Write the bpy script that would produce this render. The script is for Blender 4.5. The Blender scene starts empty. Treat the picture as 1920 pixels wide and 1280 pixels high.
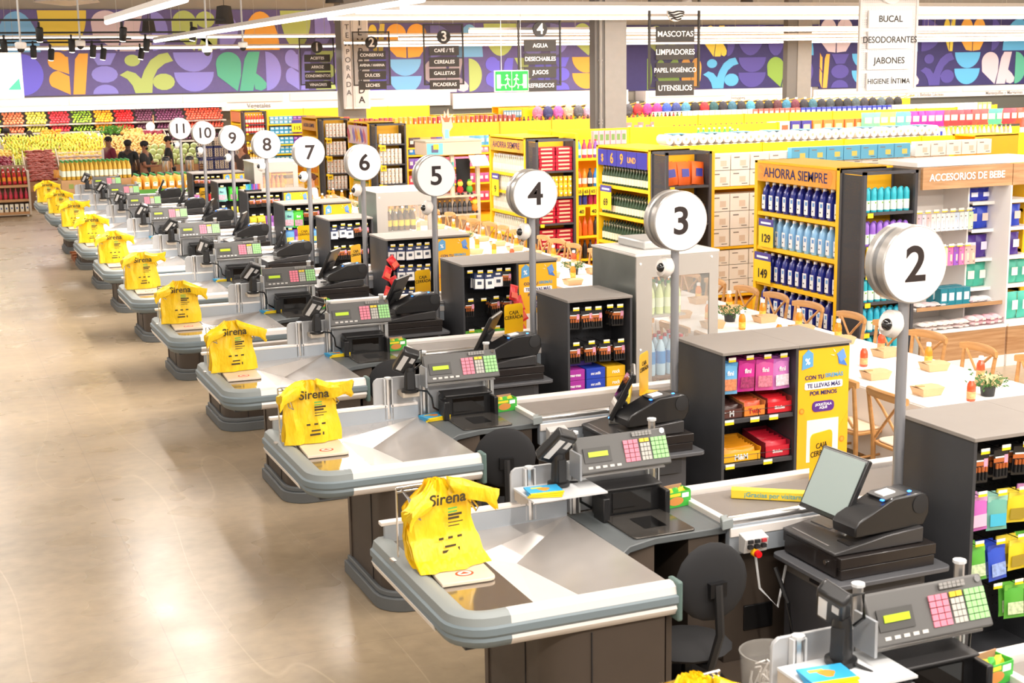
import bpy, math, random
from mathutils import Matrix, Vector, Euler
random.seed(7)
C = bpy.data.collections.new('store'); bpy.context.scene.collection.children.link(C)
SC = bpy.context.scene
R = math.radians; PI = math.pi
# ---------------------------------------------------------------- camera, world, lights, exposure
CAM_H = 3.2722
def _axes():
    yaw, pitch, roll = R(22.5185), R(10.9166), R(-0.92806)
    cy, sy, cp, sp = math.cos(yaw), math.sin(yaw), math.cos(pitch), math.sin(pitch)
    f = Vector((sy*cp, cy*cp, -sp)); r = Vector((cy, -sy, 0)); u = r.cross(f)
    cr, sr = math.cos(roll), math.sin(roll)
    return cr*r+sr*u, -sr*r+cr*u, f
_r, _u, _f = _axes()
cd = bpy.data.cameras.new('camera'); cam = bpy.data.objects.new('camera', cd); C.objects.link(cam)
cam.matrix_world = Matrix(((_r.x, _u.x, -_f.x, 0), (_r.y, _u.y, -_f.y, 0), (_r.z, _u.z, -_f.z, CAM_H), (0, 0, 0, 1)))
cd.sensor_width = 36; cd.lens = 2643.756/1920*36; cd.clip_end = 200
cd.dof.use_dof = True; cd.dof.focus_distance = 12.5; cd.dof.aperture_fstop = 6.3
SC.camera = cam
SC.view_settings.view_transform = 'Standard'; SC.view_settings.look = 'None'
SC.view_settings.gamma = 1; SC.view_settings.use_curve_mapping = False
SC.view_settings.exposure = 0.4
w = bpy.data.worlds.new('ambient_fill'); SC.world = w; w.use_nodes = True  # soft ambient fill, added to come in through the open unseen sides
w.node_tree.nodes['Background'].inputs[0].default_value = (1.0, 0.92, 0.84, 1)
w.node_tree.nodes['Background'].inputs[1].default_value = 0.62
def lamp(name, loc, rot, sx, sy, power, col=(1, 0.925, 0.845), label=None):
    l = bpy.data.lights.new(name, 'AREA'); l.shape = 'RECTANGLE'; l.size = sx; l.size_y = sy
    l.energy = power; l.color = col
    o = bpy.data.objects.new(name, l); C.objects.link(o); o.location = loc; o.rotation_euler = rot
    return o
# light given off by the ceiling tube runs (each just under its own tube); far ones get an added wall wash
TUBES_X = [(16.0, 5.3, 44, 4), (19.5, 5.8, 44, 4.1), (22.4, 6.2, 44, 4.12), (25.9, 9.95, 44, 4), (31.6, 10.4, 44, 4), (35.4, 10.2, 44, 4), (39.6, -2, 44, 4), (42.5, -2, 44, 4.35), (11.0, 9.5, 40, 4), (6.6, 6.5, 30, 4), (2.2, -2, 26, 4)]
TUBES_Y = [(2.55, 14.4, 20.6, 4.0), (4.95, 14.2, 32.0, 4.0), (0.4, 9, 34, 5.4), (7.2, -2, 11, 4.9), (3.2, -3, 9, 5.4), (-3.0, 0, 34, 5.4)]
for (Y, x0, x1, z) in TUBES_X:
    if Y > 35: lamp('tube_light', ((x0+x1)/2, Y+.05, z), (R(95), 0, 0), x1-x0, .12, (1.6 if Y > 40 else 1.2)*(x1-x0))  # extra wall-wash lamp beside each far tube, added to brighten the back wall
    lamp('tube_light', ((x0+x1)/2, Y, z-.06), (R(24 if Y < 30 else 0), 0, 0), x1-x0, 0.12, (25 if Y > 14 else 19)*(x1-x0))
for (X, y0, y1, z) in TUBES_Y:
    lamp('tube_light', (X, (y0+y1)/2, z-.06), (0, 0, 0), 0.12, y1-y0, (27 if X > 1 else 11)*(y1-y0))
# ---------------------------------------------------------------- helpers
def lin(c):
    c /= 255.0
    return c/12.92 if c <= 0.04045 else ((c+0.055)/1.055)**2.4
MATS = {}
def mt(col, rough=.5, metal=0., var=0.0, emit=0., alpha=1., trans=0., scale=8, coat=0., bump=0.):
    key = (col, rough, metal, var, emit, alpha, trans, scale, coat, bump)
    if key in MATS: return MATS[key]
    m = bpy.data.materials.new('surface'); m.use_nodes = True; nt = m.node_tree; b = nt.nodes['Principled BSDF']
    rgb = tuple(lin(int(col[i:i+2], 16)) for i in (0, 2, 4))
    b.inputs['Base Color'].default_value = rgb+(1,); b.inputs['Roughness'].default_value = rough
    b.inputs['Metallic'].default_value = metal
    if emit: b.inputs['Emission Color'].default_value = rgb+(1,); b.inputs['Emission Strength'].default_value = emit
    if alpha < 1: b.inputs['Alpha'].default_value = alpha
    if trans: b.inputs['Transmission Weight'].default_value = trans
    if coat: b.inputs['Coat Weight'].default_value = coat
    if var or bump:
        tc = nt.nodes.new('ShaderNodeTexCoord'); n = nt.nodes.new('ShaderNodeTexNoise'); n.inputs['Scale'].default_value = scale
        nt.links.new(tc.outputs['Object'], n.inputs['Vector'])
        if var:
            rp = nt.nodes.new('ShaderNodeValToRGB'); nt.links.new(n.outputs['Fac'], rp.inputs[0])
            rp.color_ramp.elements[0].position = .3; rp.color_ramp.elements[1].position = .7
            rp.color_ramp.elements[0].color = tuple(c*(1-var) for c in rgb)+(1,)
            rp.color_ramp.elements[1].color = tuple(min(1, c*(1+var)) for c in rgb)+(1,)
            nt.links.new(rp.outputs[0], b.inputs['Base Color'])
        if bump:
            bp = nt.nodes.new('ShaderNodeBump'); bp.inputs['Strength'].default_value = bump; bp.inputs['Distance'].default_value = .02
            nt.links.new(n.outputs['Fac'], bp.inputs['Height']); nt.links.new(bp.outputs[0], b.inputs['Normal'])
    MATS[key] = m; return m
def textured(name, fn):
    m = bpy.data.materials.new(name); m.use_nodes = True; nt = m.node_tree
    fn(nt, nt.nodes['Principled BSDF']); return m
def _wood(c1, c2, stretch, scale=3.0):
    def f(nt, b):
        tc = nt.nodes.new('ShaderNodeTexCoord'); mp = nt.nodes.new('ShaderNodeMapping'); mp.inputs['Scale'].default_value = stretch
        n = nt.nodes.new('ShaderNodeTexNoise'); n.inputs['Scale'].default_value = scale; n.inputs['Detail'].default_value = 6
        rp = nt.nodes.new('ShaderNodeValToRGB'); e = rp.color_ramp.elements
        e[0].position = .35; e[1].position = .68
        e[0].color = tuple(lin(int(c1[i:i+2], 16)) for i in (0, 2, 4))+(1,); e[1].color = tuple(lin(int(c2[i:i+2], 16)) for i in (0, 2, 4))+(1,)
        nt.links.new(tc.outputs['Object'], mp.inputs[0]); nt.links.new(mp.outputs[0], n.inputs['Vector']); nt.links.new(n.outputs['Fac'], rp.inputs[0])
        nt.links.new(rp.outputs[0], b.inputs['Base Color']); b.inputs['Roughness'].default_value = .45
    return f
WOOD = textured('wood', _wood('b8854e', 'cf9c62', (1, 1, 6)))
WOODP = textured('wood_panel', _wood('a87b52', 'c39a70', (.6, .6, 9), 4))
def _mesh(col, s, fill):
    def f(nt, b):       # perforated sheet metal: real holes through alpha
        tc = nt.nodes.new('ShaderNodeTexCoord'); mp = nt.nodes.new('ShaderNodeMapping'); mp.inputs['Scale'].default_value = (s, s, s); mp.inputs['Location'].default_value = (.5, .5, .5)
        fr = nt.nodes.new('ShaderNodeVectorMath'); fr.operation = 'FRACTION'
        sb = nt.nodes.new('ShaderNodeVectorMath'); sb.operation = 'SUBTRACT'; sb.inputs[1].default_value = (.5, .5, .5)
        ln = nt.nodes.new('ShaderNodeSeparateXYZ')
        nt.links.new(tc.outputs['Object'], mp.inputs[0]); nt.links.new(mp.outputs[0], fr.inputs[0]); nt.links.new(fr.outputs[0], sb.inputs[0]); nt.links.new(sb.outputs[0], ln.inputs[0])
        hs = []
        for ax in ('X', 'Y'):
            a = nt.nodes.new('ShaderNodeMath'); a.operation = 'ADD'
            nt.links.new(ln.outputs['X'], a.inputs[0]) if ax == 'X' else nt.links.new(ln.outputs['Z'], a.inputs[0])
            if ax == 'X': nt.links.new(ln.outputs['Y'], a.inputs[1])
            else: a.inputs[1].default_value = 0
            m2 = nt.nodes.new('ShaderNodeMath'); m2.operation = 'POWER'; m2.inputs[1].default_value = 2
            ab = nt.nodes.new('ShaderNodeMath'); ab.operation = 'ABSOLUTE'; nt.links.new(a.outputs[0], ab.inputs[0]); nt.links.new(ab.outputs[0], m2.inputs[0]); hs.append(m2)
        ad = nt.nodes.new('ShaderNodeMath'); ad.operation = 'ADD'; nt.links.new(hs[0].outputs[0], ad.inputs[0]); nt.links.new(hs[1].outputs[0], ad.inputs[1])
        gt = nt.nodes.new('ShaderNodeMath'); gt.operation = 'GREATER_THAN'; gt.inputs[1].default_value = fill; nt.links.new(ad.outputs[0], gt.inputs[0])
        nt.links.new(gt.outputs[0], b.inputs['Alpha'])
        b.inputs['Base Color'].default_value = tuple(lin(int(col[i:i+2], 16)) for i in (0, 2, 4))+(1,); b.inputs['Roughness'].default_value = .5
    return f
DMESH = textured('dark_perforated', _mesh('3c3c40', 70, .05)); YMESH = textured('yellow_perforated', _mesh('f7b81e', 60, .06))

class MB:
    def __init__(s, ox=0, oy=0, oz=0): s.v = []; s.f = []; s.m = []; s.mats = []; s.o = (ox, oy, oz)
    def _mi(s, m):
        if m not in s.mats: s.mats.append(m)
        return s.mats.index(m)
    def add(s, vs, fs, m):
        b = len(s.v); o = s.o; s.v += [(x-o[0], y-o[1], z-o[2]) for x, y, z in vs]
        k = s._mi(m)
        for f in fs: s.f.append([b+i for i in f]); s.m.append(k)
        return s
    def box(s, x0, x1, y0, y1, z0, z1, m, M=None):
        vs = [(x, y, z) for z in (z0, z1) for y in (y0, y1) for x in (x0, x1)]
        if M is not None: vs = [tuple(M @ Vector(p)) for p in vs]
        return s.add(vs, [(0, 2, 3, 1), (4, 5, 7, 6), (0, 1, 5, 4), (2, 6, 7, 3), (0, 4, 6, 2), (1, 3, 7, 5)], m)
    def cb(s, c, d, m, M=None):      # centred box, M about its centre
        T = Matrix.Translation(c) @ (M.to_4x4() if M is not None else Matrix())
        return s.box(-d[0]/2, d[0]/2, -d[1]/2, d[1]/2, -d[2]/2, d[2]/2, m, T)
    def prism(s, pts, ax, a, b, m):   # polygon pts in the plane normal to ax, from a to b
        def mk(p, t): return (t, p[0], p[1]) if ax == 'x' else (p[0], t, p[1]) if ax == 'y' else (p[0], p[1], t)
        n = len(pts); vs = [mk(p, a) for p in pts]+[mk(p, b) for p in pts]
        fs = [list(range(n)), list(range(2*n-1, n-1, -1))]+[(i, i+n, (i+1) % n+n, (i+1) % n) for i in range(n)]
        return s.add(vs, fs, m)
    def lathe(s, prof, c, m, n=12, M=None, sq=None):
        vs = []; fs = []
        for r, z in prof:
            for k in range(n):
                a = 2*PI*k/n; x, y = r*math.cos(a), r*math.sin(a)
                if sq: e = max(abs(math.cos(a)), abs(math.sin(a)))**sq; x /= e; y /= e
                vs.append((x, y, z))
        L = len(prof)
        for i in range(L-1):
            for k in range(n): fs.append((i*n+k, i*n+(k+1) % n, (i+1)*n+(k+1) % n, (i+1)*n+k))
        fs.append(list(range(n-1, -1, -1))); fs.append([(L-1)*n+k for k in range(n)])
        T = Matrix.Translation(c) @ (M.to_4x4() if M is not None else Matrix())
        return s.add([tuple(T @ Vector(p)) for p in vs], fs, m)
    def tube(s, path, r, m, n=6):
        P = [Vector(p) for p in path]; vs = []; fs = []; L = len(P)
        rr = r if isinstance(r, (list, tuple)) else [r]*L
        ref = None
        for i, p in enumerate(P):
            d = (P[min(i+1, L-1)]-P[max(i-1, 0)]).normalized()
            if ref is None: ref = Vector((0, 0, 1)) if abs(d.z) < .9 else Vector((1, 0, 0))
            a = d.cross(ref)
            if a.length < 1e-4: a = d.cross(Vector((.3, 1, .2)))
            a.normalize(); b = d.cross(a).normalized(); ref = -b if False else ref
            for k in range(n):
                t = 2*PI*k/n; q = p+(a*math.cos(t)+b*math.sin(t))*rr[i]; vs.append(tuple(q))
        for i in range(L-1):
            for k in range(n): fs.append((i*n+k, i*n+(k+1) % n, (i+1)*n+(k+1) % n, (i+1)*n+k))
        fs.append(list(range(n-1, -1, -1))); fs.append([(L-1)*n+k for k in range(n)])
        return s.add(vs, fs, m)
    def ball(s, c, r, m, n=10, k=6, sc=(1, 1, 1), M=None):
        prof = [(max(.001, math.sin(PI*i/k))*r, -math.cos(PI*i/k)*r) for i in range(k+1)]
        S = Matrix.Diagonal((sc[0], sc[1], sc[2], 1)); S = (M.to_4x4() @ S) if M is not None else S
        return s.lathe(prof, c, m, n, S)
    def pillow(s, c, w, h, d, m, M=None, nx=5, nz=6, head=None, crimp=True):   # bag facing -y
        T = Matrix.Translation(c) @ (M.to_4x4() if M is not None else Matrix())
        for sg in (-1, 1):
            vs = []; fs = []
            for j in range(nz+1):
                for i in range(nx+1):
                    a = i/nx; b = j/nz; e = (math.sin(PI*a)**.6 if 0 < a < 1 else 0)*(math.sin(PI*b)**.5 if 0 < b < 1 else 0)
                    wv = 1+(.06 if (j in (0, nz)) else 0)
                    vs.append(tuple(T @ Vector(((a-.5)*w*wv, sg*d/2*e, (b-.5)*h+(.008*math.sin(9*a+j) if 0 < j < nz else 0)))))
            for j in range(nz):
                for i in range(nx):
                    q = (j*(nx+1)+i, j*(nx+1)+i+1, (j+1)*(nx+1)+i+1, (j+1)*(nx+1)+i)
                    fs.append(q if sg < 0 else q[::-1])
            s.add(vs, fs, m)
        return s
    def obj(s, name, parent=None, bevel=0, sub=0, smooth=True):
        me = bpy.data.meshes.new(name); me.from_pydata(s.v, [], s.f)
        for m in s.mats: me.materials.append(m)
        me.polygons.foreach_set('material_index', s.m)
        me.update()
        if smooth:
            me.polygons.foreach_set('use_smooth', [True]*len(s.f)); me.set_sharp_from_angle(angle=R(38))
        return mobj(name, me, parent, bevel, sub)
def mobj(name, me, parent=None, bevel=0, sub=0):
    o = bpy.data.objects.new(name, me); C.objects.link(o)
    if parent is not None: o.parent = parent
    if bevel:
        b = o.modifiers.new('bevel', 'BEVEL'); b.width = bevel; b.segments = 2; b.limit_method = 'ANGLE'; b.angle_limit = R(50)
    if sub:
        b = o.modifiers.new('subd', 'SUBSURF'); b.levels = sub; b.render_levels = sub
    return o
def tag(o, label, cat, group=None, kind=None):
    o['label'] = label; o['category'] = cat
    if group: o['group'] = group
    if kind: o['kind'] = kind
    return o
def thing(name, label, cat, loc=(0, 0, 0), rz=0, group=None):
    o = bpy.data.objects.new(name, None); C.objects.link(o); o.empty_display_size = .1
    o.location = loc; o.rotation_euler = (0, 0, rz); return tag(o, label, cat, group)
def struct(o): o['kind'] = 'structure'; return o
def kids(o): return KID.get(o, [])
def copy_tree(o, parent=None):
    c = o.copy(); C.objects.link(c)
    if parent is not None: c.parent = parent
    for ch in o.children: copy_tree(ch, c)
    return c
USED = set()
def put(proto, loc, rz=0, label=None, group=None, rot=None, scale=None):
    if proto.name in USED: o = copy_tree(proto)
    else: o = proto; USED.add(proto.name)
    o.location = loc; o.rotation_euler = rot if rot else (0, 0, rz)
    if scale: o.scale = (scale,)*3 if not isinstance(scale, tuple) else scale
    if label: o['label'] = label
    if group: o['group'] = group
    elif 'group' in o.keys(): del o['group']
    return o
TX = {}
def text_mesh(s, size, m, bold=.012, ext=.001, align='CENTER', sx=1.0, sp=1.0):
    key = (s, size, m.name, bold, ext, align, sx, sp)
    if key in TX: return TX[key]
    cu = bpy.data.curves.new('lettering', 'FONT'); cu.body = s; cu.size = size;  cu.extrude = ext
    cu.align_x = align; cu.align_y = 'CENTER'; cu.resolution_u = 5; cu.offset = min(bold, .018)*size; cu.space_character = sp; cu.space_line = .95
    o = bpy.data.objects.new('lettering', cu); SC.collection.objects.link(o)
    dg = bpy.context.evaluated_depsgraph_get(); me = bpy.data.meshes.new_from_object(o.evaluated_get(dg))
    bpy.data.objects.remove(o); me.name = 'lettering'; me.materials.clear(); me.materials.append(m)
    if sx != 1.0: me.transform(Matrix.Diagonal((sx, 1, 1, 1)))
    TX[key] = me; return me
def text(s, size, m, parent, loc, face='-y', bold=.012, align='CENTER', sx=1.0, name='lettering', rot=None, sp=1.0, ext=.001):
    o = mobj(name, text_mesh(s, size, m, bold, ext, align, sx, sp), parent)
    o.location = loc
    if rot: o.rotation_euler = rot
    else: o.rotation_euler = {'-y': (PI/2, 0, 0), '-x': (PI/2, 0, -PI/2), 'up': (0, 0, 0), '+x': (PI/2, 0, PI/2)}[face]
    return o
ORD = ['', 'first', 'second', 'third', 'fourth', 'fifth', 'sixth', 'seventh', 'eighth', 'ninth', 'tenth', 'eleventh', 'twelfth'] + ['%dth' % i if i % 10 not in (1, 2, 3) or i < 20 else '%d%s' % (i, {1: 'st', 2: 'nd', 3: 'rd'}[i % 10]) for i in range(13, 90)]
NUM = ['', 'one', 'two', 'three', 'four', 'five', 'six', 'seven', 'eight', 'nine', 'ten', 'eleven']
# common surfaces
YEL = mt('ffc510', .45, var=.03); YEL2 = mt('fdb814', .45); BLK = mt('161618', .4, coat=.2); BLKM = mt('222224', .6); DGR = mt('3a3b3e', .55, var=.05)
GRY = mt('a9adb2', .35, .35); LGR = mt('cfd1d3', .45); WHT = mt('f4f1ee', .45); WHT2 = mt('ffffff', .5); STEEL = mt('c9c8c6', .22, 1.0, var=.06, scale=3)
CHR = mt('dcdcdc', .12, 1.0); ALU = mt('d7d5d3', .28, .9); BUMP = mt('8e9595', .5); BUMPD = mt('78858b', .5); KEYY = mt('ffc81e', .4)
DARKC = mt('2c2d31', .5, var=.04); DTOP = mt('8c857f', .5, var=.03); INK = mt('241512', .6); NAVY = mt('2a2468', .5)
# ---------------------------------------------------------------- floor, walls, ceiling, mural
def _floor(nt, b):
    tc = nt.nodes.new('ShaderNodeTexCoord')
    n1 = nt.nodes.new('ShaderNodeTexNoise'); n1.inputs['Scale'].default_value = .55; n1.inputs['Detail'].default_value = 8; n1.inputs['Roughness'].default_value = .62
    mp = nt.nodes.new('ShaderNodeMapping'); mp.inputs['Scale'].default_value = (.55, 1.0, 1)
    rp = nt.nodes.new('ShaderNodeValToRGB'); e = rp.color_ramp.elements
    e[0].position = .34; e[1].position = .68
    e[0].color = (lin(152), lin(135), lin(110), 1); e[1].color = (lin(190), lin(169), lin(140), 1)
    nt.links.new(tc.outputs['Object'], mp.inputs[0]); nt.links.new(mp.outputs[0], n1.inputs['Vector']); nt.links.new(n1.outputs['Fac'], rp.inputs[0])
    # saw-cut joints every 4.9 m
    sp = nt.nodes.new('ShaderNodeSeparateXYZ'); nt.links.new(tc.outputs['Object'], sp.inputs[0]); prev = None
    for ax, off in (('X', .35), ('Y', 1.3)):
        a = nt.nodes.new('ShaderNodeMath'); a.operation = 'ADD'; a.inputs[1].default_value = 50+off
        d = nt.nodes.new('ShaderNodeMath'); d.operation = 'MODULO'; d.inputs[1].default_value = 2.45
        l = nt.nodes.new('ShaderNodeMath'); l.operation = 'LESS_THAN'; l.inputs[1].default_value = .007
        nt.links.new(sp.outputs[ax], a.inputs[0]); nt.links.new(a.outputs[0], d.inputs[0]); nt.links.new(d.outputs[0], l.inputs[0])
        if prev:
            mx = nt.nodes.new('ShaderNodeMath'); mx.operation = 'MAXIMUM'; nt.links.new(prev.outputs[0], mx.inputs[0]); nt.links.new(l.outputs[0], mx.inputs[1]); prev = mx
        else: prev = l
    sc = nt.nodes.new('ShaderNodeMath'); sc.operation = 'MULTIPLY'; sc.inputs[1].default_value = .28; nt.links.new(prev.outputs[0], sc.inputs[0])
    mix = nt.nodes.new('ShaderNodeMixRGB'); mix.inputs[2].default_value = (lin(110), lin(98), lin(84), 1)
    nt.links.new(sc.outputs[0], mix.inputs[0]); nt.links.new(rp.outputs[0], mix.inputs[1]); nt.links.new(mix.outputs[0], b.inputs['Base Color'])
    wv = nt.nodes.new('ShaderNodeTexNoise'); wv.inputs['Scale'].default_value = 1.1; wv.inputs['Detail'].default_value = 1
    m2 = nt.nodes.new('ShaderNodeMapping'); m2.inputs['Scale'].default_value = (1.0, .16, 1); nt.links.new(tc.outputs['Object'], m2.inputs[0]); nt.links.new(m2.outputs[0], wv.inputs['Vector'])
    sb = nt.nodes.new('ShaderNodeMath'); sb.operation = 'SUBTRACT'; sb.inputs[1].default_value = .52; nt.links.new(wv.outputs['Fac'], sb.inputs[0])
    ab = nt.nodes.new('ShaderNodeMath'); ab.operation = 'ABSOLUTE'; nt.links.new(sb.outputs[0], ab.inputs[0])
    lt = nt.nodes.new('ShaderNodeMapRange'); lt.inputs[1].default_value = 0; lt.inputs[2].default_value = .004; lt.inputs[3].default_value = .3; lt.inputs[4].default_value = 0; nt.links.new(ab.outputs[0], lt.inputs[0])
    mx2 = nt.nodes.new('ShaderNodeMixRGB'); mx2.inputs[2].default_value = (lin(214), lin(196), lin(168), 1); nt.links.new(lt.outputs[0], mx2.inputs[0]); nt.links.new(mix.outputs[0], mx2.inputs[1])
    fn = nt.nodes.new('ShaderNodeTexNoise'); fn.inputs['Scale'].default_value = 9; fn.inputs['Detail'].default_value = 5; nt.links.new(tc.outputs['Object'], fn.inputs['Vector'])
    fr = nt.nodes.new('ShaderNodeMapRange'); fr.inputs[1].default_value = .3; fr.inputs[2].default_value = .7; fr.inputs[3].default_value = .88; fr.inputs[4].default_value = 1.06; nt.links.new(fn.outputs['Fac'], fr.inputs[0])
    ml = nt.nodes.new('ShaderNodeMixRGB'); ml.blend_type = 'MULTIPLY'; ml.inputs[0].default_value = 1; nt.links.new(mx2.outputs[0], ml.inputs[1]); nt.links.new(fr.outputs[0], ml.inputs[2]); nt.links.new(ml.outputs[0], b.inputs['Base Color'])
    n2 = nt.nodes.new('ShaderNodeTexNoise'); n2.inputs['Scale'].default_value = 1.6; nt.links.new(tc.outputs['Object'], n2.inputs['Vector'])
    mr = nt.nodes.new('ShaderNodeMapRange'); mr.inputs[3].default_value = .2; mr.inputs[4].default_value = .38; nt.links.new(n2.outputs['Fac'], mr.inputs[0]); nt.links.new(mr.outputs[0], b.inputs['Roughness'])
FLOORM = textured('polished_concrete', _floor)
struct(MB().box(-14, 46, -8, 46.4, -.12, 0, FLOORM).obj('floor'))
CEILM = mt('8d877e', .8, var=.05); struct(MB().box(-14, 46, -8, 46.4, 7.2, 7.3, CEILM).obj('ceiling'))
WALLT = mt('a29a8e', .8, var=.04, scale=2)
struct(MB().box(-14, 46, 46, 46.4, 0, 7.2, WALLT).obj('wall_back'))
# mural: a band of big flat shapes on printed panels
MUR_HAZY = mt('6c6094', .7, var=.04); MUR_BG2 = mt('3c3468', .7, var=.04)  # left purple is paler, glare haze put into the colour
MC = dict(p=mt('978fde', .7), i=mt('7a70e4', .7), g=mt('bccb76', .7), o=mt('fbb34c', .7), y=mt('eed052', .7), k=mt('e2ccd2', .7), b=mt('82bcea', .7), t=mt('5fb596', .7), n=mt('5b4f9c', .7), l=mt('63b6e4', .7), q=mt('8fb04c', .7))
def arc(cx, cy, r, a0, a1, n=14, ry=None):
    ry = ry or r
    return [(cx+r*math.cos(R(a0+(a1-a0)*i/n)), cy+ry*math.sin(R(a0+(a1-a0)*i/n))) for i in range(n+1)]
def motif(k):       # polygons in a unit cell (x 0..1, z 0..1)
    if k == 'dome': return [arc(.5, .02, .48, 0, 180, ry=.94)]
    if k == 'bowl': return [arc(.5, .98, .48, 180, 360, ry=.94)]
    if k == 'cups': return [arc(.5, .98, .47, 180, 360, ry=.47), arc(.5, .5, .47, 180, 360, ry=.47)]
    if k == 'half': return [arc(.08, .5, .8, -90, 90, ry=.48)]
    if k == 'leaf': return [arc(.28, .72, .24, 20, 200)+[(.10, .45), (.5, .02)], [(.55, .02), (.62, .8), (.72, .98), (.95, .98), (.78, .02)]]
    if k == 'pear': return [arc(.3, .62, .27, 0, 180, ry=.36)+[(.05, .4), (.48, .02), (.55, .3)], arc(.74, .76, .2, 0, 360), arc(.72, .2, .22, 100, 260)[:1]+[(.55, .02), (.95, .05), (.98, .35), (.75, .5), (.6, .3)]]
    if k == 'figure': return [arc(.26, .8, .14, 0, 360), [(.02, .46), (.16, .56), (.3, .5), (.4, .36), (.46, .56), (.58, .8), (.74, .94), (.9, .98), (.99, .78), (.84, .72), (.7, .58), (.61, .36), (.58, .02), (.28, .02), (.24, .2), (.15, .36)], arc(.8, .28, .2, 0, 360)]
    if k == 'ka': return [arc(.27, .68, .24, 0, 180, ry=.3)+[(.05, .4), (.42, .02), (.5, .4)], [(.46, .02), (.58, .8), (.66, .98), (.88, .98), (.72, .02)], [(.72, .52), (.9, .34), (.99, .2), (.97, .08), (.88, .02), (.76, .06)]]
    if k == 'stack': return [[(.05, .98), (.95, .98), (.72, .7), (.28, .7)], arc(.5, .48, .46, 0, 360, ry=.2), arc(.5, .02, .44, 0, 180, ry=.22)]
    if k == 'vee': return [arc(.25, .8, .22, 30, 210)+[(.15, .62), (.5, .5), (.5, .9)], arc(.25, .36, .22, 90, 220)+[(.5, .02), (.5, .45)], [(.56, .02), (.66, .85), (.76, .98), (.97, .98), (.84, .02)]]
    if k == 'twin': return [arc(.25, .68, .24, 0, 180, ry=.3)+[(.05, .3), (.25, .05), (.48, .02)], arc(.75, .68, .24, 0, 180, ry=.3)+[(.52, .02), (.8, .05), (.95, .3)]]
    if k == 'oval': return [arc(.5, .5, .4, 0, 360, ry=.48)]
MUR = []   # x0,x1,z0,z1,bg, top row, bottom row
def mural(name, x0, x1, z0, z1, bg, top, bot, Y=45.93):
    rt = thing(name, 'purple wall mural of leaf and bowl shapes, '+top[0], 'mural', ((x0+x1)/2, Y+.03, z0)); 
    m = MB((x0+x1)/2, Y+.03, z0); m.box(x0, x1, Y, Y+.05, z0, z1, bg); m.obj('printed_panel', rt)
    h = (z1-z0)/2; 
    for r, row in enumerate((top[1], bot)):
        zb = z0+h*(1-r)
        for k, c, xa, xb in row:
            wd = xb-xa
            for poly in motif(k):
                if len(poly) > 2: mm = MB((x0+x1)/2, Y+.03, z0); mm.prism([(min(x1, max(x0, xa+px*wd)), zb+pz*h) for px, pz in poly], 'y', Y-.012-random.random()*.004, Y-.001, MC[c]); mm.obj('mural_shape', rt, smooth=False)
mural('wall_mural', -6, 12.9, 2.7, 5.28, MUR_HAZY, ('left of the white column sign', [('bowl', 'g', -0.60, 0.73), ('ka', 'y', 0.77, 2.33), ('dome', 'b', 2.37, 3.70), ('bowl', 'y', 3.62, 5.12), ('ka', 'k', 5.15, 7.02), ('half', 'p', 6.98, 7.60), ('pear', 'g', 7.60, 9.10), ('half', 'p', 9.07, 9.82), ('dome', 'o', 9.85, 11.09), ('bowl', 'g', 11.10, 12.17), ('half', 'p', 12.20, 12.87)]), [('dome', 'k', 0.90, 1.70), ('half', 'g', 1.73, 3.10), ('half', 'i', 3.03, 3.80), ('vee', 'o', 3.82, 5.10), ('stack', 'p', 5.08, 5.95), ('figure', 'g', 5.93, 7.65), ('cups', 'p', 7.60, 8.93), ('ka', 't', 8.92, 10.60), ('half', 'p', 10.53, 11.15), ('vee', 'p', 11.19, 12.12), ('stack', 'g', 12.17, 12.94)])
mural('wall_mural', 12.9, 23.5, 2.52, 4.85, MUR_HAZY, ('between the white column sign and grey column', [('half', 'p', 13.84, 14.08), ('leaf', 'y', 14.04, 14.67), ('twin', 'o', 14.67, 16.12), ('half', 'p', 16.16, 17.12), ('dome', 'b', 17.16, 18.15), ('bowl', 'g', 18.15, 19.42), ('oval', 'p', 19.49, 20.56), ('half', 'p', 20.60, 21.47), ('pear', 'g', 21.51, 22.85), ('half', 'p', 22.85, 23.33)]), [('stack', 'i', 13.88, 14.71), ('cups', 'b', 14.71, 15.92), ('ka', 'k', 15.94, 17.60), ('half', 'g', 17.56, 18.15), ('vee', 'i', 18.19, 19.30), ('stack', 'g', 19.26, 20.01), ('leaf', 'i', 20.05, 20.76), ('stack', 'i', 20.76, 21.43), ('cups', 'o', 21.47, 22.68), ('oval', 'i', 22.66, 23.33)])
mural('wall_mural', 23.5, 31.9, 2.44, 4.75, MUR_BG2, ('right of the wide grey column', [('pear', 'g', 24.47, 25.77), ('half', 'n', 25.82, 26.83), ('ka', 'y', 26.83, 27.81), ('half', 'n', 27.79, 28.20), ('bowl', 'n', 28.15, 29.48), ('oval', 'n', 29.48, 30.35), ('dome', 'l', 30.38, 31.63)]), [('half', 'q', 24.47, 24.72), ('figure', 'q', 24.77, 25.82), ('twin', 'o', 25.87, 26.74), ('figure', 'l', 26.78, 28.32), ('cups', 'n', 28.27, 29.53), ('ka', 'q', 29.51, 31.04), ('half', 'n', 31.02, 31.68)])
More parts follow.
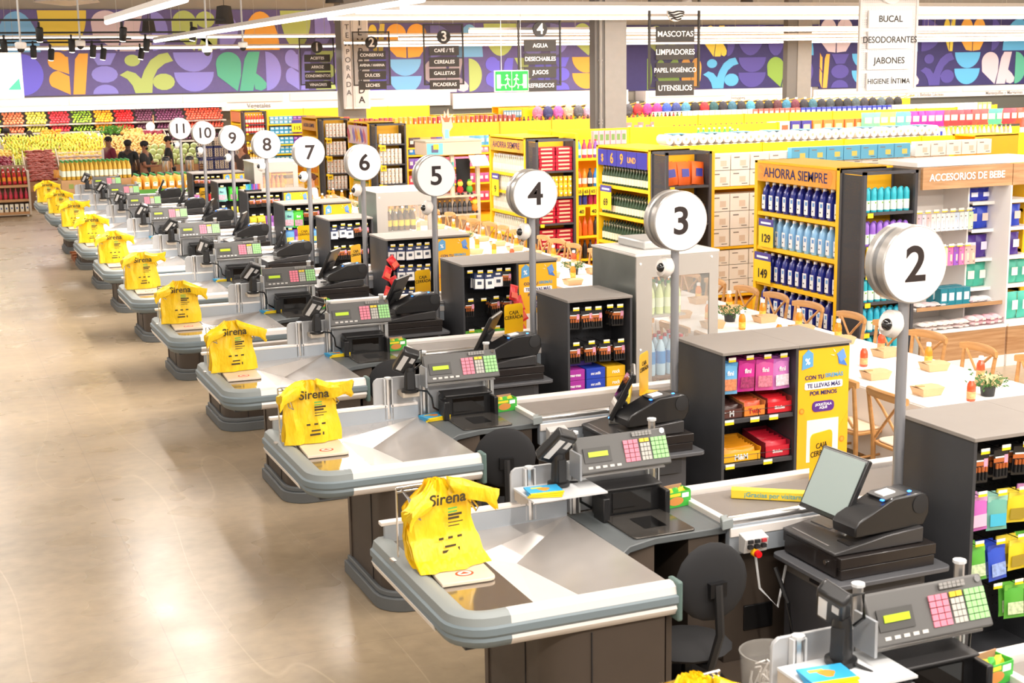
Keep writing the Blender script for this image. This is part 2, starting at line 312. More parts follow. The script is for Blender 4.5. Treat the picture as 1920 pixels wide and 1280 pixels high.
mural('wall_mural', 31.9, 44, 2.36, 5.0, MUR_BG2, ('at the far right of the store', [('twin', 'k', 31.88, 33.37), ('oval', 'n', 33.43, 34.87), ('dome', 'b', 34.93, 36.48), ('half', 'n', 36.53, 37.66), ('leaf', 'y', 37.66, 38.27), ('twin', 'o', 38.51, 39.74), ('half', 'n', 40.04, 40.60), ('dome', 'l', 40.62, 42.26), ('bowl', 'l', 42.31, 43.97)]), [('vee', 'o', 31.66, 32.36), ('stack', 'n', 32.38, 33.27), ('cups', 'l', 33.32, 34.87), ('ka', 'k', 34.93, 36.58), ('figure', 'n', 36.58, 38.27), ('cups', 'l', 38.24, 39.58), ('ka', 'k', 39.58, 41.35), ('half', 't', 41.29, 41.96), ('dome', 'n', 41.99, 43.97)])
# white canopy / fascia over the wall fridges
FAS = mt('f3ebe6', .5); FASG = mt('d8d4d2', .5)
def fascia(x0, x1, z0, z1, grille, label, signs=()):
    rt = thing('fascia', label, 'fascia', ((x0+x1)/2, 45.4, z0)); m = MB((x0+x1)/2, 45.4, z0)
    m.box(x0, x1, 45.1, 45.9, z0, z1, FAS); m.obj('fascia_board', rt)
    if grille:
        n = int((x1-x0)/3.4); g = MB((x0+x1)/2, 45.4, z0); zz = z0+(z1-z0)*.5
        for i in range(n): g.box(x0+3.4*i+.12, x0+3.4*i+3.28, 45.05, 45.1, zz, z1-.03, FASG)
        g.obj('grille', rt)
    for s, xx, size, mm in signs: text(s, size, mm, rt, (xx-(x0+x1)/2, -.32, (z1-z0)*.26 if grille else (z1-z0)*.5), bold=.01, name='sign_lettering')
SGN = mt('8a8480', .6)
fascia(-6, 16.6, 2.13, 2.66, True, 'white fascia with grey grilles over the fruit and vegetable fridge', [('Vegetales', 10.1, .2, SGN)])
fascia(16.7, 23.3, 2.0, 2.5, False, 'plain white bakery fascia under the mural', [('Panadería', 21.2, .42, mt('ffffff', .5))])
fascia(24, 31, 2.0, 2.44, True, 'white fascia above the hanging backpacks, right of the wide column', [('Jamones', 27.8, .18, SGN)])
fascia(31.1, 45.5, 1.95, 2.34, True, 'white fascia over the dairy fridge at far right', [('Yogurt y Bebidas Lácteas', 36.2, .18, SGN), ('Mantequillas y Margarinas', 40.1, .18, SGN)])
struct(MB().box(12.3, 46, 45.2, 45.9, 0, 2.1, mt('56544c', .7)).obj('wall_back_lower'))
# columns
COLM = mt('827e79', .6, var=.03); COLD = mt('615e5b', .6)
def column(x0, x1, y0, y1, label):
    rt = thing('steel_column', label, 'column', ((x0+x1)/2, (y0+y1)/2, 0)); m = MB((x0+x1)/2, (y0+y1)/2, 0)
    m.box(x0, x1, y0, y1, 0, 7.2, COLM); m.obj('shaft', rt, bevel=.01); return rt
c1 = column(12.36, 12.83, 24.9, 25.2, 'wide grey steel column rising behind the shelves, nearest of the grey columns')
m = MB(12.595, 25.05, 0); m.box(12.16, 12.36, 24.93, 25.17, 0, 7.2, COLD); m.obj('side_channel', c1)
m = MB(12.595, 25.05, 0); m.tube([(12.25, 24.87, 0), (12.25, 24.87, 7.1)], .03, COLM, 8)
for z in (2.2, 2.26, 3.4): m.lathe([(.045, 0), (.045, .03)], (12.25, 24.87, z), COLM, 8)
m.obj('conduit', c1)
c2 = column(24.9, 25.4, 37.0, 37.3, 'far grey column between hanging yellow peg rails and the mural')
m = MB(25.15, 37.15, 0); m.box(24.55, 24.9, 37.03, 37.27, 0, 7.2, COLD); m.obj('side_channel', c2)
c3 = column(10.95, 11.6, 38.3, 38.9, 'dark column wearing the white vertical TEMPORADA sign')
tl = thing('column_sign', 'white column sign box lettered TEMPORADA on two faces', 'sign', (11.2, 38.1, 2.27))
SIGW = mt('f1ecea', .5); SIGG = mt('d9d5d4', .5)
def _sgn():
    m = MB(11.2, 38.1, 2.27)
    m.box(10.92, 11.14, 38.02, 38.2, 2.27, 4.85, SIGW); m.box(11.14, 11.62, 37.95, 38.2, 2.27, 4.85, SIGW); m.obj('sign_box', tl, bevel=.01)
    m = MB(11.2, 38.1, 2.27); m.box(10.95, 11.11, 38.0, 38.02, 2.33, 4.8, SIGG); m.box(11.18, 11.57, 37.93, 37.95, 2.33, 4.8, SIGG); m.obj('sign_face', tl)
_sgn()
for i, ch in enumerate('TEMPORADA'):
    text(ch, .2, mt('5a5654', .6), tl, (11.03-11.2, 37.99-38.1, 2.1-i*.22+.1), bold=.01); text(ch, .26, INK, tl, (11.37-11.2, 37.92-38.1, 2.3-i*.26+.02), bold=.01)
# ---------------------------------------------------------------- ceiling tube runs
GLOW = mt('fff6ee', .5, emit=3.2); HOUS = mt('e8e2dc', .5)
for i, (Y, x0, x1, z) in enumerate(TUBES_X):
    if Y < 14: lab = 'long ceiling tube light across above the checkouts, %s near the camera' % ORD[i-6]
    else: lab = 'long ceiling tube light across the aisles, %s from the camera' % ORD[i+1]
    rt = thing('tube_light_fitting', lab, 'ceiling light', ((x0+x1)/2, Y, z-.05))
    m = MB((x0+x1)/2, Y, z-.05); m.box(x0, x1, Y-.03, Y+.03, z+.02, z+.07, HOUS); m.obj('housing', rt)
    m = MB((x0+x1)/2, Y, z-.05); m.tube([(x0, Y, z), (x1, Y, z)], .032, GLOW, 8); m.obj('glowing_tube', rt)
    for x in [x0+1+3.5*k for k in range(int((x1-x0)/3.5))]:
        m = MB((x0+x1)/2, Y, z-.05); m.tube([(x, Y, z+.06), (x, Y, 7.2)], .004, mt('c9c2ba', .5), 4); m.obj('suspension_wire', rt)
for i, (X, y0, y1, z) in enumerate(TUBES_Y):
    rt = thing('tube_light_fitting', ['short diagonal ceiling tube light above the checkout lanes at top left', 'long diagonal ceiling tube light above the checkout lanes'][i] if i < 2 else 'high ceiling tube light running along the checkout lanes, %s from left' % ORD[[0, 0, 2, 4, 3, 1][i]], 'ceiling light', (X, (y0+y1)/2, z-.05))
    m = MB(X, (y0+y1)/2, z-.05); m.box(X-.035, X+.035, y0, y1, z+.02, z+.08, HOUS); m.obj('housing', rt)
    m = MB(X, (y0+y1)/2, z-.05); m.tube([(X, y0, z), (X, y1, z)], .035, GLOW, 8); m.obj('glowing_tube', rt)
# ---------------------------------------------------------------- hanging aisle signs
SB = mt('3a3633', .6); PERF = mt('3c3836', .7, alpha=.3)
def aisle_sign(x, y, w, h, zb, num, words, label, style='dark'):
    rt = thing('aisle_sign', label, 'hanging sign', (x, y, zb), R(-4)); W2 = w/2; k = w/.85
    fr = SB if style == 'dark' else SIGW
    m = MB(); t = .028*k
    for a in (-W2, W2-t): m.box(a, a+t, -.02, .02, 0, h, fr)
    for z in (0, h-t): m.box(-W2+t, W2-t, -.02, .02, z, z+t, fr)
    m.obj('frame', rt)
    m = MB(); m.box(-W2+t, W2-t, -.002, .002, t, h-t, PERF if style == 'dark' else textured('white_mesh', _mesh('f4f0ee', 40, .05))); m.obj('mesh_panel', rt)
    n = len(words); ph = h*.155; z = h*.64 if style == 'dark' else h*.72
    for i, wd in enumerate(words):
        zc = z-i*ph*1.2-ph*.5
        m = MB(); m.box(-W2*.74, W2*.74, -.045, -.02, zc-ph/2, zc+ph/2, SB if style == 'dark' else WHT2); m.obj('name_plate', rt)
        text(wd, ph*(.52 if len(wd) < 13 else .43), WHT2 if style == 'dark' else SB, rt, (0, -.047, zc), bold=.012, sx=.92 if len(wd) > 9 else 1)
    if style == 'dark':
        m = MB(); m.lathe([(w*.165, -.02), (w*.165, .02)], (0, -.04, h*.79), mt('26221f', .5) if num != '~' else WHT2, 24, Matrix.Rotation(PI/2, 3, 'X')); m.obj('number_disc', rt)
        if num != '~': text(num, w*.32, WHT2, rt, (0, -.065, h*.79), bold=.02)
        else:
            m = MB()
            for q in range(7):
                zz = h*.79+(q-3)*w*.042; hw = math.sqrt(max(0, (w*.16)**2-((q-3)*w*.042)**2))
                m.tube([(-hw+2*hw*s/8, -.068, zz+.012*math.sin(s*.9+q)) for s in range(9)], w*.012, SB, 4)
            m.obj('wavy_lines', rt)
    else:
        m = MB(); m.lathe([(w*.2, -.02), (w*.2, .02)], (0, -.04, h*.9), WHT2, 24, Matrix.Rotation(PI/2, 3, 'X')); m.lathe([(w*.07, -.02), (w*.07, .025)], (0, -.045, h*.92), SB, 16, Matrix.Rotation(PI/2, 3, 'X')); m.obj('number_disc', rt)
    for a in (-W2*.5, W2*.5):
        m = MB(); m.tube([(a, 0, h), (a, 0, 7.2-zb)], .006, LGR, 4); m.obj('suspension_wire', rt)
aisle_sign(10.42, 38.95, .98, 1.3, 2.93, '1', ['ACEITES', 'ARROZ', 'CONDIMENTOS', 'VINAGRES'], 'hanging aisle sign number 1 listing ACEITES to VINAGRES')
aisle_sign(10.55, 34.25, .95, 1.32, 2.93, '2', ['CONSERVAS', 'AVENA / HARINA', 'DULCES', 'LECHES'], 'hanging aisle sign number 2 listing CONSERVAS to LECHES')
aisle_sign(11.2, 30.8, .95, 1.36, 2.95, '3', ['CAFÉ / TÉ', 'CEREALES', 'GALLETAS', 'PICADERAS'], 'hanging aisle sign number 3 listing CAFÉ to PICADERAS')
aisle_sign(11.18, 25.35, .88, 1.35, 2.95, '4', ['AGUA', 'DESECHABLES', 'JUGOS', 'REFRESCOS'], 'hanging aisle sign number 4 listing AGUA to REFRESCOS')
aisle_sign(10.56, 18.95, .84, 1.42, 2.95, '~', ['MASCOTAS', 'LIMPIADORES', 'PAPEL HIGIÉNICO', 'UTENSILIOS'], 'hanging dark aisle sign listing MASCOTAS to UTENSILIOS')
aisle_sign(10.75, 14.1, .8, 1.3, 2.95, '', ['BUCAL', 'DESODORANTES', 'JABONES', 'HIGIENE ÍNTIMA'], 'hanging white aisle sign listing BUCAL to HIGIENE ÍNTIMA', 'white')
# exit sign
ex = thing('exit_sign', 'green and white emergency exit sign with two running figures', 'exit sign', (8.1, 19.4, 2.95), R(-6))
GRN = mt('1faa46', .5, emit=.35)
m = MB(); m.box(-.26, .26, -.02, .02, 0, .31, WHT2); m.obj('housing', ex, bevel=.004)
m = MB(); m.box(-.25, -.005, -.026, -.02, .015, .295, GRN); m.box(.005, .25, -.026, -.02, .015, .295, GRN); m.obj('green_panel', ex)
m = MB()
for s in (-1, 1):
    m.box(min(s*.17, s*.23), max(s*.17, s*.23), -.03, -.026, .05, .25, WHT2)
    cx = s*.07
    m.lathe([(.018, -.002), (.018, .002)], (cx+s*.005, -.029, .235), WHT2, 10, Matrix.Rotation(PI/2, 3, 'X'))
    for a, b in (((0, .21), (-.01, .13)), ((-.0, .2), (.035, .17)), ((0, .2), (-.04, .17)), ((-.01, .13), (.03, .09)), ((.03, .09), (.02, .045)), ((-.01, .13), (-.03, .08)), ((-.03, .08), (-.065, .07))):
        m.tube([(cx+s*a[0], -.029, a[1]), (cx+s*b[0], -.029, b[1])], .009, WHT2, 4)
    m.tube([(s*.10, -.029, .1), (s*.155, -.029, .1)], .006, WHT2, 4); m.prism([(s*.155, .08), (s*.155, .12), (s*.178, .1)], 'y', -.031, -.027, WHT2)
m.obj('running_figures', ex)
for a in (-.15, .15):
    m = MB(); m.tube([(a, 0, .31), (a, 0, 4.2)], .004, LGR, 4); m.obj('suspension_wire', ex)
# ---------------------------------------------------------------- track spots, dome cameras, pendants, ceiling fan disc
TRK = mt('1c1b1a', .5)
def trk(n, Y, x0, x1, z, spots):
    rt = thing('spotlight_track', 'black ceiling spotlight track over the produce, %s' % n, 'track light rail', ((x0+x1)/2, Y, z))
    m = MB((x0+x1)/2, Y, z); m.box(x0, x1, Y-.02, Y+.02, z, z+.04, TRK); m.obj('rail', rt)
    for x in (x0+.3, x1-.3):
        m = MB((x0+x1)/2, Y, z); m.tube([(x, Y, z), (x, Y, 7.2)], .006, LGR, 4); m.obj('suspension_wire', rt)
    for i, x in enumerate(spots):
        s = put(SPOT, (x, Y, z-.02), R(-20+i*23), 'black spotlight, %s from left on the %s track' % (ORD[i+1], n.split(',')[0]), 'track spotlights')
SPOT = thing('spotlight', '', 'spotlight')
m = MB(); m.box(-.02, .02, -.02, .02, -.1, 0, TRK); m.obj('bracket', SPOT)
m = MB(); m.lathe([(.05, 0), (.07, .02), (.075, .26), (.06, .28)], (0, 0, -.38), TRK, 12, Matrix.Rotation(R(12), 3, 'X')); m.obj('lamp_head', SPOT)
m = MB(); m.lathe([(.055, 0), (.055, .01)], (0, .0, -.385), mt('fff2e0', .5, emit=5), 12, Matrix.Rotation(R(12), 3, 'X')); m.obj('lens', SPOT)
trk('nearest, longest rail', 30, .9, 6.1, 4.36, [1.2, 2.4, 4.0, 5.4]); trk('middle rail', 33, 1.0, 5.8, 4.2, [1.9, 3.3, 4.9]); trk('farthest rail', 36, 1.0, 6.5, 4.06, [1.4, 1.95, 3.1, 4.3, 5.2]); trk('upper rail', 34.5, 1.0, 4.8, 4.1, [1.8, 2.6, 3.9])
DOME = thing('hanging_camera', '', 'security camera')
m = MB(); m.tube([(0, 0, .12), (0, 0, 3)], .02, LGR, 6); m.obj('drop_rod', DOME)
m = MB(); m.lathe([(.07, .12), (.1, .1), (.1, .02), (.085, 0)], (0, 0, 0), WHT, 14); m.obj('housing', DOME)
m = MB(); m.ball((0, 0, 0), .07, mt('2a2a2c', .15), 12, 6); m.obj('dome', DOME)
for i, p in enumerate([(1.83, 27, 3.77), (3.17, 30, 3.87), (5.32, 28, 3.69), (6.34, 29.5, 3.8), (14.78, 26, 4.5)]):
    put(DOME, p, 0, 'white dome camera hanging on a rod, %s from left under the ceiling' % ORD[i+1], 'hanging dome cameras')
PEND = thing('pendant_lamp', '', 'pendant lamp')
m = MB(); m.lathe([(.2, 0), (.15, .36), (.04, .38)], (0, 0, 0), mt('3c3835', .6), 16); m.obj('shade', PEND)
m = MB(); m.tube([(0, 0, .37), (0, 0, 3)], .006, TRK, 4); m.obj('cord', PEND)
for i, p in enumerate([(6.13, 30.2, 4.3), (6.35, 42, 4.48), (8.46, 30, 4.72), (22.44, 36, 4.98)]):
    put(PEND, p, 0, 'dark cone pendant lamp above the shop floor, %s from left' % ORD[i+1], 'dark pendant lamps')
fan = thing('ceiling_diffuser', 'round white ceiling diffuser at top left', 'air diffuser', (3.37, 34, 4.9))
m = MB(); m.lathe([(.1, .0), (.72, .08), (.68, .12), (.2, .16)], (0, 0, -.06), FAS, 24); m.obj('diffuser_ring', fan)
m = MB(); m.tube([(0, 0, .1), (0, 0, 2.0)], .12, FAS, 10); m.obj('duct', fan)
mon = thing('hanging_screen', 'white hanging advertising screen at the left edge', 'screen', (1.28, 24, 3.28))
m = MB(); m.box(-.8, .34, -.03, .03, -.35, .38, WHT2); m.obj('casing', mon, bevel=.008)
m = MB(); m.box(-.78, .32, -.034, -.03, -.32, .35, mt('f4faf8', .4, emit=.8)); m.prism([(.1, -.2), (.3, -.2), (.28, -.02), (.2, -.1)], 'y', -.038, -.034, mt('58c4a0', .4, emit=.5)); m.obj('lit_screen', mon)
m = MB(); m.tube([(-.2, 0, .38), (-.2, 0, 3)], .02, LGR, 6); m.obj('hanger', mon)
# ---------------------------------------------------------------- checkout lanes (x across the store, ly = distance behind the front edge of that lane)
STW = mt('efe9e4', .35, .15); STL_SHINE = mt('f2ece7', .32, .35, var=.03, scale=2); STL2 = mt('cbc6c2', .26, .6, var=.1, scale=3); TRAY = mt('b5aea7', .1, .85); BGB = mt('a7afb8', .45, .2)
WORK = mt('5d6264', .45, var=.04); BELT = mt('7e7670', .55, var=.03); PLIN = mt('6a6e70', .5); PANEL = mt('b3b5b8', .45, .2); CAB = mt('4a4038', .5, var=.03); CAB2 = mt('5a4e44', .5)
def rrect(x0, x1, y0, y1, r, n=5, corners=(1, 1, 1, 1)):   # ccw from near-left
    out = []
    for (cx, cy, a0, on) in ((x0+r, y0+r, 180, corners[0]), (x1-r, y0+r, 270, corners[1]), (x1-r, y1-r, 0, corners[2]), (x0+r, y1-r, 90, corners[3])):
        if on: out += [(cx+r*math.cos(R(a0+90*i/n)), cy+r*math.sin(R(a0+90*i/n))) for i in range(n+1)]
        else: out.append((cx-r if a0 in (180, 90) else cx+r, cy-r if a0 in (180, 270) else cy+r))
    return out
def sweep(m, path, prof, mat, close=False):   # prof (outward, z), path of (x,y,nx,ny)
    vs = []; fs = []; L = len(prof); n = len(path)
    for x, y, nx, ny in path:
        for o, z in prof: vs.append((x+nx*o, y+ny*o, z))
    for i in range(n-1):
        for k in range(L-1): fs.append((i*L+k, (i+1)*L+k, (i+1)*L+k+1, i*L+k+1))
    fs.append(list(range(L))); fs.append([(n-1)*L+k for k in range(L-1, -1, -1)])
    m.add(vs, fs, mat)
def make_counter():
    rt = thing('checkout_counter', '', 'checkout counter')
    O = (2.6, .6, 0)
    def M(): return MB(*O)
    # cabinet under the bagging table, rounded near-left corner, seam, plinth
    m = M(); m.prism(rrect(2.42, 3.0, .04, .84, .16, 6, (1, 0, 0, 0)), 'z', .1, .78, CAB); m.obj('cabinet', rt)
    m = M(); m.box(2.415, 2.425, .33, .335, .12, .76, BLKM); m.obj('cabinet_seam', rt); m = M(); m.box(2.62, 2.625, .034, .045, .12, .76, BLKM); m.obj('cabinet_seam', rt); m = M(); m.box(2.412, 2.43, .80, .845, .1, .76, CAB2); m.obj('corner_trim', rt)
    m = M(); m.prism(rrect(2.375, 3.0, -.01, .86, .2, 6, (1, 0, 0, 0)), 'z', 0, .085, PLIN); m.prism(rrect(2.395, 3.0, .015, .85, .18, 6, (1, 0, 0, 0)), 'z', .085, .12, PLIN); m.obj('plinth', rt, bevel=.006)
    # bumper: left side and corner grey, front strip white/grey/white
    r = .14
    pth = [(2.0, 1.24, -1, 0), (2.0, r+.05, -1, 0)]+[(2.0+r+r*math.cos(R(180+15*i)), .05+r+r*math.sin(R(180+15*i)), math.cos(R(180+15*i)), math.sin(R(180+15*i))) for i in range(1, 6)]+[(2.0+r, .05, 0, -1)]
    sec = pth+[(2.22, .05, 0, -1)]
    front = [(2.22, .05, 0, -1), (3.05, .05, 0, -1)]
    for nm, prof, ml, mf in (('bumper_cap', [(-.06, .89), (-.06, .92), (-.03, .935), (.005, .935), (.032, .92), (.04, .885)], BUMP, STW), ('bumper_band', [(.04, .885), (.052, .876), (.052, .845), (.04, .83)], BUMPD, BUMPD), ('bumper_skirt', [(.04, .83), (.045, .815), (.03, .785), (.0, .77), (-.04, .77)], BUMPD, STW)):
        m = M(); sweep(m, sec, prof, ml); sweep(m, front, prof, mf); m.obj(nm, rt)
    m = M(); sweep(m, [(2.0, 1.24, -1, 0), (2.0, .3, -1, 0)], [(.041, .82), (.047, .812), (.035, .78)], STW); m.obj('side_trim', rt)
    m = M(); m.box(3.045, 3.075, 0.0, .1, .75, .945, mt('5e7470', .5)); m.obj('bumper_end_cap', rt, bevel=.01)
    # steel bagging well; the pale slope has its bright reflection put into the colour
    m = M(); m.add([(2.05, .09, .915), (2.375, .09, .915), (2.375, .82, .915), (2.05, 1.2, .915), (2.375, 1.2, .915)], [(0, 1, 2, 4, 3)], TRAY); m.obj('steel_tray', rt, smooth=False)
    m = M(); m.add([(2.375, .09, .915), (2.72, .09, .84), (2.60, .86, .825), (2.375, .82, .915)], [(0, 1, 2, 3)], STL_SHINE); m.add([(2.72, .09, .84), (3.05, .09, .915), (3.04, 1.2, .915), (2.60, .86, .825)], [(0, 1, 2, 3)], STL2); m.add([(2.375, .82, .915), (2.60, .86, .825), (3.04, 1.2, .915), (2.375, 1.2, .90)], [(0, 1, 2, 3)], STL2); m.obj('steel_well', rt, smooth=False)
    m = M(); m.box(2.02, 3.04, 1.2, 1.23, .8, 1.0, BGB); m.obj('back_plate', rt)
    m = M(); m.box(2.0, 3.04, 1.2, 1.25, 1.0, 1.02, STW); m.obj('back_rail', rt, bevel=.004)
    m = M(); m.prism([(2.03, .09), (3.05, .09), (3.05, 1.24), (2.03, 1.24)], 'z', .76, .80, DGR); m.obj('table_underside', rt)
    # dark worktop with scanner, front panel of the cashier bay
    m = M(); m.prism([(3.05, .55), (3.12, .62), (3.30, .68), (3.72, .68), (3.72, 1.24), (3.05, 1.24)], 'z', .875, .912, WORK); m.obj('worktop', rt, bevel=.005)
    m = M(); m.prism([(3.04, .1), (3.04, 1.2), (3.75, 1.2), (3.75, 1.17), (3.1, 1.17), (3.07, .1)], 'z', .05, .87, CAB); m.obj('bay_back_panel', rt)
    m = M(); m.box(3.1, 3.3, .7, 1.1, .55, .87, CAB2); m.box(3.5, 3.68, .7, 1.1, .2, .87, CAB); m.obj('under_counter_cabinet', rt)
    # conveyor
    m = M(); m.box(3.74, 5.33, .72, 1.18, .90, .935, BELT); m.obj('conveyor_belt', rt, bevel=.01)
    m = M(); m.box(3.72, 3.76, .70, 1.22, .9, .94, STW); m.obj('belt_end_strip', rt, bevel=.004)
    m = M(); m.box(3.70, 5.36, 1.2, 1.27, .78, .965, STW); m.box(3.70, 5.36, 1.27, 1.3, .83, .93, BUMPD); m.obj('far_side_rail', rt, bevel=.012)
    m = M(); m.tube([(3.72, .68, .94), (5.36, .68, .94)], .028, ALU, 10); m.obj('near_side_rail', rt)
    m = M(); m.prism([(3.66, .63), (3.74, .65), (3.74, .72), (3.70, .72)], 'z', .91, .965, BUMP); m.obj('rail_end_cap', rt, bevel=.006)
    m = M(); m.box(3.72, 5.34, .655, .70, .76, .925, BGB); m.box(3.72, 5.34, .645, .66, .86, .91, STW); m.obj('near_side_panel', rt, bevel=.004)
    m = M(); m.box(3.75, 5.3, .75, 1.15, .12, .88, CAB); m.box(3.75, 5.3, 1.15, 1.2, .0, .8, CAB); m.obj('conveyor_cabinet', rt)
    m = M(); m.box(3.12, 3.9, .2, 1.1, .1, .12, CAB2); m.box(3.2, 4.0, .86, .9, .2, .28, mt('8c867f', .4)); m.obj('under_shelf', rt)
    # register platform
    m = M(); m.prism(rrect(3.95, 4.66, .04, .62, .04, 3), 'z', .735, .76, mt('55565a', .45)); m.obj('register_platform', rt, bevel=.004)
    m = M(); m.box(4.03, 4.55, .12, .6, .12, .735, mt('4a4a4e', .5)); m.obj('register_pedestal', rt)
    m = M(); m.box(4.0, 4.5, .09, .12, .62, .72, mt('3a3a3d', .5)); m.box(4.02, 4.03, .1, .58, .66, .72, mt('8a8580', .35, .6)); m.box(4.015, 4.025, .28, .36, .675, .69, BLK); m.obj('keyboard_drawer', rt)
    # control box and emergency stop
    cb = M(); cb.prism([(.55, .8), (.6, .8), (.6, .9), (.53, .88)], 'x', 3.74, 3.88, mt('c5c3c1', .5)); cbo = cb.obj('control_box', rt, bevel=.004)
    m = M()
    for a in range(3):
        for b_ in range(2): m.box(3.755+a*.04, 3.78+a*.04, .53-.012+b_*.0, .54, .83+b_*.03, .848+b_*.03, BLKM if (a, b_) != (2, 1) else mt('b8343c', .5))
    m.obj('control_button', cbo)
    m = M(); m.lathe([(.022, 0), (.022, .02)], (3.8, .545, .805), KEYY, 12, Matrix.Rotation(PI/2, 3, 'X')); m.obj('stop_collar', cbo)
    m = M(); m.lathe([(.012, 0), (.02, .012), (.018, .03)], (3.8, .525, .805), mt('d8121c', .35), 12, Matrix.Rotation(PI/2, 3, 'X')); m.obj('emergency_stop', cbo)
    m = M(); m.tube([(3.82, .57, .8), (3.84, .55, .6), (3.92, .5, .5), (4.0, .55, .7)], .007, LGR, 5); m.tube([(3.9, .5, .72), (3.93, .42, .55), (3.95, .4, .35), (4.0, .5, .3)], .012, BLK, 6); m.obj('cable', rt)
    # divider panel with posts
    m = M(); m.prism([(2.73, .92), (3.62, .92), (3.62, 1.205), (2.76, 1.205), (2.738, 1.19), (2.73, 1.17)], 'y', 1.232, 1.25, PANEL); m.obj('divider_panel', rt, bevel=.003)
    for x, zt in ((2.83, 1.20), (3.09, 1.36), (3.56, 1.38)):
        m = M(); m.tube([(x, 1.215, .92), (x, 1.215, zt)], .02, ALU, 8); m.box(x-.03, x-.022, 1.2, 1.23, .92, min(zt, 1.2), LGR); m.box(x+.022, x+.03, 1.2, 1.23, .92, min(zt, 1.2), LGR); m.lathe([(.026, 0), (.026, .012)], (x, 1.215, zt), LGR, 8); m.obj('post', rt)
    return rt
COUNTER = make_counter()
def make_scanner():
    rt = thing('barcode_scanner', '', 'scanner'); O = (3.37, 1.1, .912); M = lambda: MB(*O)
    m = M(); m.prism([(3.185, .912), (3.545, .912), (3.545, 1.05), (3.52, 1.075), (3.21, 1.075), (3.185, 1.05)], 'y', 1.08, 1.2, BLK); m.obj('tower', rt, bevel=.01)
    m = M(); m.prism([(1.055, 1.062), (1.2, 1.075), (1.2, 1.085), (1.055, 1.075)], 'x', 3.19, 3.54, mt('2b2a2b', .45)); m.obj('hood', rt, bevel=.005)
    m = M(); m.box(3.25, 3.48, 1.072, 1.08, .935, 1.045, mt('14110f', .05, coat=1)); m.obj('vertical_window', rt)
    m = M(); m.box(3.16, 3.2, 1.0, 1.12, .912, 1.045, BLK); m.obj('side_fin', rt, bevel=.006); m = M(); m.box(3.53, 3.56, 1.0, 1.12, .912, 1.045, BLK); m.obj('side_fin', rt, bevel=.006)
    m = M(); m.prism(rrect(3.185, 3.54, .69, 1.07, .02, 3), 'z', .912, .924, mt('6a6662', .12, .7)); pl = m.obj('scanner_plate', rt, bevel=.003)
    m = M(); m.box(3.30, 3.43, .8, .98, .924, .926, mt('0c0b0b', .05, coat=1)); m.obj('glass_window', pl)
    m = M(); m.box(3.165, 3.168, 1.02, 1.05, .96, .965, mt('e04030', .4, emit=2)); m.obj('indicator', rt)
    return rt
SCAN = make_scanner()
def make_pad():
    rt = thing('scale_keypad', '', 'scale keypad'); body = mt('5b5a59', .5)
    # local: pad plane x right, z up (tilted), origin at bottom centre
    W, H = .54, .2
    T = Matrix.Rotation(R(-24), 4, 'X')
    def B(m, x0, x1, z0, z1, d, mat, th=.004): return m.box(x0, x1, -d-th, -d, z0, z1, mat, T)
    m = MB(); m.prism([(-.03, 0), (0, 0), (0, H), (-.018, H)], 'x', -W/2, W/2, body)
    m.v = [tuple(T @ Vector(p)) for p in m.v]; b = m.obj('keypad_body', rt, bevel=.008)
    m = MB(); B(m, -.24, -.08, .055, .135, .028, mt('4a4948', .5)); m.obj('display_bezel', b)
    m = MB(); B(m, -.215, -.1, .085, .112, .033, mt('a9c41f', .4, emit=.25)); m.obj('display', b)
    for nm, mat, x0, nx, z0, nz, sx, sz in (('pink_keys', mt('ea8296', .5), .0, 3, .035, 5, .03, .024), ('number_keys', mt('b9b6ae', .5), .098, 3, .035, 4, .02, .024), ('yellow_keys', mt('f0c932', .5), .098, 2, .133, 1, .03, .022), ('green_keys', mt('9bd68c', .5), .166, 4, .035, 5, .024, .024), ('small_keys', mt('8d8b88', .5), .06, 6, .168, 2, .02, .012), ('soft_keys', mt('c9c6c2', .5), -.225, 5, .022, 1, .036, .018)):
        m = MB()
        for i in range(nx):
            for k in range(nz):
                if nm == 'soft_keys' : B(m, x0+i*.042, x0+i*.042+.026, z0, z0+.013, .028, mat)
                else: B(m, x0+i*sx, x0+i*sx+sx*.86, z0+k*sz, z0+k*sz+sz*.86, .028-z0*.0+.0, mat, .005)
        m.obj(nm, b)
    m = MB(); m.lathe([(.013, 0), (.013, .006)], tuple(T @ Vector((.245, -.02, .182))), CHR, 10, Matrix.Rotation(R(66), 3, 'X')); m.obj('lock', b)
    m = MB(); m.box(-W/2+.01, W/2-.03, 0, .1, -.015, -.005, mt('8e8c8a', .4)); m.box(-W/2-.012, -W/2, -.03, .1, -.02, .12, GRY); m.obj('bracket', rt)
    m = MB(); m.tube([(.21, .03, .05), (.22, .05, -.1), (.2, .06, -.2)], .005, BLK, 5); m.obj('cable', rt)
    return rt
PAD = make_pad()
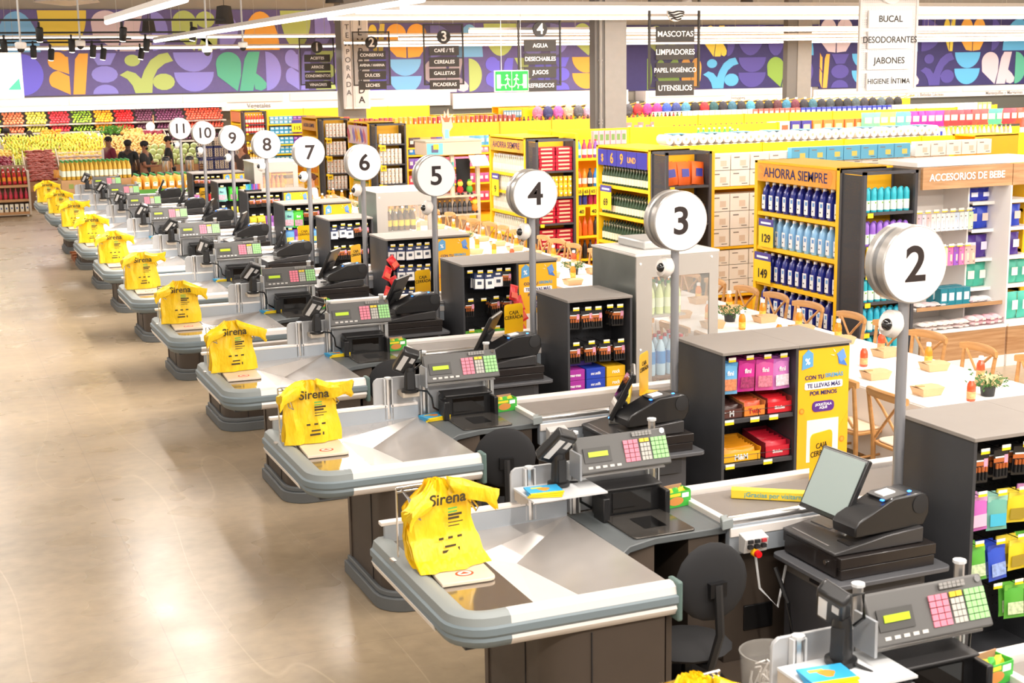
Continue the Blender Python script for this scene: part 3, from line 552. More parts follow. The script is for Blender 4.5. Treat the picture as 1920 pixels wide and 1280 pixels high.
def make_reader():
    rt = thing('card_reader', '', 'card reader')
    m = MB(); m.lathe([(.05, 0), (.05, .015), (.035, .02), (.03, .13), (.026, .15)], (0, 0, 0), BLK, 14); m.box(-.02, .02, -.035, -.02, .02, .12, BLKM); m.obj('stand', rt)
    T = Matrix.Translation((-.02, -.01, .19)) @ Matrix.Rotation(R(22), 4, 'Y') @ Matrix.Rotation(R(38), 4, 'X')
    m = MB(); m.box(-.05, .05, -.035, .02, -.09, .09, BLK, T); h = m.obj('terminal', rt, bevel=.012)
    m = MB(); m.box(-.035, -.005, -.038, -.035, -.06, .06, mt('d9d9d9', .5), T); m.box(.012, .035, -.038, -.035, .02, .06, mt('c9c9c9', .5), T); m.obj('paper_label', h)
    m = MB(); m.box(-.04, .04, .02, .023, 0.0, .07, mt('9aa3a0', .3), T); m.box(-.04, .04, .02, .024, -.07, -.01, mt('3b3b3d', .5), T); m.obj('screen_and_keys', h)
    m = MB(); m.tube([(.02, 0, .22), (.07, -.01, .24), (.07, .0, .16), (.03, .02, .12)], .006, BLK, 5); m.tube([(.03, 0, .01), (.1, .0, -.005), (.13, .02, -.05), (.14, .03, -.11), (.2, .03, -.15)], .006, BLK, 5); m.obj('cable', rt)
    return rt
READER = make_reader()
def make_register():
    rt = thing('cash_register', '', 'cash register'); D1 = mt('241f1e', .35, coat=.2); D2 = mt('454445', .3, .3)  # base unit grey is lighter, gloss of its sloped top put into the colour
    m = MB(); m.box(-.28, .29, -.25, .25, 0, .055, D1); dr = m.obj('cash_drawer', rt, bevel=.004)
    m = MB(); m.box(-.285, .295, -.255, .255, .058, .115, D1); m.obj('drawer_lid', dr, bevel=.004)
    m = MB(); m.box(-.292, -.285, -.22, .22, .012, .1, D1); m.lathe([(.013, 0), (.013, .008)], (-.293, -.14, .065), CHR, 10, Matrix.Rotation(-PI/2, 3, 'Y')); m.obj('drawer_front', dr)
    m = MB(); m.prism([(-.3, .118), (.24, .118), (.24, .2), (.02, .185), (-.3, .135)], 'y', -.22, .24, D2); b = m.obj('base_unit', rt, bevel=.006)
    m = MB(); m.box(-.27, -.26, -.12, .2, .137, .142, mt('7a7674', .4)); m.box(-.2, -.08, -.2, -.1, .145, .157, BLK); m.box(-.06, .02, -.2, -.1, .155, .17, BLK); m.obj('tray_slots', b)
    return rt
REG = make_register()
def make_monitor():
    rt = thing('register_monitor', '', 'monitor'); T = Matrix.Rotation(R(27), 4, 'Y')
    m = MB(); m.box(-.012, .018, -.18, .18, .02, .37, BLK, T); c = m.obj('casing', rt, bevel=.006)
    m = MB(); m.box(-.016, -.012, -.165, .165, .045, .355, mt('171a1e', .06, coat=1), T); m.obj('screen', c)
    m = MB(); m.box(.018, .04, -.1, .1, .08, .22, BLKM, T); m.tube([(.1, 0, .1), (.13, 0, .03), (.1, 0, -.03)], .022, BLK, 8); m.box(.0, .18, -.08, .08, -.045, -.03, BLK); m.obj('stand', rt, bevel=.004)
    m = MB(); m.box(-.016, -.01, -.155, -.145, .024, .032, mt('2f7dff', .4, emit=6), T); m.obj('power_light', c)
    m = MB(); m.box(.0, .012, -.17, .17, .368, .373, mt('b5b2ae', .3), T); m.obj('top_trim', c)
    return rt
MON = make_monitor()
def make_printer():
    rt = thing('receipt_printer', '', 'receipt printer'); D = mt('19191b', .38, coat=.2)
    pr = [(-.24, 0), (.2, 0), (.235, .06), (.235, .12)]+[(.175+.062*math.cos(R(a)), .115+.062*math.sin(R(a))) for a in (20, 50, 80, 110)]+[(.0, .17), (-.22, .08), (-.245, .05)]
    m = MB(); m.prism(pr, 'y', -.09, .09, D); b = m.obj('body', rt, bevel=.008)
    m = MB(); m.lathe([(.05, 0), (.05, .004), (.042, .005)], (.172, -.09, .115), BLKM, 18, Matrix.Rotation(PI/2, 3, 'X')); m.obj('paper_roll_cover', b)
    T = Matrix.Translation((.03, 0, .168)) @ Matrix.Rotation(R(-6), 4, 'Y')
    m = MB(); m.box(-.07, .07, -.07, .07, 0, .006, mt('4b4a4a', .4), T); m.box(-.05, .03, -.03, .035, .006, .014, mt('f4f4f4', .6), T); m.obj('paper_slot', b)
    m = MB(); m.box(.085, .1, -.07, -.055, .005, .01, mt('2f7dff', .4, emit=6), T); m.box(-.09, -.075, -.07, -.05, .0, .006, mt('2f7dff', .4, emit=2), T); m.obj('status_light', b)
    return rt
PRN = make_printer()
def make_chair():
    rt = thing('cashier_chair', '', 'chair'); K = mt('17171a', .75)
    m = MB(); m.ball((0, 0, .46), 1, K, 16, 8, (.23, .22, .045)); m.obj('seat', rt)
    T = Matrix.Rotation(R(-6), 3, 'X')
    m = MB(); m.ball((0, -.22, .86), 1, K, 18, 10, (.2, .035, .19), T); m.obj('backrest', rt)
    m = MB(); m.box(-.045, .045, -.285, -.25, .8, .87, BLK); m.tube([(0, -.275, .86), (0, -.3, .62), (0, -.22, .42), (0, 0, .4)], .022, BLKM, 6); m.obj('back_support', rt)
    m = MB(); m.tube([(0, 0, .08), (0, 0, .44)], .028, BLK, 8); m.lathe([(.1, .4), (.12, .42)], (0, 0, 0), BLK, 8); m.obj('gas_column', rt)
    m = MB()
    for k in range(5): a = R(72*k+20); m.tube([(0, 0, .11), (.26*math.cos(a), .26*math.sin(a), .06)], [.024, .016], BLK, 6)
    b = m.obj('base', rt)
    for k in range(5):
        a = R(72*k+20); m = MB(); m.lathe([(.027, -.012), (.027, .012)], (.26*math.cos(a), .26*math.sin(a), .028), BLK, 10, Matrix.Rotation(PI/2, 3, 'X')); m.obj('caster', b)
    m = MB(); m.lathe([(.2, .26), (.2, .272)], (0, 0, 0), BLK, 16); m.obj('foot_ring', rt)
    return rt
CHAIR = make_chair()
def make_sign(n):
    rt = thing('lane_sign', '', 'lane sign', group=None)
    rim = mt('b9b5b1', .3, .5); rim2 = mt('8f8f90', .35, .5); X = Matrix.Rotation(PI/2, 3, 'X')
    m = MB(); m.lathe([(.2, 0), (.205, .005), (.205, .045), (.195, .05), (.195, .095), (.205, .1), (.205, .15), (.2, .155)], (0, .155, 2.248), rim, 40, X); m.lathe([(.196, 0), (.196, .04)], (0, .1, 2.248), rim2, 40, X); d = m.obj('drum', rt)
    m = MB(); m.lathe([(.196, 0), (.196, .003)], (0, 0, 2.248), mt('f4efee', .35, emit=.12), 40, X); m.lathe([(.196, 0), (.196, .003)], (0, .161, 2.248), mt('f4efee', .35, emit=.12), 40, X); m.obj('face', d)
    text(str(n), .26, INK, d, (0, -.0045, 2.243), bold=.035, sp=.95, sx=1.06); text(str(n), .235, INK, d, (0, .1655, 2.243), rot=(PI/2, 0, PI), bold=.03, sp=.95)
    m = MB(); m.tube([(0, .08, 0), (0, .08, 2.06)], .029, mt('a4a5aa', .35, .6), 14); m.lathe([(.06, 0), (.05, .02)], (0, .08, 0), GRY, 14); m.obj('pole', rt)
    m = MB(); m.lathe([(.045, 0), (.075, .03), (.07, .075), (.045, .095)], (-.03, .08-.0, 1.92), mt('efe8e2', .4), 16, Matrix.Rotation(R(-75), 3, 'Y')); k = m.obj('camera_dome', rt)
    m = MB(); m.ball((-.12, .055, 1.935), .033, mt('1a1a1c', .1, coat=1), 12, 8); m.obj('lens', k)
    return rt
# yellow shirt-handle bags hung on a wire rack
def _bag(nt, b):
    b.inputs['Base Color'].default_value = (lin(250), lin(208), lin(28), 1); b.inputs['Roughness'].default_value = .38
    tc = nt.nodes.new('ShaderNodeTexCoord'); n = nt.nodes.new('ShaderNodeTexNoise'); n.inputs['Scale'].default_value = 9; n.inputs['Detail'].default_value = 3
    mp = nt.nodes.new('ShaderNodeMapping'); mp.inputs['Scale'].default_value = (1.6, 1, .7); bp = nt.nodes.new('ShaderNodeBump'); bp.inputs['Distance'].default_value = .03; bp.inputs['Strength'].default_value = .8
    nt.links.new(tc.outputs['Object'], mp.inputs[0]); nt.links.new(mp.outputs[0], n.inputs['Vector']); nt.links.new(n.outputs['Fac'], bp.inputs['Height']); nt.links.new(bp.outputs[0], b.inputs['Normal'])
    b.inputs['Subsurface Weight'].default_value = .15; b.inputs['Subsurface Radius'].default_value = (.05, .03, .005)
BAGM = textured('yellow_plastic', _bag)
def make_bags(seed, slump=0):
    rnd = random.Random(seed); rt = thing('bag_bundle', '', 'plastic bags')
    # outline half-widths by height; front shell in layered sheets
    Ht = .40
    def outline(b):   # half width of the body at height b (0..1)
        return (.19-.03*b) if b < .7 else max(.04, .168*(1-(b-.7)/.34))
    nlay = 5
    for L in range(nlay):
        m = MB(); vs = []; fs = []; nx, nz = 12, 16; y0 = .02+L*.022; lean = rnd.uniform(-.01, .01); wob = rnd.uniform(0, 6)
        for s_ in (0, 1):
            base = len(vs)
            for j in range(nz+1):
                b = j/nz; z = Ht*b*(1-.01*L); hw = outline(b)*(1-.025*L+.02*math.sin(L*2))
                if slump and b < .2: z = Ht*b*.5
                for i in range(nx+1):
                    a = i/nx*2-1
                    fold = .010*math.sin(a*7+wob+b*2)*(1-b*.4)+.006*math.sin(a*15+wob*2+b*5)
                    bulge = .045*(1-a*a)*(1-abs(b-.25))*(.5 if s_ else 1)
                    y = -(y0*0)+L*.02+(fold-bulge if s_ == 0 else .012+fold)
                    if slump and b < .3: y -= slump*(.3-b)*1.2
                    vs.append((a*hw+lean*b+.008*math.sin(b*9+L), y+.03*b, z))
            for j in range(nz):
                for i in range(nx):
                    q = (base+j*(nx+1)+i, base+j*(nx+1)+i+1, base+(j+1)*(nx+1)+i+1, base+(j+1)*(nx+1)+i); fs.append(q if s_ == 0 else q[::-1])
        m.add(vs, fs, BAGM)
        m.obj('bag', rt)
        if L == 0: ref = vs
    # handles pulled over the rack arms, left and right
    for s in (-1, 1):
        dz = rnd.uniform(-.02, .02); up = rnd.choice((-.04, 0, .05))
        for L in range(3):
            m = MB(); y = -.03-.02*L
            P = [(s*.045, y+.06, Ht-.04), (s*.1, y+.02, Ht-.07+dz), (s*.16, y, Ht-.085+dz+up*.4), (s*.2, y-.03, Ht-.095+dz+up), (s*.235, y-.05, Ht-.12+dz+up*1.4)]
            vs = []; fs = []; n = 10
            for i, p in enumerate(P):
                rw = (.045, .05, .042, .038, .055)[i]*(1-.08*L)
                for k in range(n):
                    t = 2*PI*k/n; q = 1+.22*math.sin(3*t+L+i+seed)
                    vs.append((p[0]+.012*math.sin(2*t+i), p[1]+rw*.5*math.cos(t)*q, p[2]+rw*math.sin(t)*q))
            for i in range(len(P)-1):
                for k in range(n): fs.append((i*n+k, i*n+(k+1) % n, (i+1)*n+(k+1) % n, (i+1)*n+k))
            fs.append([(len(P)-1)*n+k for k in range(n)]); m.add(vs, fs, BAGM); m.obj('bag_handle', rt)
    # printing on the front bag
    pr = mt('3c341c', .6); gr = mt('5cab4c', .6)
    text('Sirena', .08, pr, rt, (0, -.062, .325), bold=.035, rot=(R(96), 0, 0))
    m = MB()
    for k, (w_, h_, mm) in enumerate(((.05, .008, gr), (.05, .008, gr), (.075, .012, pr), (.06, .012, pr), (.08, .005, pr), (.06, .005, pr))): m.box(.0, w_, -.06, -.059, .27-k*.017, .27-k*.017+h_, mm)
    for k in range(3): m.box(-.06+k*.05, -.035+k*.05, -.075, -.074, .13, .142, pr)
    m.box(-.03, .03, -.078, -.077, .09, .1, pr); m.box(-.04, .03, -.074, -.073, .062, .075, pr); m.box(.045, .055, -.07, -.069, .06, .08, pr)
    m.obj('printing', rt)
    return rt
RACK = thing('bag_rack', '', 'wire bag rack')
m = MB(); rr = .005
m.tube([(-.165, .1, 0), (-.165, .1, .365)], rr, CHR, 6); m.tube([(.165, .1, 0), (.165, .1, .365)], rr, CHR, 6); m.tube([(-.165, .1, .365), (.165, .1, .365)], rr, CHR, 6); m.tube([(-.165, .1, .345), (.165, .1, .345)], rr, CHR, 6)
m.tube([(0, .1, .36), (0, .04, .365), (0, .02, .4)], rr, CHR, 6); m.obj('wire_frame', RACK)
for s in (-1, 1):
    m = MB(); m.tube([(s*.14, .1, .36), (s*.15, -.02, .34), (s*.165, -.13, .285), (s*.145, -.15, .275), (s*.135, -.05, .32), (s*.13, .1, .35)], rr, CHR, 6); m.obj('wire_arm', RACK)
m = MB(); m.box(-.2, .2, .08, .13, 0, .008, ALU); m.obj('foot_plate', RACK)
BAGS = [make_bags(3), make_bags(8), make_bags(15), make_bags(21, .35)]
BOARD = thing('bagging_board', '', 'board')
m = MB(); m.prism(rrect(0, .27, 0, .4, .04, 4, (0, 1, 0, 0)), 'z', 0, .018, mt('dccdb9', .4)); b = m.obj('board', BOARD, bevel=.004)
m = MB(); m.prism([(.14+.045*math.cos(R(a)), .1+.036*math.sin(R(a))) for a in range(0, 360, 20)], 'z', .018, .0195, mt('e0452e', .5)); m.prism([(.14+.034*math.cos(R(a)), .1+.027*math.sin(R(a))) for a in range(0, 360, 20)], 'z', .0195, .02, mt('f4efe6', .5)); m.prism([(.115, .09), (.165, .09), (.14, .118)], 'z', .02, .0207, mt('e0452e', .5)); m.obj('printed_mark', b)
FLY = thing('leaflet_stack', '', 'leaflets')
for k in range(3):
    m = MB(); T = Matrix.Rotation(R(6*k-6), 4, 'Z'); z = k*.009
    m.box(-.09, .09, -.065, .065, z, z+.007, mt('35a6dc', .4), T); m.box(-.09, .09, -.07, -.055, z+.0005, z+.0075, mt('f6d51f', .4), T)
    if k == 2:
        m.prism([(.03*math.cos(R(a))*(1+.3*math.sin(R(a*3))), .03*math.sin(R(a))) for a in range(0, 360, 30)], 'z', z+.007, z+.0078, mt('f08c2a', .5)); m.box(-.06, .0, .02, .04, z+.007, z+.0078, mt('f7d24a', .5), T)
    m.obj('leaflet', FLY)
GBOX = thing('snack_carton', '', 'snack carton')
m = MB(); m.box(-.09, .09, -.045, -.04, 0, .085, mt('3fae3d', .45)); m.box(-.09, .09, .04, .045, 0, .1, mt('b98e6c', .7)); m.box(-.09, -.085, -.04, .04, 0, .09, mt('3fae3d', .45)); m.box(.085, .09, -.04, .04, 0, .09, mt('3fae3d', .45)); m.box(-.085, .085, -.04, .04, 0, .01, mt('b98e6c', .7)); b = m.obj('tray_box', GBOX)
m = MB(); m.prism([(.05*math.cos(R(a))-.01, .035+.024*math.sin(R(a))) for a in range(0, 360, 24)], 'y', -.0465, -.045, mt('d68d43', .6)); m.box(.03, .075, -.0465, -.045, .05, .075, WHT2); m.box(-.07, .02, -.0465, -.045, .062, .078, mt('f2d72e', .5)); m.obj('printing', b)
for k in range(4):
    m = MB(); m.pillow((-.06+k*.04, 0, .055), .07, .03, .09, mt(['4fb948', 'e8d23a'][k % 2], .4), Matrix.Rotation(PI/2, 3, 'X') @ Matrix.Rotation(R(8*k-10), 3, 'Y')); m.obj('snack_packet', GBOX)
def make_caja():
    rt = thing('closed_lane_sign', '', 'sign'); Y_ = mt('fac31c', .35)
    m = MB(); m.prism(rrect(-.1, .1, 0, .3, .03, 4, (0, 0, 1, 1)), 'y', -.002, .002, Y_); b = m.obj('sign_plate', rt)
    m = MB(); m.box(-.1, .1, -.08, .0, 0, .004, Y_); m.obj('foot', rt)
    text('CAJA\nCERRADA', .044, INK, b, (0, -.003, .2), bold=.006, sp=1.0)
    return rt
CAJA = make_caja()
lane_y = {i: 5.40+(i-2)*2.45 for i in range(1, 12)}; lane_y[1] -= .045
BRK = mt('b9ae9f', .5)
for i in range(1, 12):
    Y = lane_y[i]; at = 'at checkout %s' % NUM[i] if i > 1 else 'at the nearest, unnumbered checkout'
    lam = 'under sign %s' % NUM[i] if i > 1 else 'nearest the camera'
    put(COUNTER, (2.6, Y+.6, 0), 0, 'checkout counter with steel bagging table and grey bumper, %s' % lam)
    put(SCAN, (3.37, Y+1.1, .912), 0, 'black scanner tower and plate set in worktop %s' % at)
    put(PAD, (3.33, Y+1.08, 1.165), 0, 'grey scale keypad with pink and green keys %s' % at)
    rx, rz_, rh = (2.96, 0, 1.115)
    rd = put(READER, (rx, Y+1.13, rh), R([0, -60, 10, -8, 0, 14, -12, 25, 8, -5, 16, 0][i]), 'black card reader on a stand fixed to the divider %s' % at, scale=1.2)
    if i <= 2:
        s = thing('bracket_shelf', 'metal shelf fixed to divider under the card reader %s' % at, 'shelf', (2.9, Y+1.1, 1.1))
        m = MB(); m.box(-.17, .25, -.17, .1, 0, .01, LGR); m.obj('shelf_plate', s); m = MB(); m.box(-.16, -.12, .02, .11, -.06, 0, BRK); m.obj('shelf_bracket', s)
        put(FLY, (2.83, Y+1.03, 1.112), R(-12), 'blue and yellow leaflets on the metal shelf %s' % at)
    else:
        s = thing('reader_bracket', 'small beige bracket holding the card reader %s' % at, 'bracket', (rx, Y+1.16, 1.08))
        m = MB(); m.box(-.06, .06, -.06, .07, 0, .035, BRK); m.obj('bracket_block', s, bevel=.005)
        if i in (3, 4, 5, 6, 8): put(FLY, (3.12, Y+1.1, .914), R(10), 'blue and yellow leaflets lying on the worktop %s' % at)
    if i <= 6: put(GBOX, (3.64, Y+1.12, .914), R(8), 'green snack carton beside the scanner %s' % at)
    put(REG, (4.30, Y+.35, .761), 0, 'black cash drawer and register base on the platform %s' % at)
    mo = put(MON, (4.13+.02, Y+.47, .955), R([0, 0, 4, -27, -36, -40, -34, -12, -22, -18, -14, -8][i]), ('register monitor with pale lit screen %s' if i == 2 else 'black register monitor tilted back %s') % at)
    if i == 2:
        sc_ = [c for c in mo.children_recursive if c.name.startswith('screen')][0]; sc_.data = sc_.data.copy(); sc_.data.materials[0] = mt('8e9a96', .25, emit=.25)
    put(PRN, (4.36, Y+.24, .955), R(4), 'black receipt printer with round side cover %s' % at)
    if i <= 8: put(CHAIR, (3.30, Y+.36 if i != 4 else Y+.3, 0), R(-12+7*(i % 3)), 'black swivel cashier chair seen from behind %s' % at)
    rtb = put(RACK, (2.165, Y+.82, .918), R(4), 'chrome wire bag rack on the bagging table %s' % at)
    put(BAGS[3] if i == 2 else BAGS[i % 3], (2.175, Y+.76, .94), R([0, 3, 8, 2, 4, -3, 4, 0, -4, 3, -5, 0][i]), 'bundle of yellow plastic shopping bags hanging on the rack %s' % at)
    put(BOARD, (2.06, Y+.46, .918), R(-3), 'pale board with red mark on the steel tray %s' % at)
    if i >= 2:
        s = make_sign(i); s.location = (4.70, Y+.475, 0); s['label'] = 'round white lane sign number %s on a grey pole' % NUM[i]
    if i in (2, 3, 4, 5, 6, 7, 10):
        put(CAJA, (4.56 if i == 2 else 4.73, Y+1.06, .938), R({2: 18, 3: 44, 4: 12, 5: 18, 6: 38, 7: 14, 10: 40}[i]), 'yellow CAJA CERRADA sign standing on the conveyor %s' % at)
DIV = thing('lane_divider_bar', 'yellow divider bar lettered in blue lying on conveyor at checkout two', 'divider bar', (4.17, lane_y[2]+.9, .938), R(-36))
m = MB(); m.prism([(-.03, 0), (.03, 0), (.03, .05), (.0, .06), (-.03, .05)], 'x', -.25, .25, mt('f0cf3a', .45)); b = m.obj('bar', DIV, bevel=.004)
text('¡Gracias por visitarnos!', .038, mt('5aa7a8', .5), b, (0, -.0315, .026), bold=.01)
d2 = thing('lane_divider_bar', 'short yellow divider bar end beside the printer at checkout three', 'divider bar', (4.55, lane_y[3]+.98, .938), R(60))
m = MB(); m.prism([(-.03, 0), (.03, 0), (.03, .05), (.0, .06), (-.03, .05)], 'x', -.2, .2, mt('f0cf3a', .45)); m.obj('bar', d2, bevel=.004)
tr = thing('clear_waste_bin', 'clear waste bin with plastic liner beside the cashier chair, checkout two', 'bin', (3.72, lane_y[2]+.25, 0))
m = MB(); prof = [(.13, 0), (.155, .38), (.16, .385), (.16, .39), (.15, .39), (.125, .01)]; m.lathe(prof, (0, 0, 0), mt('c8c4be', .1, alpha=.35), 24); m.obj('bin_wall', tr)
m = MB()
for k in range(40): a = k*2.4; r_ = .02+.1*random.random(); m.tube([(r_*math.cos(a), r_*math.sin(a), .05+.25*random.random()), (r_*math.cos(a+.6), r_*math.sin(a+.6), .1+.22*random.random())], .006, mt('e6e2dc', .2), 4)
m.obj('crumpled_liner', tr)
dk = thing('network_box', 'small black device with blue light on the shelf under the register, checkout two', 'device', (3.95, lane_y[2]+.8, .285))
m = MB(); m.box(-.08, .1, -.06, .06, 0, .14, BLK); m.obj('case', dk, bevel=.004); m = MB(); m.box(-.084, -.08, -.02, -.012, .06, .068, mt('2f5dff', .4, emit=8)); m.obj('indicator', dk)
# ---------------------------------------------------------------- impulse shelving at the end of each lane
GW = mt('3b3c40', .5, var=.04); GTOP = mt('8d8680', .55, var=.02); PEG = mt('232429', .6); POST = mt('fbbb1c', .45)
TAGW = mt('f6f2ea', .5)
GX0, GX1, GX2, GH = 4.81, 5.408, 5.83, 1.40
def make_gondola(poster):
    rt = thing('impulse_shelf', '', 'display shelf'); O = (5.1, .31, 0); M = lambda: MB(*O)
    m = M(); m.box(GX0, GX0+.02, 0, .63, .04, GH-.022, GW); m.obj('side_panel', rt)
    m = M(); m.box(GX1-.02, GX1, 0, .63, .04, GH-.022, GW); m.obj('side_panel', rt)
    m = M(); m.box(GX0-.005, GX1, -.01, .635, GH-.022, GH, GTOP); m.obj('top_board', rt, bevel=.003)
    m = M(); m.box(GX0+.02, GX1-.02, .36, .38, .1, GH-.022, PEG); m.obj('peg_board', rt)
    m = M()
    for i in range(18):
        for k in range(24): m.box(GX0+.04+i*.03, GX0+.047+i*.03, .358, .36, .2+k*.05, .207+k*.05, mt('0a0a0b', .7))
    m.obj('peg_holes', rt)
    m = M(); m.box(GX0+.02, GX1-.02, .02, .6, .04, .14, GW); m.obj('base', rt)
    if poster:
        m = M(); m.box(GX1, GX2, .012, .63, .04, GH-.022, GW); m.obj('cupboard', rt)
        m = M(); m.box(GX1, GX2+.005, -.01, .635, GH-.022, GH, GTOP); m.obj('top_board', rt, bevel=.003)
        m = M(); m.box(GX1+.004, GX2-.002, .004, .012, .06, GH-.04, POST); m.prism([(GX2-.002, .9), (GX2-.1, .75), (GX2-.13, .6), (GX2-.05, .4), (GX2-.002, .35)], 'y', .002, .0045, mt('fcb61e', .45)); m.prism([(GX1+.004, 1.0), (GX1+.09, .85), (GX1+.12, .5), (GX1+.004, .35)], 'y', .002, .0045, mt('fcb61e', .45)); p = m.obj('poster', rt)
        cx = (GX1+GX2)/2-5.1; fy = .002-.31
        text('CON TU', .04, NAVY, p, (cx-.075, fy, 1.16), bold=.03, name='poster_lettering'); text('SIREMÁS', .04, mt('4aa5d8', .5), p, (cx+.085, fy, 1.165), bold=.03, name='poster_lettering')
        m = M(); m.prism([(a+cx+5.1, b) for a, b in rrect(-.155, .155, 1.077, 1.128, .012, 3)], 'y', .0, .003, WHT2); m.obj('poster_band', p)
        text('TE LLEVAS MÁS', .04, NAVY, p, (cx, fy-.003, 1.102), bold=.03, name='poster_lettering'); text('POR MENOS', .04, NAVY, p, (cx, fy, 1.047), bold=.03, name='poster_lettering')
        m = M(); m.prism([(a+cx+5.1, b) for a, b in rrect(-.09, .09, .915, .99, .03, 4)], 'y', .0, .003, mt('5a2a8c', .5)); m.obj('poster_button', p)
        text('¡SOLICÍTALA\nAQUÍ!', .024, WHT2, p, (cx, fy-.003, .953), bold=.02, name='poster_lettering')
        m = M(); m.box(cx+5.1-.13, cx+5.1+.13, .001, .004, .56, .86, TAGW); m.obj('poster_card', p)
        m = M(); m.prism([(GX1+.03, 1.22), (GX1+.12, 1.24), (GX1+.12, 1.33), (GX1+.08, 1.36), (GX1+.035, 1.32)], 'y', .0, .003, mt('63a8dc', .5)); m.obj('discount_tag', p); text('%', .06, WHT2, p, (GX1+.075-5.1, fy-.003, 1.275), bold=.03, name='poster_lettering')
        m = M(); m.prism([(GX2-.1, 1.3), (GX2-.05, 1.27), (GX2-.02, 1.22), (GX2-.09, 1.24)], 'y', .0, .003, mt('4a7fd8', .5)); m.prism([(GX2-.11, 1.31), (GX2-.055, 1.345), (GX2-.03, 1.28), (GX2-.075, 1.25)], 'y', -.001, .002, mt('6f9fe6', .5)); m.prism([(GX2-.14, 1.35), (GX2-.12, 1.33), (GX2-.125, 1.325)], 'y', .0, .003, WHT2); m.prism([(GX2-.16, 1.31), (GX2-.13, 1.305), (GX2-.13, 1.3)], 'y', .0, .003, WHT2); m.obj('megaphone', p)
        for (x, z) in ((GX1+.035, .93), (GX2-.05, .7), (GX1+.05, .45)):
            m = M(); m.lathe([(.022, -.002), (.022, .002)], (x, .002, z), mt('f08a1c', .5), 14, Matrix.Rotation(PI/2, 3, 'X')); m.lathe([(.014, -.002), (.014, .003)], (x, .001, z), mt('f8a53a', .5), 12, Matrix.Rotation(PI/2, 3, 'X')); m.obj('coin', p)
    return rt
GON_P = make_gondola(True); GON_S = make_gondola(False)
HOOK = thing('peg_hook', '', 'peg hook')
m = MB(); m.tube([(0, .3, 0), (0, 0, 0), (0, -.012, .012)], .0025, BLK, 4); m.obj('prong', HOOK)
m = MB(); m.box(-.028, .028, -.018, -.016, .002, .016, mt('f7d716', .5)); m.box(-.028, .028, -.018, -.016, .016, .032, TAGW); m.obj('price_tag', HOOK)
def clone_as_part(proto, parent, loc):
    for ch in proto.children:
        c = ch.copy(); C.objects.link(c); c.parent = parent; c.location = loc
# hanging packs: front pack plus the edges of those behind it
def hang_pack(name, w, h, base, head, dep=.012, label=None, extra=None, logo=None, logoc=None, mode='bag'):
    rt = thing(name, '', 'packet')
    m = MB()
    if mode == 'bag':
        m.pillow((0, 0, -h/2-.01), w, h, dep*2.2, base); b = m.obj('bag', rt)
        m = MB(); m.box(-w*.4, w*.4, -dep*1.15-.001, -dep*1.15, -h*.92, -h*.55, extra or head); m.obj('printed_window', b)
        m = MB(); m.box(-w*.5, w*.5, -.004, .004, -.035, -.004, head); m.obj('header', b)
    else:     # blister card
        m.box(-w/2, w/2, -.001, .001, -h, 0, base); b = m.obj('card', rt)
        m = MB()
        if mode == 'battery':
            for i in range(4): m.tube([(-w*.33+i*w*.22, -.009, -h*.9), (-w*.33+i*w*.22, -.009, -h*.62)], .008, BLK, 8); m.tube([(-w*.33+i*w*.22, -.009, -h*.62), (-w*.33+i*w*.22, -.009, -h*.45)], .008, mt('c8723c', .3, .4), 8)
            m.obj('battery', b)
            m = MB(); m.box(-w/2, w/2, -.003, -.001, -h*.42, -h*.28, mt('c8723c', .35, .3)); m.box(w*.22, w*.46, -.004, -.002, -h*.6, -h*.18, mt('eaa6c4', .5)); m.box(-w*.4, w*.2, -.004, -.002, -h*.27, -h*.22, WHT2); m.obj('printing', b)
        else:
            m.box(-w*.46, w*.46, -.014, -.001, -h*.95, -h*.35, WHT2); m.obj('box', b)
            m = MB(); m.box(-w*.22, w*.22, -.016, -.014, -h*.7, -h*.5, mt('4a5468', .5)); m.box(-w*.25, w*.25, -.003, -.001, -h*.22, -h*.1, WHT2); m.obj('printing', b)
    if logo:
        t = text(logo, w*.34, logoc or WHT2, b, (0, -dep*1.25-.002, -h*.36), bold=.04)
    return rt
NV = mt('2c3a66', .5)
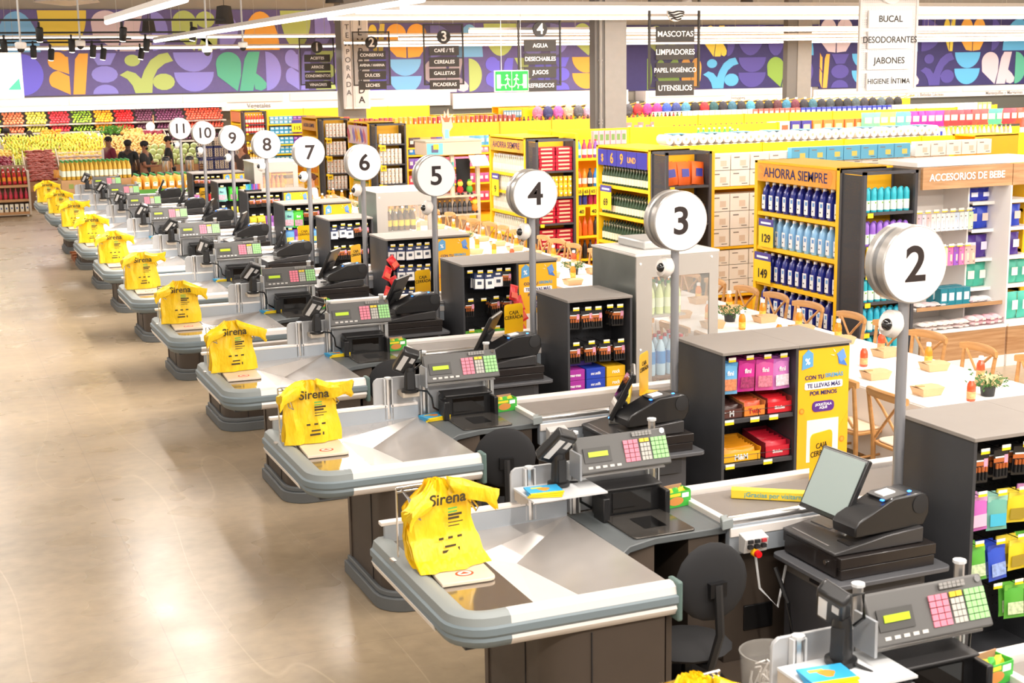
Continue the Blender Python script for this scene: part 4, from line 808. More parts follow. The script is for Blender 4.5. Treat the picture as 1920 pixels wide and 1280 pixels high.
PK = dict(
    battery=hang_pack('battery_pack', .105, .155, BLK, None, mode='battery'),
    navy=hang_pack('towel_card_pack', .1, .16, NV, None, mode='box'),
    fblue=hang_pack('gummy_bag', .13, .21, mt('6fb6e8', .35), mt('57a2de', .4), .014, extra=mt('d8875e', .4, var=.3, scale=60), logo='fini'),
    fmag=hang_pack('gummy_bag', .13, .21, mt('d4309a', .35), mt('c01f8a', .4), .014, extra=mt('a13768', .4, var=.4, scale=60), logo='fini'),
    fpink=hang_pack('gummy_bag', .13, .21, mt('e258a6', .35), mt('d040a0', .4), .014, extra=mt('d88094', .4, var=.3, scale=60), logo='fini'),
    flil=hang_pack('gummy_bag', .13, .21, mt('dc86d0', .35), mt('c26ac2', .4), .014, extra=mt('f2d8e4', .4, var=.2, scale=60), logo='fini'),
    green=hang_pack('green_snack_bag', .12, .18, mt('5cb040', .35), mt('74c44a', .4), .014, extra=mt('c8dcb0', .4, var=.3, scale=50)),
    razor=hang_pack('blue_sachet', .12, .19, mt('3454c8', .35), mt('2a46b4', .4), .012, extra=mt('8fa6dc', .4, var=.3, scale=50)),
    pinkp=hang_pack('pink_sachet', .12, .18, mt('cc6ac0', .35), mt('e4a6d4', .4), .012, extra=mt('eec0da', .4)),
    tealp=hang_pack('teal_sachet', .12, .18, mt('72b4a4', .35), mt('9cd0c0', .4), .012, extra=mt('48b8d8', .4)),
    yel=hang_pack('yellow_sachet', .12, .16, mt('e8cf2c', .35), mt('f2dc4a', .4), .012, extra=mt('a08a28', .4)),
    teal=hang_pack('gummy_bag', .15, .24, mt('86cfc4', .35), mt('7cc4ba', .4), .016, extra=mt('e0a8b8', .4, var=.3, scale=50), logo='fini', logoc=NAVY),
    lime=hang_pack('gummy_bag', .15, .24, mt('4cc83a', .35), mt('36b428', .4), .016, extra=mt('b08a9c', .4, var=.3, scale=50), logo='fini'),
    purp=hang_pack('purple_snack_bag', .13, .19, mt('7a3a9c', .35), mt('8a4ab0', .4), .014, extra=mt('b888cc', .4)),
    toy=hang_pack('blue_treat_bag', .13, .19, mt('6aa8dc', .35), mt('4a7cc8', .4), .014, extra=mt('d8d060', .4, var=.3, scale=50)),
    red=hang_pack('red_snack_bag', .1, .15, mt('d8262c', .3), mt('e04040', .3), .018, extra=mt('e8644a', .4)),
)
WORDS = dict(battery='black and copper battery pack', navy='navy and white carded pack', fblue='light blue gummy candy bag', fmag='magenta gummy candy bag', fpink='pink gummy candy bag', flil='lilac gummy candy bag', green='green snack bag', razor='blue sachet', pinkp='pink sachet', tealp='teal sachet', yel='yellow sachet', teal='pale teal gummy bag', lime='bright green gummy bag', purp='purple snack bag', toy='light blue treat bag', red='red snack bag')
def hooks(gon, gi, Y, rows, where):    # rows: (z, [kinds], depth copies)
    for ri, (z, kinds, back) in enumerate(rows):
        n = len(kinds); x0 = GX0+.095; dx = (GX1-GX0-.19)/max(1, n-1) if n > 1 else 0
        for k, kind in enumerate(kinds):
            x = x0+k*dx+random.uniform(-.006, .006); zz = z+random.uniform(-.008, .008)
            h = thing('peg_hook', '', 'x'); del h['label']; del h['category']; h.parent = gon; h.location = (x-5.1, .045-.31, zz)
            clone_as_part(HOOK, h, (0, 0, 0))
            if not kind: continue
            for b in range(back+1):
                wr = WORDS[kind]; pos = '%s from left, %s row, %s' % (ORD[k+1], ORD[ri+1], where)
                o = put(PK[kind], (x+(random.uniform(-.01, .01) if b else 0), Y+.065+b*.042, zz-.004), 0, (wr+', '+pos) if b == 0 else 'pack behind %s, %s' % (wr, pos), rot=(R(random.uniform(-6, 2)), R(random.uniform(-4, 4)), R(random.uniform(-7, 7))), group='packs hanging on the %s row of %s' % (ORD[ri+1], where))
def shelf_part(gon, z, rail=True, tags=((.1), (.3))):
    O = (5.1, .31, 0); m = MB(*O); m.box(GX0+.022, GX1-.022, .015, .355, z-.03, z, GW); s = m.obj('shelf', gon, bevel=.002)
    if rail:
        m = MB(*O); m.tube([(GX0+.03, .02, z), (GX0+.03, .02, z+.05), (GX1-.03, .02, z+.05), (GX1-.03, .02, z)], .0025, BLK, 4); m.tube([((GX0+GX1)/2, .02, z), ((GX0+GX1)/2, .02, z+.05)], .0025, BLK, 4); m.obj('wire_guard', s)
    for t in tags:
        m = MB(*O); m.box(GX0+t, GX0+t+.07, .01, .014, z-.034, z-.016, mt('f7d716', .5)); m.box(GX0+t, GX0+t+.07, .01, .014, z-.016, z, TAGW); m.obj('price_tag', s)
def candy_box(x, Y, z, w, d, h, col, edge, word, wc, label, n=6, fill=None):
    rt = thing('candy_box', label, 'candy box', (x, Y, z)); c = mt(col, .45); e = mt(edge, .5)
    m = MB(); m.box(-w/2, w/2, -d/2, -d/2+.004, 0, h*.72, c); m.box(-w/2, w/2, d/2-.004, d/2, 0, h*1.3, e); m.prism([(-d/2, 0), (d/2, 0), (d/2, h*1.3), (-d/2+.05, h), (-d/2, h)], 'x', -w/2, -w/2+.004, e); m.prism([(-d/2, 0), (d/2, 0), (d/2, h*1.3), (-d/2+.05, h), (-d/2, h)], 'x', w/2-.004, w/2, e); m.box(-w/2, w/2, -d/2, d/2, 0, .004, e); b = m.obj('open_box', rt)
    if word: text(word, min(.055, w*1.25/len(word)), wc, b, (0, -d/2-.0015, h*.36), bold=.05, sx=.9)
    f = mt(fill or col, .35)
    for k in range(n):
        m = MB(); t = k/max(1, n-1); m.pillow((random.uniform(-.01, .01), -d/2+.035+t*(d-.07), h*.6+.02*t), w*.86, h*.75, .035, f, Matrix.Rotation(R(-25+random.uniform(-12, 12)), 3, 'X')); m.obj('sweet_packet', rt)
    return rt
def solid_box(name, label, loc, w, d, h, col, word=None, wc=None, ws=None, group=None):
    rt = thing(name, label, 'box', loc, group=group)
    m = MB(); m.box(-w/2, w/2, -d/2, d/2, 0, h, mt(col, .45)); b = m.obj('carton', rt, bevel=.002)
    if word: text(word, ws or min(.045, w*1.4/len(word)), wc or WHT2, b, (0, -d/2-.001, h*.5), bold=.05, sx=.85)
    return rt
gy = {i: 7.947+(i-2)*2.45 for i in range(1, 11)}
single = (3, 6, 9)
GOND = {}
for g in range(1, 11):
    pr = GON_S if g in single else GON_P
    nm = 'dark impulse shelf unit at the end of checkout %s' % NUM[g+1] + ('' if g in single else ', with yellow loyalty poster')
    GOND[g] = put(pr, (5.1, gy[g]+.31, 0), 0, nm)
W = {g: 'checkout %s' % NUM[g+1] for g in range(1, 11)}
# (copy the bare units first, then dress each one)
hooks(GOND[1], 1, gy[1], [(1.30, ['battery', 'battery', 'battery', 'battery'], 2), (1.06, ['pinkp', 'tealp', 'yel', 'pinkp'], 2), (.80, ['green', 'razor', 'yel', 'green'], 2), (.55, ['green', None, 'green', None], 1)], W[1])
hooks(GOND[2], 2, gy[2], [(1.32, ['fblue', 'fmag', 'fpink', 'flil'], 4)], W[2])
for z, tg in ((.93, (.03, .23, .38)), (.62, (.04, .34)), (.32, (.1, .3))): shelf_part(GOND[2], z, True, tg)
candy_box(4.91, gy[2]+.19, .93, .17, .3, .09, '5c3630', '6b4238', 'M', WHT2, 'brown open candy box, leftmost on the upper shelf at checkout three', fill='3c2420')
candy_box(5.09, gy[2]+.19, .93, .17, .3, .10, 'ef8a34', 'd8874a', 'Twix', mt('c02a28', .5), 'orange open candy box in the middle of the upper shelf, checkout three', fill='c8502c')
candy_box(5.29, gy[2]+.19, .93, .2, .3, .11, 'd8202c', '8a3a34', 'Skittles', WHT2, 'red open candy box, rightmost on the upper shelf at checkout three')
candy_box(4.99, gy[2]+.19, .62, .31, .3, .09, 'f4b41e', 'f0a818', 'M&M', WHT2, 'wide yellow open candy box on the middle shelf at checkout three', 9, 'e8961c')
candy_box(5.28, gy[2]+.19, .62, .2, .3, .11, 'd01e34', '8a1c34', 'Skittles', WHT2, 'red open candy box on the middle shelf at checkout three')
for k, c in enumerate(('cfc3a8', '5a2a24', '8c2a24', '3c2420', '6e3028', '7a4030')):
    candy_box(4.87+.085*k, gy[2]+.19, .32, .08, .28, .06, c, '3c2c28', None, None, 'narrow chocolate box, %s from left on the low shelf at checkout three' % ORD[k+1], 4, c)
hooks(GOND[3], 3, gy[3], [(1.30, ['battery', 'battery', 'battery', None, 'battery'], 3), (1.0, ['battery', 'battery', 'battery', 'battery'], 3)], W[3])
shelf_part(GOND[3], .52, False, ())
for c, (x, col, wd, wc) in enumerate(((4.90, 'a8309c', 'mas·mas', WHT2), (5.09, '2444b8', 'mr.milk', WHT2), (5.28, 'f0b81c', 'rock', WHT2))):
    for k in range(3): solid_box('chocolate_box', '%s chocolate box, %s from bottom in the %s stack at checkout four' % (['purple', 'blue', 'yellow'][c], ORD[k+1], ['left', 'middle', 'right'][c]), (x, gy[3]+.18, .52+.093*k), .175, .26, .09, col, wd, wc)
solid_box('chocolate_box', 'violet chocolate box lying across the top of the stacks at checkout four', (5.02, gy[3]+.26, .80), .2, .14, .04, '6a4ab0')
hooks(GOND[4], 4, gy[4], [(1.30, [None, 'navy', 'navy', 'navy', 'battery'], 2), (1.02, ['battery', None, 'battery', 'battery'], 3), (.72, ['green', 'green', 'green', 'green'], 2)], W[4])
hooks(GOND[5], 5, gy[5], [(1.30, ['navy']*5, 3), (1.05, [None]+['navy']*4, 3), (.80, ['navy']*5, 2), (.55, ['battery']*4, 1)], W[5])
hooks(GOND[6], 6, gy[6], [(1.30, ['navy', 'navy', 'navy', 'battery', 'battery'], 2), (1.02, ['battery']*5, 2), (.74, ['battery', None, 'battery', 'battery'], 1)], W[6])
hooks(GOND[7], 7, gy[7], [(1.30, ['teal', 'lime', 'battery', 'battery'], 2), (1.02, ['toy', 'purp', 'toy', 'toy'], 2), (.75, ['red', 'red', 'green', 'red'], 1)], W[7])
hooks(GOND[8], 8, gy[8], [(1.30, ['battery']*5, 2), (1.0, ['yel', 'yel', 'purp', 'yel'], 2)], W[8])
hooks(GOND[9], 9, gy[9], [(1.30, ['teal', 'lime', 'yel'], 2), (.95, ['toy', 'yel', 'teal'], 1)], W[9])
hooks(GOND[10], 10, gy[10], [(1.30, ['battery']*5, 2), (1.0, ['pinkp', 'red', 'red', 'pinkp'], 2)], W[10])
def strip(x, y, z0, n, lab):
    for k in range(n):
        put(PK['red'], (x+random.uniform(-.015, .015), y, z0-k*.115), 0, 'red snack bag, %s from top of the clip strip %s' % (ORD[k+1], lab), rot=(R(-10), R(random.uniform(-35, 35)), R(random.uniform(-20, 20))), group='red bags on the strip %s' % lab)
strip(5.36, gy[4]-.03, 1.17, 6, 'at checkout five'); strip(4.84, gy[5]-.03, 1.2, 6, 'at checkout six')
pc = solid_box('pen_tray', 'small black tray of coloured markers on top of the shelf at checkout nine', (4.93, gy[8]+.1, GH), .26, .12, .03, '1c1c1e')
for k in range(11):
    m = MB(); m.tube([(-.11+k*.022, -.03, .03), (-.11+k*.022, -.02, .12)], .009, mt(['38a8d8', '38a8d8', '2ab0c0', '30b070', '3a60c8', '8040b0', 'c03080', '2850b8', '7a3ab0', 'c02838', 'e07028'][k], .4), 6); m.obj('marker', pc)
# clear-front beverage coolers beside three of the units
FRM = mt('b9b4ae', .45, .35); FTOP = mt('efeae5', .4)
for k, g in enumerate(single):
    y = gy[g]+.1; x0, x1, h, d = 5.50, 6.30, 1.72, .85
    rt = thing('display_cooler', 'metal display cooler with clear front beside the shelf unit at checkout %s' % NUM[g+1], 'display cooler', ((x0+x1)/2, y+d/2, 0)); O = ((x0+x1)/2, y+d/2, 0)
    m = MB(*O); m.box(x0, x0+.012, y+.02, y+d, .1, h, mt('9aa09c', .3, .7, var=.1, scale=3)); m.obj('side_wall', rt); m = MB(*O); m.box(x1-.012, x1, y+.02, y+d, .1, h-.0, mt('c9c9c6', .15, alpha=.25)); m.obj('clear_side', rt)
    m = MB(*O); m.box(x0-.01, x1+.01, y, y+d+.01, h-.02, h, FTOP); m.obj('top_panel', rt, bevel=.004)
    if g == 3: m = MB(*O); m.box(x0+.2, x1-.1, y+.25, y+d-.1, h, h+.08, mt('c6c6c4', .35, .3)); m.obj('lamp_housing', rt, bevel=.02)
    m = MB(*O); m.box(x0, x0+.15, y, y+.02, .1, h-.02, FRM); m.box(x1-.09, x1, y, y+.02, .1, h-.02, FRM); m.box(x0+.15, x1-.09, y, y+.02, h-.2, h-.02, FRM); m.box(x0+.15, x1-.09, y, y+.02, .1, .22, FRM); m.obj('front_frame', rt)
    m = MB(*O)
    for (a, b) in ((x0+.04, h-.08), (x1-.07, h-.06), (x0+.04, .9), (x0+.04, .4)): m.lathe([(.012, 0), (.009, .006)], (a, y, b), WHT2, 8, Matrix.Rotation(PI/2, 3, 'X'))
    m.obj('screw_cap', rt)
    m = MB(*O); m.box(x0+.15, x1-.09, y+.006, y+.01, .22, h-.2, mt('dfe2e0', .04, alpha=.14)); m.obj('clear_front', rt)
    m = MB(*O); m.box(x0+.015, x1-.3, y+.04, y+d-.05, 1.16, 1.18, FRM); m.obj('upper_shelf', rt); m = MB(*O); m.box(x0+.015, x1-.02, y+.04, y+d-.05, .62, .64, mt('7a5a48', .5)); m.obj('lower_shelf', rt)
    m = MB(*O); m.box(x0+.02, x1-.02, y+.02, y+d-.02, .02, .12, DGR); m.obj('base', rt)
    cols = {3: ('d9e6a8', 'e8f0d0', '58a868'), 6: ('f2d220', '6a4a2a', 'f2d220'), 9: ('f08a1c', 'f0a040', 'd8641c')}[g]
    for r_ in range(2):
        for c in range(5 if g != 3 else 4):
            bx = x0+.2+c*.085; bt = thing('chilled_bottle', '%s bottle, %s from left, %s row, cooler, checkout %s' % ({3: 'pale lime drink', 6: 'yellow labelled brown drink', 9: 'orange drink'}[g], ORD[c+1], ['front', 'back'][r_], NUM[g+1]), 'bottle', (bx, y+.12+r_*.1, 1.181), group='bottles in the cooler at checkout %s' % NUM[g+1])
            m = MB(); m.lathe([(.034, 0), (.036, .02), (.036, .17), (.026, .21), (.012, .25), (.012, .27)], (0, 0, 0), mt(cols[1] if g == 6 else cols[0], .2), 12); m.obj('bottle_body', bt)
            m = MB(); m.lathe([(.037, .06), (.037, .14)], (0, 0, 0), mt(cols[0] if g == 6 else cols[1], .4), 12); m.obj('label_band', bt); m = MB(); m.lathe([(.015, .26), (.015, .285)], (0, 0, 0), mt(cols[2], .4), 10); m.obj('cap', bt)
    for r_ in range(3):
        for c in range(4):
            bx = x0+.2+c*.1; n_ = {3: 'blue labelled water bottle', 6: 'bag of orange fruit', 9: 'orange juice bottle'}[g]
            bt = thing('fruit_bag' if g == 6 else 'chilled_bottle', '%s, %s from left, %s low row, cooler, checkout %s' % (n_, ORD[c+1], ORD[r_+1], NUM[g+1]), 'bag' if g == 6 else 'bottle', (bx, y+.12+r_*.11, .641), group='goods low in the cooler at checkout %s' % NUM[g+1])
            if g == 6:
                m = MB(); m.ball((0, 0, .06), .055, mt('e8703a', .5, var=.3, scale=30), 8, 6); m.obj('fruit', bt)
            else:
                q = .34 if g == 3 else .25
                m = MB(); m.lathe([(.042, 0), (.044, .02), (.044, q*.6), (.03, q*.8), (.014, q*.9), (.014, q*.93)], (0, 0, 0), mt('b8d8ea' if g == 3 else 'f09a2c', .15), 12); m.obj('bottle_body', bt)
                m = MB(); m.lathe([(.045, q*.3), (.045, q*.62)], (0, 0, 0), mt('2a8ad0' if g == 3 else 'f6c23c', .4), 12); m.obj('label_band', bt); m = MB(); m.lathe([(.018, q*.92), (.018, q)], (0, 0, 0), mt('c01f38' if g == 3 else 'e86a1c', .4), 10); m.obj('cap', bt)
# ---------------------------------------------------------------- long dining table with lunch boxes
CLOTH = mt('f5f1ee', .6)
for k, (a, b) in enumerate(((7.45, 12.5), (12.52, 17.5), (17.52, 22.5), (22.52, 28.5))):
    rt = thing('dining_table', 'long white dining table, %s from the camera' % ORD[k+1], 'table', (7.36, (a+b)/2, 0)); O = (7.36, (a+b)/2, 0)
    m = MB(*O); m.box(6.78, 7.95, a, b, .725, .75, CLOTH); m.obj('tabletop', rt, bevel=.004)
    m = MB(*O); m.box(6.775, 6.785, a, b, .2, .735, mt('ece6e0', .7)); m.box(7.945, 7.955, a, b, .45, .735, mt('ece6e0', .7)); m.obj('cloth_drop', rt)
    for x in (6.95, 7.8):
        for y in (a+.3, b-.3): m = MB(*O); m.box(x-.03, x+.03, y-.03, y+.03, 0, .725, LGR); m.obj('leg', rt)
def make_xchair():     # seat faces -x, back at +x, bent rail and crossed slats
    rt = thing('dining_chair', '', 'chair')
    m = MB(); m.prism(rrect(-.2, .22, -.21, .21, .06, 4), 'z', .43, .455, WOOD); m.obj('seat_frame', rt, bevel=.006)
    m = MB(); m.prism(rrect(-.19, .2, -.195, .195, .07, 4), 'z', .455, .475, mt('e3cdb4', .8)); m.obj('seat_pad', rt, bevel=.008)
    for s in (-1, 1):
        m = MB(); m.tube([(.2, s*.2, 0), (.21, s*.2, .3), (.215, s*.2, .5), (.26, s*.215, .84)], [.016, .019, .019, .016], WOOD, 8); m.obj('rear_leg', rt)
        m = MB(); m.tube([(-.2, s*.19, 0), (-.17, s*.18, .43)], .018, WOOD, 8); m.obj('front_leg', rt)
        m = MB(); m.tube([(.215, s*.17, .49), (.225+.0, s*.05, .62), (.235, -s*.07, .74), (.25, -s*.17, .83)], .012, WOOD, 6); m.obj('cross_slat', rt)
    m = MB(); n = 9; vs = []; fs = []
    for i in range(n):
        t = -1+2*i/(n-1); y = t*.245; x = .255+.05*(1-t*t)-.01; zc = .85+.012*(1-t*t); hh = .034 if abs(t) < .95 else .026
        for dx, dz in ((-.014, -hh), (.014, -hh), (.017, hh*.6), (.006, hh), (-.008, hh), (-.017, hh*.6)): vs.append((x+dx, y, zc+dz))
    for i in range(n-1):
        for k in range(6): fs.append((i*6+k, i*6+(k+1) % 6, (i+1)*6+(k+1) % 6, (i+1)*6+k))
    fs += [(5, 4, 3, 2, 1, 0), tuple((n-1)*6+k for k in range(6))]
    m.add(vs, fs, WOOD); m.obj('top_rail', rt)
    m = MB(); m.tube([(-.18, -.18, .25), (.2, -.2, .25)], .01, WOOD, 6); m.tube([(-.18, .18, .25), (.2, .2, .25)], .01, WOOD, 6); m.obj('stretcher', rt)
    return rt
XCH = make_xchair()
ys = [9.43, 10.08, 10.66, 11.24, 11.94, 12.60, 13.14, 13.8, 14.42, 15.05, 15.7, 16.3, 16.9, 17.56, 18.15, 18.67, 19.5, 20.2, 20.75, 21.39, 21.92, 22.6, 23.3, 23.95, 24.6, 25.25, 25.9, 26.6, 27.2, 27.85]
ys = [8.15, 8.78]+ys
for k, y in enumerate(ys):
    put(XCH, (8.0+.02*math.sin(k*2), y, 0), R(random.uniform(-5, 5)), 'wooden cross-back chair on the far side of the white table, %s from the camera' % ORD[k+1], 'cross-back chairs on the far side')
for k, y in enumerate([8.35, 9.0, 9.65, 10.35, 10.95, 11.6, 12.2, 12.85, 13.5, 14.2, 14.9]):
    put(XCH, (6.72, y, 0), PI+R(random.uniform(-5, 5)), 'wooden cross-back chair on the near side of the white table, %s from the camera' % ORD[k+1], 'cross-back chairs on the near side')
KRAFT = mt('d9b184', .7, var=.03)
LB = thing('lunch_box', '', 'lunch box')
m = MB(); a, b_, h = .085, .065, .065
m.add([(-a, -b_, 0), (a, -b_, 0), (a, b_, 0), (-a, b_, 0), (-a-.02, -b_-.018, h), (a+.02, -b_-.018, h), (a+.02, b_+.018, h), (-a-.02, b_+.018, h)], [(3, 2, 1, 0), (0, 1, 5, 4), (1, 2, 6, 5), (2, 3, 7, 6), (3, 0, 4, 7)], KRAFT); m.obj('box_body', LB, bevel=.003)
m = MB(); m.add([(-a-.02, -b_-.018, h), (a+.02, -b_-.018, h), (a+.02, 0, h+.008), (-a-.02, 0, h+.008), (a+.02, b_+.018, h), (-a-.02, b_+.018, h)], [(0, 1, 2, 3), (3, 2, 4, 5)], KRAFT); m.box(-.1, -.04, -.02, .02, h+.005, h+.013, mt('c89c6c', .7)); m.obj('folded_lid', LB)
def make_juice(c, lc):
    rt = thing('juice_bottle', '', 'juice bottle')
    m = MB(); m.lathe([(.03, 0), (.034, .01), (.034, .1), (.03, .13), (.018, .15), (.017, .16)], (0, 0, 0), mt(c, .2, coat=.4), 14); m.obj('bottle_body', rt)
    m = MB(); m.lathe([(.0345, .02), (.0345, .075)], (0, 0, 0), mt(lc, .5, var=.3, scale=40), 14); m.obj('label_band', rt)
    m = MB(); m.lathe([(.021, .158), (.021, .185), (.018, .19)], (0, 0, 0), WHT2, 12); m.obj('cap', rt)
    return rt
JO = make_juice('ee8a1e', 'e8b84a'); JR = make_juice('e2522c', 'e8a06a')
far = ['JR' if k in (0, 2) else 'JO' for k in range(40)]
yk = 8.61; k = 0
while yk < 28:
    put(LB, (7.66, yk+.03, .751), R(random.uniform(-8, 8)), 'kraft lunch box in the far row on the white table, %s from camera' % ORD[k+1], 'lunch boxes in the far row')
    j = k in (0, 2, 12, 18); put(JR if j else JO, (7.77, yk+.24, .751), 0, '%s juice bottle in the far row on the table, %s from camera' % ('red' if j else 'orange', ORD[k+1]), 'juice bottles in the far row')
    put(LB, (7.03, yk-.02, .751), R(random.uniform(-8, 8)), 'kraft lunch box in the near row on the white table, %s from camera' % ORD[k+1], 'lunch boxes in the near row')
    j = k in (0, 1, 6, 7, 13); 
    if k != 0: put(JR if j else JO, (7.24 if k > 0 else 7.2, yk+.42-.62*(k == -1)-.0, .751), 0, '%s juice bottle in the near row on the table, %s from camera' % ('red' if j else 'orange', ORD[k+1]), 'juice bottles in the near row')
    yk += .645; k += 1
put(JR, (7.19, 8.28, .751), 0, 'red juice bottle beside the leafy plant nearest the camera')
PLANT = thing('table_plant', '', 'plant'); LEAF = mt('3f6a2c', .5, var=.3, scale=30)
m = MB(); m.lathe([(.05, 0), (.06, .07)], (0, 0, 0), mt('2b2b2b', .5), 12); m.obj('pot', PLANT)
m = MB()
for k in range(130):
    a = random.uniform(0, 2*PI); e = random.uniform(.1, 1.1); r_ = random.uniform(.05, .17); c = Vector((r_*math.cos(a), r_*math.sin(a), .07+r_*.7*math.sin(e)+random.uniform(-.03, .03)))
    T = Euler((random.uniform(-1, 1), random.uniform(-1, 1), a)).to_matrix(); s = random.uniform(.012, .022)
    m.add([tuple(c+T @ Vector(p)) for p in ((-s, 0, 0), (0, -s*.5, .003), (s, 0, 0), (0, s*.5, .003))], [(0, 1, 2, 3)], LEAF)
m.obj('foliage', PLANT, smooth=False)
m = MB()
for k in range(14): a = k*.45*PI; m.tube([(0, 0, .06), (.06*math.cos(a), .06*math.sin(a), .13), (.14*math.cos(a), .14*math.sin(a), .13+.03*math.sin(k))], .002, LEAF, 4)
m.obj('stem', PLANT)
for k, (x, y) in enumerate(((7.42, 8.36), (7.37, 12.05), (7.4, 15.8), (7.4, 19.6), (7.4, 25.0))):
    put(PLANT, (x, y, .751), k, 'small green leafy table plant, %s from the camera' % ORD[k+1])
# ---------------------------------------------------------------- aisle shelving: yellow end displays, dark displays, long runs
RXE, RH = 8.9, 2.2
def goods(kind, *c):     # small product meshes, cached
    key = ('G', kind)+c
    if key in TX: return TX[key]
    m = MB(); M_ = [mt(x, .35) for x in c]
    if kind == 'jug':        # detergent bottle with cap and label
        m.lathe([(.042, 0), (.046, .015), (.046, .2), (.04, .25), (.022, .285), (.018, .3)], (0, 0, 0), M_[0], 12, sq=.35)
    elif kind == 'bottle': m.lathe([(.033, 0), (.036, .01), (.036, .17), (.028, .21), (.013, .25), (.013, .27)], (0, 0, 0), M_[0], 10); m.lathe([(.0365, .05), (.0365, .14)], (0, 0, 0), M_[1], 10); m.lathe([(.016, .265), (.016, .29)], (0, 0, 0), M_[2], 8)
    elif kind == 'wine': m.lathe([(.033, 0), (.034, .01), (.034, .15), (.014, .2), (.012, .27)], (0, 0, 0), M_[0], 10); m.lathe([(.0345, .03), (.0345, .12)], (0, 0, 0), M_[1], 10); m.lathe([(.0135, .2), (.0135, .24)], (0, 0, 0), M_[1], 8)
    elif kind == 'can': m.lathe([(.036, 0), (.038, .004), (.038, .1), (.036, .104)], (0, 0, 0), M_[0], 12); m.box(-.012, .012, -.0395, -.036, .04, .065, M_[1]); m.lathe([(.034, .103), (.034, .106)], (0, 0, 0), GRY, 12)
    elif kind == 'aero': m.lathe([(.032, 0), (.034, .006), (.034, .17)], (0, 0, 0), M_[0], 12); m.lathe([(.0345, .02), (.0345, .12)], (0, 0, 0), M_[1], 12); m.lathe([(.034, .17), (.034, .2), (.022, .235), (.01, .245)], (0, 0, 0), M_[0], 12); m.box(-.008, .008, -.036, -.034, .09, .106, mt('7ab83c', .5))
    elif kind == 'box': m.box(-.5, .5, -.5, .5, 0, 1, M_[0]); m.box(-.34, .34, -.506, -.5, .3, .75, M_[1])
    elif kind == 'bag': m.pillow((0, 0, .5), 1, 1, .5, M_[0], None, 4, 5); m.box(-.28, .28, -.262, -.25, .35, .7, M_[1])
    elif kind == 'rice': m.pillow((0, 0, .5), 1, 1, 1, M_[0], Matrix.Rotation(PI/2, 3, 'X') @ Matrix.Diagonal((1, 1, 1)), 4, 4); m.box(-.2, .2, -.52, -.44, .35, .65, M_[1])
    elif kind == 'roll':
        for i in range(4):
            for k in range(2): m.lathe([(.055, -.12), (.058, 0), (.055, .12)], (-.17+i*.115, 0, .058+k*.113), M_[0], 10, Matrix.Rotation(PI/2, 3, 'X')); m.lathe([(.018, -.001), (.018, .001)], (-.17+i*.115, -.121, .058+k*.113), mt('c8a890', .7), 8, Matrix.Rotation(PI/2, 3, 'X'))
        m.box(-.12, .1, -.1, .1, .226, .232, M_[1])
    elif kind == 'pack': # paper goods pack in soft wrap
        m.box(-.5, .5, -.5, .5, 0, 1, M_[0]); m.box(-.02, .3, -.508, -.5, .25, .6, M_[1]); m.box(-.35, -.05, -.506, -.5, .75, .82, mt('8a8078', .5)); m.box(.1, .4, -.506, -.5, .12, .16, mt('5a5450', .5))
    me = bpy.data.meshes.new(kind); me.from_pydata(m.v, [], m.f)
    for x in m.mats: me.materials.append(x)
    me.polygons.foreach_set('material_index', m.m); me.polygons.foreach_set('use_smooth', [True]*len(m.f)); me.set_sharp_from_angle(angle=R(38)); me.update()
    TX[key] = me; return me
def item(name, me, loc, label, cat, group, rz=0, sc=None, rot=None):
    o = bpy.data.objects.new(name, me); C.objects.link(o); o.location = loc; o.rotation_euler = rot or (0, 0, rz)
    if sc: o.scale = sc
    return tag(o, label, cat, group)
def line(name, me, cat, label, n, start, step, rz=0, sc=None, jit=.004, ordl=True, wob=0, side='left'):
    for k in range(n):
        p = [start[i]+step[i]*k for i in range(3)]; p[0] += random.uniform(-jit, jit); p[1] += random.uniform(-jit, jit)
        lb = '%s, %s from %s' % (label, ORD[k+1], side) if ordl else label
        item(name, me, p, lb, cat, label, rz+R(random.uniform(-wob, wob)) if wob else rz, sc)
def price(parent, x, y, z, O, w=.09, txt=None, face='-y', h=.07, head=True):
    m = MB(*O)
    if face == '-y':
        m.box(x, x+w, y-.004, y, z-h, z, mt('f7d21a', .5)); 
        if head: m.box(x, x+w, y-.005, y, z, z+h*.35, mt('4a3f96', .5))
        o = m.obj('price_card', parent)
        if txt: text(txt, h*.6, INK, o, (x+w/2-O[0], y-.006-O[1], z-h*.55-O[2]), bold=.02)
    else:
        m.box(x-.004, x, y, y+w, z-h, z, mt('f7d21a', .5))
        if head: m.box(x-.005, x, y, y+w, z, z+h*.35, mt('4a3f96', .5)); m.box(x-.006, x-.004, y+w*.15, y+w*.85, z+h*.1, z+h*.2, WHT2)
        o = m.obj('price_card', parent)
        if txt: text(txt, h*.55, INK, o, (x-.007-O[0], y+w/2-O[1], z-h*.6-O[2]), '-x', bold=.02)
